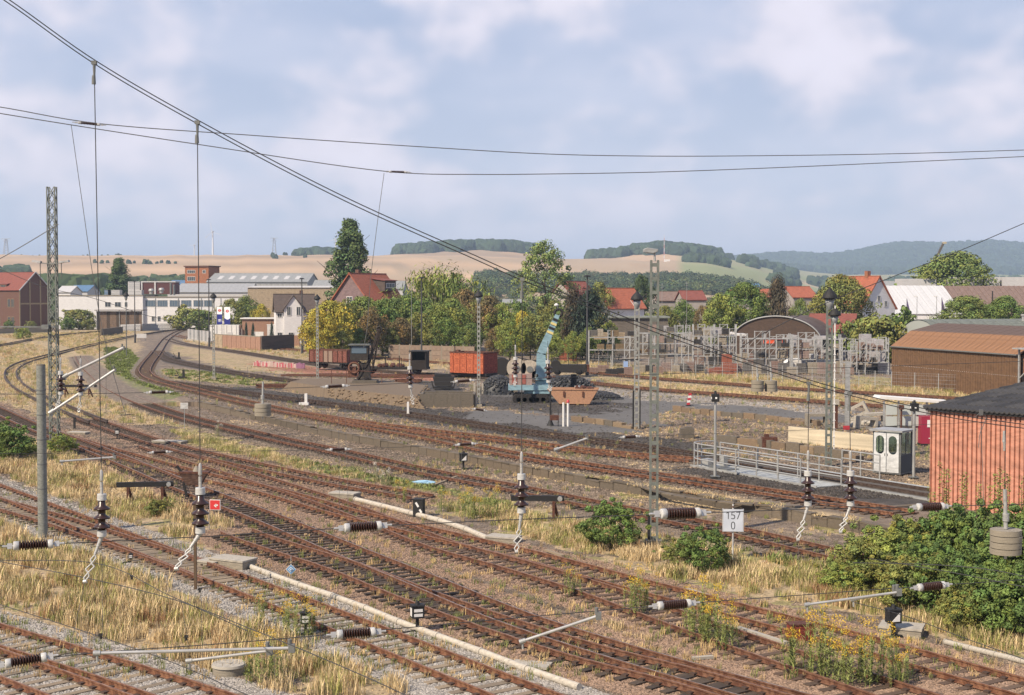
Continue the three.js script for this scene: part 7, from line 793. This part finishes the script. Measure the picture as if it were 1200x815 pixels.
function hanging(S, top, cap0, cap1, end, label, group, k = 1, clamp_ = true) { // dropper, three-shed insulator, turnbuckle
  const T = S(...top), A = S(...cap0), B = S(...cap1), E = S(...end), o = thing('hanging_insulator', label, 'insulator', A, 0, group), l = p => p.clone().sub(A), L = A.distanceTo(B), s = L / .5, up1 = A.clone().lerp(T, Math.min(.9, .22 * k / A.distanceTo(T)));
  part(o, 'dropper_wire', rod(l(T), l(up1), .007 * k, .007 * k, 5), M.wire); part(o, 'upper_rod', [rod(l(up1), V(0, 0, 0), .03 * s * .8, .022 * s), orient(lathe([[0, 0], [.028, .03], [.022, .16], [0, .2]], 8).scale(s, s, s), l(up1), l(T))], M.alu);
  const mid = A.clone().add(B).multiplyScalar(.5), ax = A.clone().sub(B).normalize(), ins = part(o, 'porcelain_body', hatG.clone().scale(s, s, s), M.porcelain); ins.position.copy(l(mid)); ins.quaternion.setFromUnitVectors(V(0, 1, 0), ax); const cg = cyl(.068 * s, .066 * s, .09 * s, 0, 0, 0, 14); for (const [p, d] of [[mid.clone().addScaledVector(ax, .22 * s), 1], [mid.clone().addScaledVector(ax, -.31 * s), 1]]) { const c = part(o, 'end_cap', cg, M.capWhite); c.position.copy(l(p)); c.quaternion.setFromUnitVectors(V(0, 1, 0), ax); }
  const B2 = B.clone().addScaledVector(ax, -.06 * s), C = B2.clone().lerp(E, .22), Dd = B2.clone().lerp(E, .4), side = V(1, .3, 0).multiplyScalar(.038 * s); part(o, 'lower_rod', [rod(l(B2), l(C), .034 * s, .028 * s), rod(l(C), l(Dd), .022 * s)], M.alu); const lk = []; for (let i = 0; i < 3; i++) { const a = Dd.clone().lerp(E, i / 3), b = Dd.clone().lerp(E, (i + 1) / 3), m = a.clone().lerp(b, .5), w = i === 1 ? 1.7 : 1; for (const q of [-1, 1]) lk.push(rod(l(a), l(m.clone().addScaledVector(side, q * w)), .011 * s), rod(l(m.clone().addScaledVector(side, q * w)), l(b), .011 * s)); } part(o, 'turnbuckle_link', lk, M.capWhite); part(o, 'clamp', orient(cyl(.03 * s, .03 * s, .05 * s, 0, -.02, 0, 8), l(E), l(E.clone().add(V(.3, .05, 0)))), M.alu);
  if (clamp_) part(o, 'cable_clamp', [cyl(.016, .022, .16, l(T).x, l(T).y - .18, l(T).z, 8), box(.07, .05, .045, l(T).x, l(T).y - .03, l(T).z), cyl(.03, .024, .12, l(T).x - .008, l(T).y - .3, l(T).z, 8)], M.galvDark);
}
[[[110, 73], [119, 584], [119, 624], [99, 682]], [[231, 143], [234.5, 577], [234.5, 620], [206, 667]], [[612, 327], [611, 560], [611, 597], [605, 647]], [[948, 449], [947, 556], [947, 589], [935, 633]], [[996, 461], [997, 556], [997, 589], [985, 624]]].forEach((q, i) => hanging(S1, ...q, 'three shed brown insulator hanging on a long dropper from the double cable', 'insulators hanging from the double cable'));
// clamps on the cable at the far end, and the weight stack
function weights(S, top, rodTop, disc0, disc1, r, n, label) { const T = S(...top), A = S(...rodTop), B = S(...disc0), C = S(...disc1), o = thing('tension_weight', label, 'weight', B), l = p => p.clone().sub(B), h = B.y - C.y; part(o, 'dropper_wire', rod(l(T), l(A), .007, .007, 5), M.wire); part(o, 'suspension_rod', [rod(l(A), V(0, 0, 0), r * .12, r * .14, 8), rod(V(0, 0, 0), V(0, -h - r * .35, 0), r * .1, r * .1, 8), cyl(r * .22, r * .22, r * .5, 0, r * .5, 0, 8)], M.galv); for (let i = 0; i < n; i++) part(o, 'weight_disc', cyl(r * R(.96, 1), r * R(.98, 1.02), h / n - .012, R(-.01, .01), -h + i * h / n, R(-.01, .01), 22), M.conc); }
weights(S1, [1179, 496], [1178, 574], [1179, 620], [1179, 649], .27, 4, 'stack of four concrete disc weights hanging before the thicket');
weights(S2, [308, 447], [308, 447.5], [307.5, 473], [307.5, 487.5], .27, 3, 'concrete disc weight hanging over the platform wall'); weights(S2, [886, 397], [887, 428], [888, 446], [888, 459], .23, 3, 'concrete disc weight hanging in front of the asphalt yard, left of its twin'); weights(S2, [901, 389], [903, 424], [904, 446], [904, 459], .23, 3, 'concrete disc weight hanging in front of the asphalt yard, right of its twin');
{ const a = S1(1150, 487), b = S1(1152, 508); single('cable_tail', 'loose wire loop and tail hanging from the cable end', 'cable', [tube([S1(1143, 489), S1(1150, 484), S1(1156, 489), S1(1153, 498), S1(1149, 508), S1(1147, 525)], .006), tube([S1(1150, 498), S1(1152, 560), S1(1153, 592)], .005), box(.06, .1, .05, a.x, a.y, a.z)], M.wireGrey); single('cable_clamp', 'grey clamp hanging at the cable end before the shed', 'clamp', (() => { const p = S1(1177, 512); return [cyl(.03, .02, .2, p.x, p.y - .1, p.z, 8), cyl(.018, .026, .16, p.x + .008, p.y - .25, p.z, 8)]; })(), M.galv); }
// registration arms (aluminium tubes)
function arm(S, a, b, r, label, off = 0) { const p = S(...a), q = S(...b), o = thing('registration_arm', label, 'arm', p); const l = x => x.clone().sub(p); q.z += off; part(o, 'tube', rod(V(0, 0, 0), l(q), r, r, 10), M.alu); part(o, 'end_fitting', [orient(cyl(r * 1.6, r * 1.6, r * 4, 0, -r * 2, 0, 8), V(0, 0, 0), l(q)), rod(V(0, 0, 0), V(.01, -.12, 0), r * .8)], M.galv); part(o, 'swivel_clamp', [box(.09, .12, .07, l(q).x, l(q).y - .06, l(q).z), cyl(.03, .03, .1, l(q).x - .03, l(q).y + .03, l(q).z)], M.galvDark); }
arm(S1, [113, 766], [348, 750], .024, 'long pale registration tube above the round manhole', .5); arm(S1, [221, 775], [320, 757], .022, 'short pale registration tube below the long one', .3); arm(S1, [612, 752], [700, 717], .024, 'single pale registration tube over the polished yard track', .3); arm(S1, [946, 709], [1048, 690], .022, 'upper pale registration tube before the thicket', .3); arm(S1, [1000, 703], [1046, 692], .02, 'short pale registration tube before the thicket', .2);
arm(S2, [76, 441], [144, 408], .045, 'upper slanting registration tube beside the lattice mast', 0); arm(S2, [60, 483], [134, 434], .045, 'lower slanting registration tube beside the lattice mast', 0); arm(S2, [72, 541], [134, 536], .03, 'far registration tube over the main track left of the buffer stop', 0); arm(S2, [652, 527], [688, 514], .04, 'pale registration tube over the turntable approach track', 0);
// second cross-span, further off
cable('support_cable', 'upper thin support cable crossing the sky', [[-120, 108], [0, 125.5], [104, 143.5], [300, 159], [500, 172.5], [640, 180.5], [760, 183], [900, 182.5], [1060, 180], [1320, 172]].map(q => S2(...q)), .0145, M.wireGrey); cable('support_cable', 'lower thin support cable crossing the sky', [[-120, 112], [0, 133], [230, 169], [464, 202], [560, 204.5], [640, 204], [760, 202], [900, 197], [1060, 190], [1320, 178]].map(q => S2(...q)), .0145, M.wireGrey);
strain(S2, [84, 143], [124, 147], 'dark strain insulator in the upper sky cable', undefined, .8); strain(S2, [450, 201], [482, 202], 'dark strain insulator in the lower sky cable', undefined, .8);
cable('slack_wire', 'thin slanting wire dropping from the upper sky cable', [[83, 146], [95, 230], [112, 345], [124, 405], [136, 450], [147, 486]].map(q => S2(...q)), .010, M.wireGrey); cable('slack_wire', 'thin slanting wire dropping from the lower sky cable', [[450, 203], [441, 270], [434, 330], [430, 385], [426, 408]].map(q => S2(...q)), .010, M.wireGrey);
cable('span_wire', 'thin upper far cross wire with small insulators over the yard', [[-60, 462], [70, 462], [183, 460], [392, 453], [543, 446.5], [738, 440], [900, 434], [1080, 428], [1300, 420]].map(q => S2(...q)), .009); cable('span_wire', 'thin lower far cross wire with small insulators over the yard', [[-60, 532], [60, 531.5], [187, 530], [395, 527], [545, 521], [739, 512], [900, 506], [1080, 498], [1300, 488]].map(q => S2(...q)), .007);
[[168, 460.5, 203, 459.5], [375, 454, 410, 452], [528, 448, 558, 445.5]].forEach(q => strain(S2, q.slice(0, 2), q.slice(2), 'small white capped insulator on the upper far cross wire', 'insulators on the upper far cross wire', 1.2)); [[172, 531, 202, 529.5], [381, 527.5, 412, 526.5], [531, 522, 560, 520], [725, 513, 752, 511.5], [552, 479, 572, 482]].forEach(q => strain(S2, q.slice(0, 2), q.slice(2), 'small white capped insulator on the lower far cross wire', 'insulators on the lower far cross wire', 1.2));
[[[70.5, 300], [70.5, 438], [71, 460], [66, 478]], [[94, 300], [94, 439], [94, 461], [92, 483]], [[479, 300], [480, 432], [481, 452], [484, 474]], [[604, 398], [604, 421], [604, 440], [603, 452]], [[642, 400], [642, 425], [643, 446], [645, 458]]].forEach((q, i) => hanging(S2, i < 3 ? [q[1][0], q[1][1] - 22] : q[0], ...q.slice(1), ['far brown insulator hanging beside the lattice mast', 'far brown insulator hanging between the two slanting tubes', 'far brown insulator hanging in front of the coal bunker', 'far brown insulator hanging before the blue excavator', 'far brown insulator hanging before the excavator boom'][i], undefined, 1.3, false));
cable('support_cable', 'black cable rising past the pale hall to the picture edge', [[1320, 210], [1200, 262], [1120, 296], [1040, 327], [960, 359], [886, 396], [868, 408]].map(q => S2(...q)), .016); 
// drop wires seen thin against the yard
[[[124, 395], [124, 545]], [[193, 455], [193, 540]], [[290, 430], [291, 500]], [[396, 470], [398, 600]], [[404, 470], [408, 600]], [[540, 470], [541, 560]], [[786, 420], [786, 512]], [[802, 522], [803, 610]], [[1150, 560], [1150, 600]]].forEach(([a, b]) => single('thin_dropper', 'thin dropper wire hanging over the yard', 'wire', [rod(S2(...a), S2(...b), .006, .006, 4)], M.wireGrey, 'thin droppers over the yard'));
[[[99, 684], [79, 772]], [[119, 640], [120, 746]], [[206, 668], [219, 747]], [[235, 690], [238, 806]], [[321, 757], [322, 806]], [[785, 690], [786, 752]], [[936, 636], [937, 690]]].forEach(([a, b]) => single('thin_dropper', 'thin dropper wire hanging below the near cross wires', 'wire', [rod(S1(...a), S1(...b), .0035, .0035, 4)], M.wireGrey, 'thin droppers below the near cross wires'));
// lines along the tracks
const W6 = (pts, h, label) => cable('contact_line', label, pts.map(q => G(q[0], q[1], h)), .007, M.wire);
W6([[-80, 641], [0, 658.5], [97, 677], [200, 702], [300, 740], [420, 790], [520, 836]], 6.4, 'catenary wire above the dry grass with small clamps'); W6([[-80, 656], [0, 657], [105, 659.5], [200, 699], [290, 740]], 6.1, 'second catenary wire crossing below the near insulator'); W6([[-80, 684], [0, 709], [118, 747], [200, 776], [290, 815]], 5.6, 'contact wire above the pale sleepered main track'); W6([[1000, 660], [1090, 662], [1160, 668], [1260, 690]], 6.6, 'thin line running over the thicket'); W6([[1020, 655], [1120, 672], [1200, 688], [1280, 702]], 6.3, 'second thin line running over the thicket'); W6([[1000, 706], [1060, 722], [1130, 748], [1220, 780]], 5.6, 'third thin line above the cable trough'); W6([[690, 540], [800, 562], [920, 585], [1060, 600]], 7.0, 'thin line over the platform wall');
cable('guy_wire', 'thin wire sloping from the lattice mast to the picture edge', [[-60, 331], [0, 303], [55, 271], [68, 263]].map(q => D(...q, 96)), .03, M.wireGrey); cable('guy_wire', 'thin sagging wire passing the brick house and the white factory', [[-40, 303], [0, 316], [50, 336], [110, 350], [180, 372], [250, 383]].map(q => D(...q, 150)), .03, M.wire);
[[174, 677], [218, 748], [118, 746], [234, 692]].forEach(q => { const p = G(q[0] - (q[0] === 174 ? 20 : 0), q[1], 5.8); single('wire_clamp', 'small dark clamp on the catenary wires above the dry grass', 'clamp', [box(.05, .04, .04, p.x, p.y, p.z), cyl(.02, .02, .08, p.x, p.y - .04, p.z)], M.black, 'clamps on the catenary wires'); });

/* ---------- trackside things ---------- */
function pipe(label, pts, r, m, jo = 6) { const o = thing('cable_pipe', label, 'pipe'), P = pts.map(q => G(q[0], q[1], .1).setY(r * .9)), c = new THREE.CatmullRomCurve3(P, false, 'centripetal'), n = jo; for (let i = 0; i < n; i++) { const a = c.getPointAt(i / n), b = c.getPointAt((i + 1) / n); part(o, 'pipe_section', [rod(a, a.clone().lerp(b, .985), r, r, 12)], m); part(o, 'joint_collar', rod(a.clone().lerp(b, -.01), a.clone().lerp(b, .02), r * 1.2, r * 1.2, 12), m); } }
const pipeM = mat(.60, .585, .55, .8, { map: stainT });
pipe('long white concrete cable pipe beside the grey ballasted main track', [[287, 662], [340, 682], [408, 705], [480, 734], [545, 757], [610, 782], [680, 806]], .11, pipeM, 9); pipe('short white cable pipe passing the black marker box', [[417, 586], [462, 597], [497, 606], [520, 612], [552, 623], [572, 632]], .13, pipeM, 5); pipe('pale concrete cable trough lid row below the thicket', [[1108, 752], [1140, 760], [1172, 768], [1230, 782]], .09, M.concPale, 4);
function slab(name, label, u, v, w, d, h, ry, m = M.conc) { const p = G(u, v, 0), o = thing(name, label, 'cable box', p, ry); part(o, 'box', box(w, h, d), m); part(o, 'lid', box(w + .06, .07, d + .06, 0, h, 0), M.concPale); return o; }
slab('cable_box', 'flat concrete cable box at the end of the long white pipe', 273, 665, 1.7, .9, .32, -.5); slab('cable_box', 'low concrete slab box beside the main track rail', 248, 664, .9, .7, .2, -.5); slab('cable_box', 'concrete cable box at the left end of the short pipe', 404, 584, 1.5, .8, .25, -.4); slab('cable_box', 'concrete cable box at the right end of the short pipe', 590, 635, 1.4, .8, .2, -.4); slab('cable_box', 'concrete cable box behind the point lantern by the thicket', 1057, 744, 1.3, .9, .25, -.4); slab('cable_box', 'flat concrete slab between the rusty tracks beside the weeds', 199, 520, 2.4, 1, .15, -.3); slab('cable_box', 'small concrete slab beside the lattice mast', 92, 509, 1.6, .7, .12, -.3); slab('cable_box', 'rusty flat cover plate between the converging tracks', 622, 783, 1.1, .6, .06, -.3, M.brown);
{ const p = G(268, 790, 0), o = thing('manhole', 'round concrete manhole cover on a low ring', 'manhole', p); part(o, 'ring', cyl(.46, .46, .24, 0, 0, 0, 26), M.conc); part(o, 'cover', [cyl(.50, .48, .07, 0, .24, 0, 26), cyl(.1, .1, .02, 0, .31, 0, 10)], M.concPale); }
// diamond marker
{ const p = G(341, 682, 0), o = thing('diamond_marker', 'small blue diamond shaped marker on a thin post', 'sign', p), h = D(341, 667.5, -p.z).y; part(o, 'post', cyl(.015, .015, h + .5, 0, 0, 0, 6), M.galv); const bl = mat(.10, .24, .42, .5); for (const [s, m, z] of [[.42, M.white, 0], [.38, bl, .012], [.22, M.white, .024], [.16, bl, .036], [.07, M.white, .048]]) part(o, s === .42 ? 'plate' : 'ring', box(s * .68, s * .68, .012, 0, -s * .34, 0).rotateZ(Math.PI / 4).translate(0, h, z + .02), m); }
// kilometre sign
{ const p = G(859, 657, 0), o = thing('kilometre_sign', 'white kilometre board reading 157 over 0 on a thin post', 'sign', p), w = .83, y1 = D(859, 597, -p.z).y, y0 = D(859, 623.5, -p.z).y, h = y1 - y0; part(o, 'post', cyl(.035, .035, y1 + .2, 0, 0, -.06, 8), M.capWhite); part(o, 'post_top', cyl(.04, .03, .14, 0, y1 + .05, -.06, 8), M.brown); part(o, 'board', [box(w, h, .03, 0, y0, 0), box(.04, h, .12, -w / 2, y0, -.05), box(.04, h, .12, w / 2, y0, -.05)], mat(.58, .60, .64, .6, { map: grime }));
  const cv = document.createElement('canvas'); cv.width = 256; cv.height = 256; const x = cv.getContext('2d'); x.fillStyle = '#c6ccd6'; x.fillRect(0, 0, 256, 256); x.fillStyle = '#15161a'; x.textAlign = 'center'; x.font = '122px sans-serif'; x.fillText('157', 128, 112); x.fillText('0', 128, 232); const t = new THREE.CanvasTexture(cv); t.colorSpace = THREE.SRGBColorSpace; const g = flat(new THREE.PlaneGeometry(w * .96, h * .96)).translate(0, y0 + h / 2, .019); part(o, 'lettering', g, mat(.9, .9, .9, .6, { map: t })); o.rotation.y = -.1; }
// small red sign, black box, posts
{ const p = G(229, 692, 0), o = thing('brown_post', 'thin weathered timber post beside the main track', 'post', p); part(o, 'post', box(.1, 3.2, .1), mat(.16, .11, .07, .9, { map: woodT })); part(o, 'bracket', box(.14, .08, .14, 0, 2.6, 0), M.black); }
{ const p = G(252, 622, 0), o = thing('red_sign', 'small red square sign with white arrow on a thin post', 'sign', p, -.15), h = D(253, 598, -p.z).y; part(o, 'post', cyl(.02, .02, h, -.3, 0, 0, 6), M.galv); part(o, 'plate', box(.52, .48, .03, 0, h, 0), M.white); part(o, 'red_field', box(.47, .43, .01, 0, h + .025, .02), mat(.52, .03, .03, .5)); part(o, 'arrow', [box(.14, .06, .01, .08, h + .2, .03), prism([[-.1, .22], [.02, .32], [.02, .12]], .01).translate(.05, h - .01, .025)], M.white); }
{ const p = G(491, 606, 0), o = thing('marker_box', 'black marker box with a white diagonal stripe', 'marker', p, -.25), h = .86; part(o, 'housing', box(.5, h, .42), M.black); part(o, 'roof', box(.54, .05, .46, 0, h, 0), M.black); part(o, 'white_stripe', [bar(V(-.10, h - .12, .222), V(.04, h - .34, .222), .012, .1), bar(V(.10, h - .46, .222), V(.2, h - .62, .222), .012, .1)].map(g => g), M.white); }
// point lanterns
function pointLantern(u, v, s, label, ry = 0, diag = false) { const p = G(u, v, 0), o = thing('point_lantern', label, 'point signal', p, ry); part(o, 'stand', [box(.1 * s, .55 * s, .1 * s, 0, 0, 0), box(.3 * s, .1 * s, .22 * s, .12 * s, 0, 0), rod(V(0, .06, 0), V(-.8 * s, .04, .2), .025)], M.black); const b = part(o, 'lamp_box', box(.42 * s, .4 * s, .34 * s, 0, .5 * s, 0), M.black); part(b, 'white_face', diag ? [prism([[-.14 * s, .56 * s], [.14 * s, .56 * s], [.14 * s, .84 * s]], .012).translate(0, 0, .172 * s)] : [box(.3 * s, .1 * s, .01, 0, .56 * s, .175 * s), box(.3 * s, .1 * s, .01, 0, .72 * s, .175 * s), box(.01, .28 * s, .22 * s, -.214 * s, .56 * s, 0)], M.white); part(b, 'lid', [box(.46 * s, .05 * s, .38 * s, 0, .9 * s, 0), cyl(.09 * s, .06 * s, .12 * s, 0, .95 * s, 0, 8)], M.black); }
pointLantern(489, 741, .95, 'black point lantern with white faces beside the white pipe', .3); pointLantern(358, 745, .8, 'black point lantern among goldenrod beside the main track', .2); pointLantern(1047, 748, 1.0, 'black and white point lantern in front of the thicket', .2, true); pointLantern(543, 551, 1.1, 'small point lantern on the ground before the platform wall', .2, true); pointLantern(137, 515, .8, 'small grey point lantern beside the rusty siding', .2); pointLantern(153, 660, .4, 'tiny white marker box beside the main track', .2);
[[208, 421], [222, 399], [213, 444], [356, 475]].forEach(([u, v], i) => { const p = G(u, v, L1), o = thing('point_lever', ['point lever stand beside the dark curved track', 'point lever stand beside the metal fence', 'point lever stand in green weeds', 'white topped point lever beside the rusty track'][i], 'lever', p); part(o, 'stand', [box(.9, .25, .4), box(.25, .9, .25, .2, .2, 0)], i === 3 ? M.white : M.black); part(o, 'lever', rod(V(-.3, .2, 0), V(-.7, 1.0, 0), .04), M.black); part(o, 'weight', cyl(.18, .18, .14, -.7, .3, 0, 12), M.black); });
// buffer stops: timber beam on rusty legs
function bufferStop(u, v, w, h, ry, label, leg = M.brown) { const p = G(u, v, 0), o = thing('buffer_stop', label, 'buffer stop', p, ry); part(o, 'beam', box(w, .26, .2, 0, h, 0), M.black); for (const s of [-.3, .3]) { part(o, 'leg', bar(V(w * s, 0, .05), V(w * s, h, .02), .13), leg); part(o, 'strut', bar(V(w * s + .2, 0, -.7), V(w * s, h - .05, -.05), .12), leg); } const bf = part(o, 'buffer', rod(V(w * .42, h + .13, .08), V(w * .42, h + .13, .24), .12, .12, 12), M.galv); }
bufferStop(170, 592, 2.9, .95, .15, 'black timber buffer stop on rusty legs in dry grass'); bufferStop(630, 610, 2.6, .95, -.05, 'black timber buffer stop on rusty legs beside the bush'); bufferStop(90, 466, 4.2, 1.1, 0, 'dark old buffer stop in the grass loop');
{ const p = G(938, 752, 0), o = thing('red_buffer_block', 'rusty red steel block standing between the rails', 'block', p, .2); part(o, 'block', box(.75, .55, .4), mat(.24, .045, .03, .75, { map: rustT })); part(o, 'cap', box(.8, .05, .45, 0, .55, 0), M.brown); }
{ const p = G(222, 598, 0), o = thing('hopper', 'rusty tapered hopper with a dark lever beside the tracks', 'hopper', G(228, 584, 0)); part(o, 'hopper', prism([[-.75, 1.35], [.7, 1.35], [.35, .75], [-.35, .75]], .5, .02).translate(0, 0, -.25), mat(.10, .06, .045, .85, { map: rustT })); part(o, 'rim', box(1.6, .1, .6, 0, 1.35, 0), M.brown); part(o, 'leg', [bar(V(-.4, 0, 0), V(-.6, .8, 0), .12), bar(V(.35, 0, 0), V(.3, .8, 0), .12)], M.black); part(o, 'lever', rod(V(-.7, 1.4, 0), V(-.95, 1.75, 0), .07), M.black); part(o, 'bell', lathe([[0, .3], [.08, .26], [.2, 0]], 10).translate(.1, 1.45, 0), M.conc); }
{ const p = G(216, 503, 0), o = thing('grey_sign', 'small blank grey sign board on a thin post beside the dark siding', 'sign', p); part(o, 'post', cyl(.03, .03, 2.0, 0, 0, 0, 6), M.galv); part(o, 'board', box(.62, .5, .03, 0, 1.65, .04), M.capWhite); }
{ const p = G(87, 503, 0), o = thing('black_post', 'short black post in the dry grass beside the lattice mast', 'post', p); part(o, 'post', box(.15, .9, .15), M.black); part(o, 'cap', box(.18, .05, .18, 0, .9, 0), M.rubber); }
{ const p = G(477, 486, L1), o = thing('white_marker_post', 'short white marker post at the foot of the bunker', 'post', p.setX(D(478, 470, -p.z).x)); part(o, 'post', box(.18, 1.1, .18), M.white); part(o, 'base', box(.3, .1, .3), M.conc); }
single('blue_litter', 'crumpled blue and white plastic sheet lying among weeds', 'litter', (() => { const p = G(498, 567, 0), g = flat(new THREE.SphereGeometry(.5, 10, 6)), q = g.attributes.position; for (let i = 0; i < q.count; i++) { const n = 1 + .4 * n2(q.getX(i) * 5, q.getZ(i) * 5 + q.getY(i) * 3); q.setXYZ(i, q.getX(i) * n * 1.5, Math.abs(q.getY(i)) * .35 * n, q.getZ(i) * n * .7); } g.computeVertexNormals(); return g.translate(p.x, 0, p.z); })(), mat(.25, .42, .55, .5));
// loose rails, planks and boards on the ground
[[600, 742, 660, 722, 0], [806, 691, 834, 700, .08], [640, 645, 660, 652, .1], [812, 772, 836, 770, .06], [505, 570, 540, 557, .05], [866, 736, 922, 754, .12], [140, 487, 160, 485, .05], [480, 553, 510, 558, .04]].slice(1).forEach(([u, v, u2, v2, h], i) => single('loose_board', ['pale board lying beside the rusty yard track', 'broken pale sleeper lying beside the turnout', 'grey pipe piece lying in the dry grass', 'thin pole lying across the green weeds', 'weathered plank lying beside the overgrown track', 'dark plank in the dry grass', 'pale rod lying before the platform wall'][i], 'board', [bar(G(u, v, h + .02), G(u2, v2, h + .02), .16, .08)], i % 2 ? M.sleepPale[1] : M.concPale));
console.log('all built');
renderer.render(scene, camera);
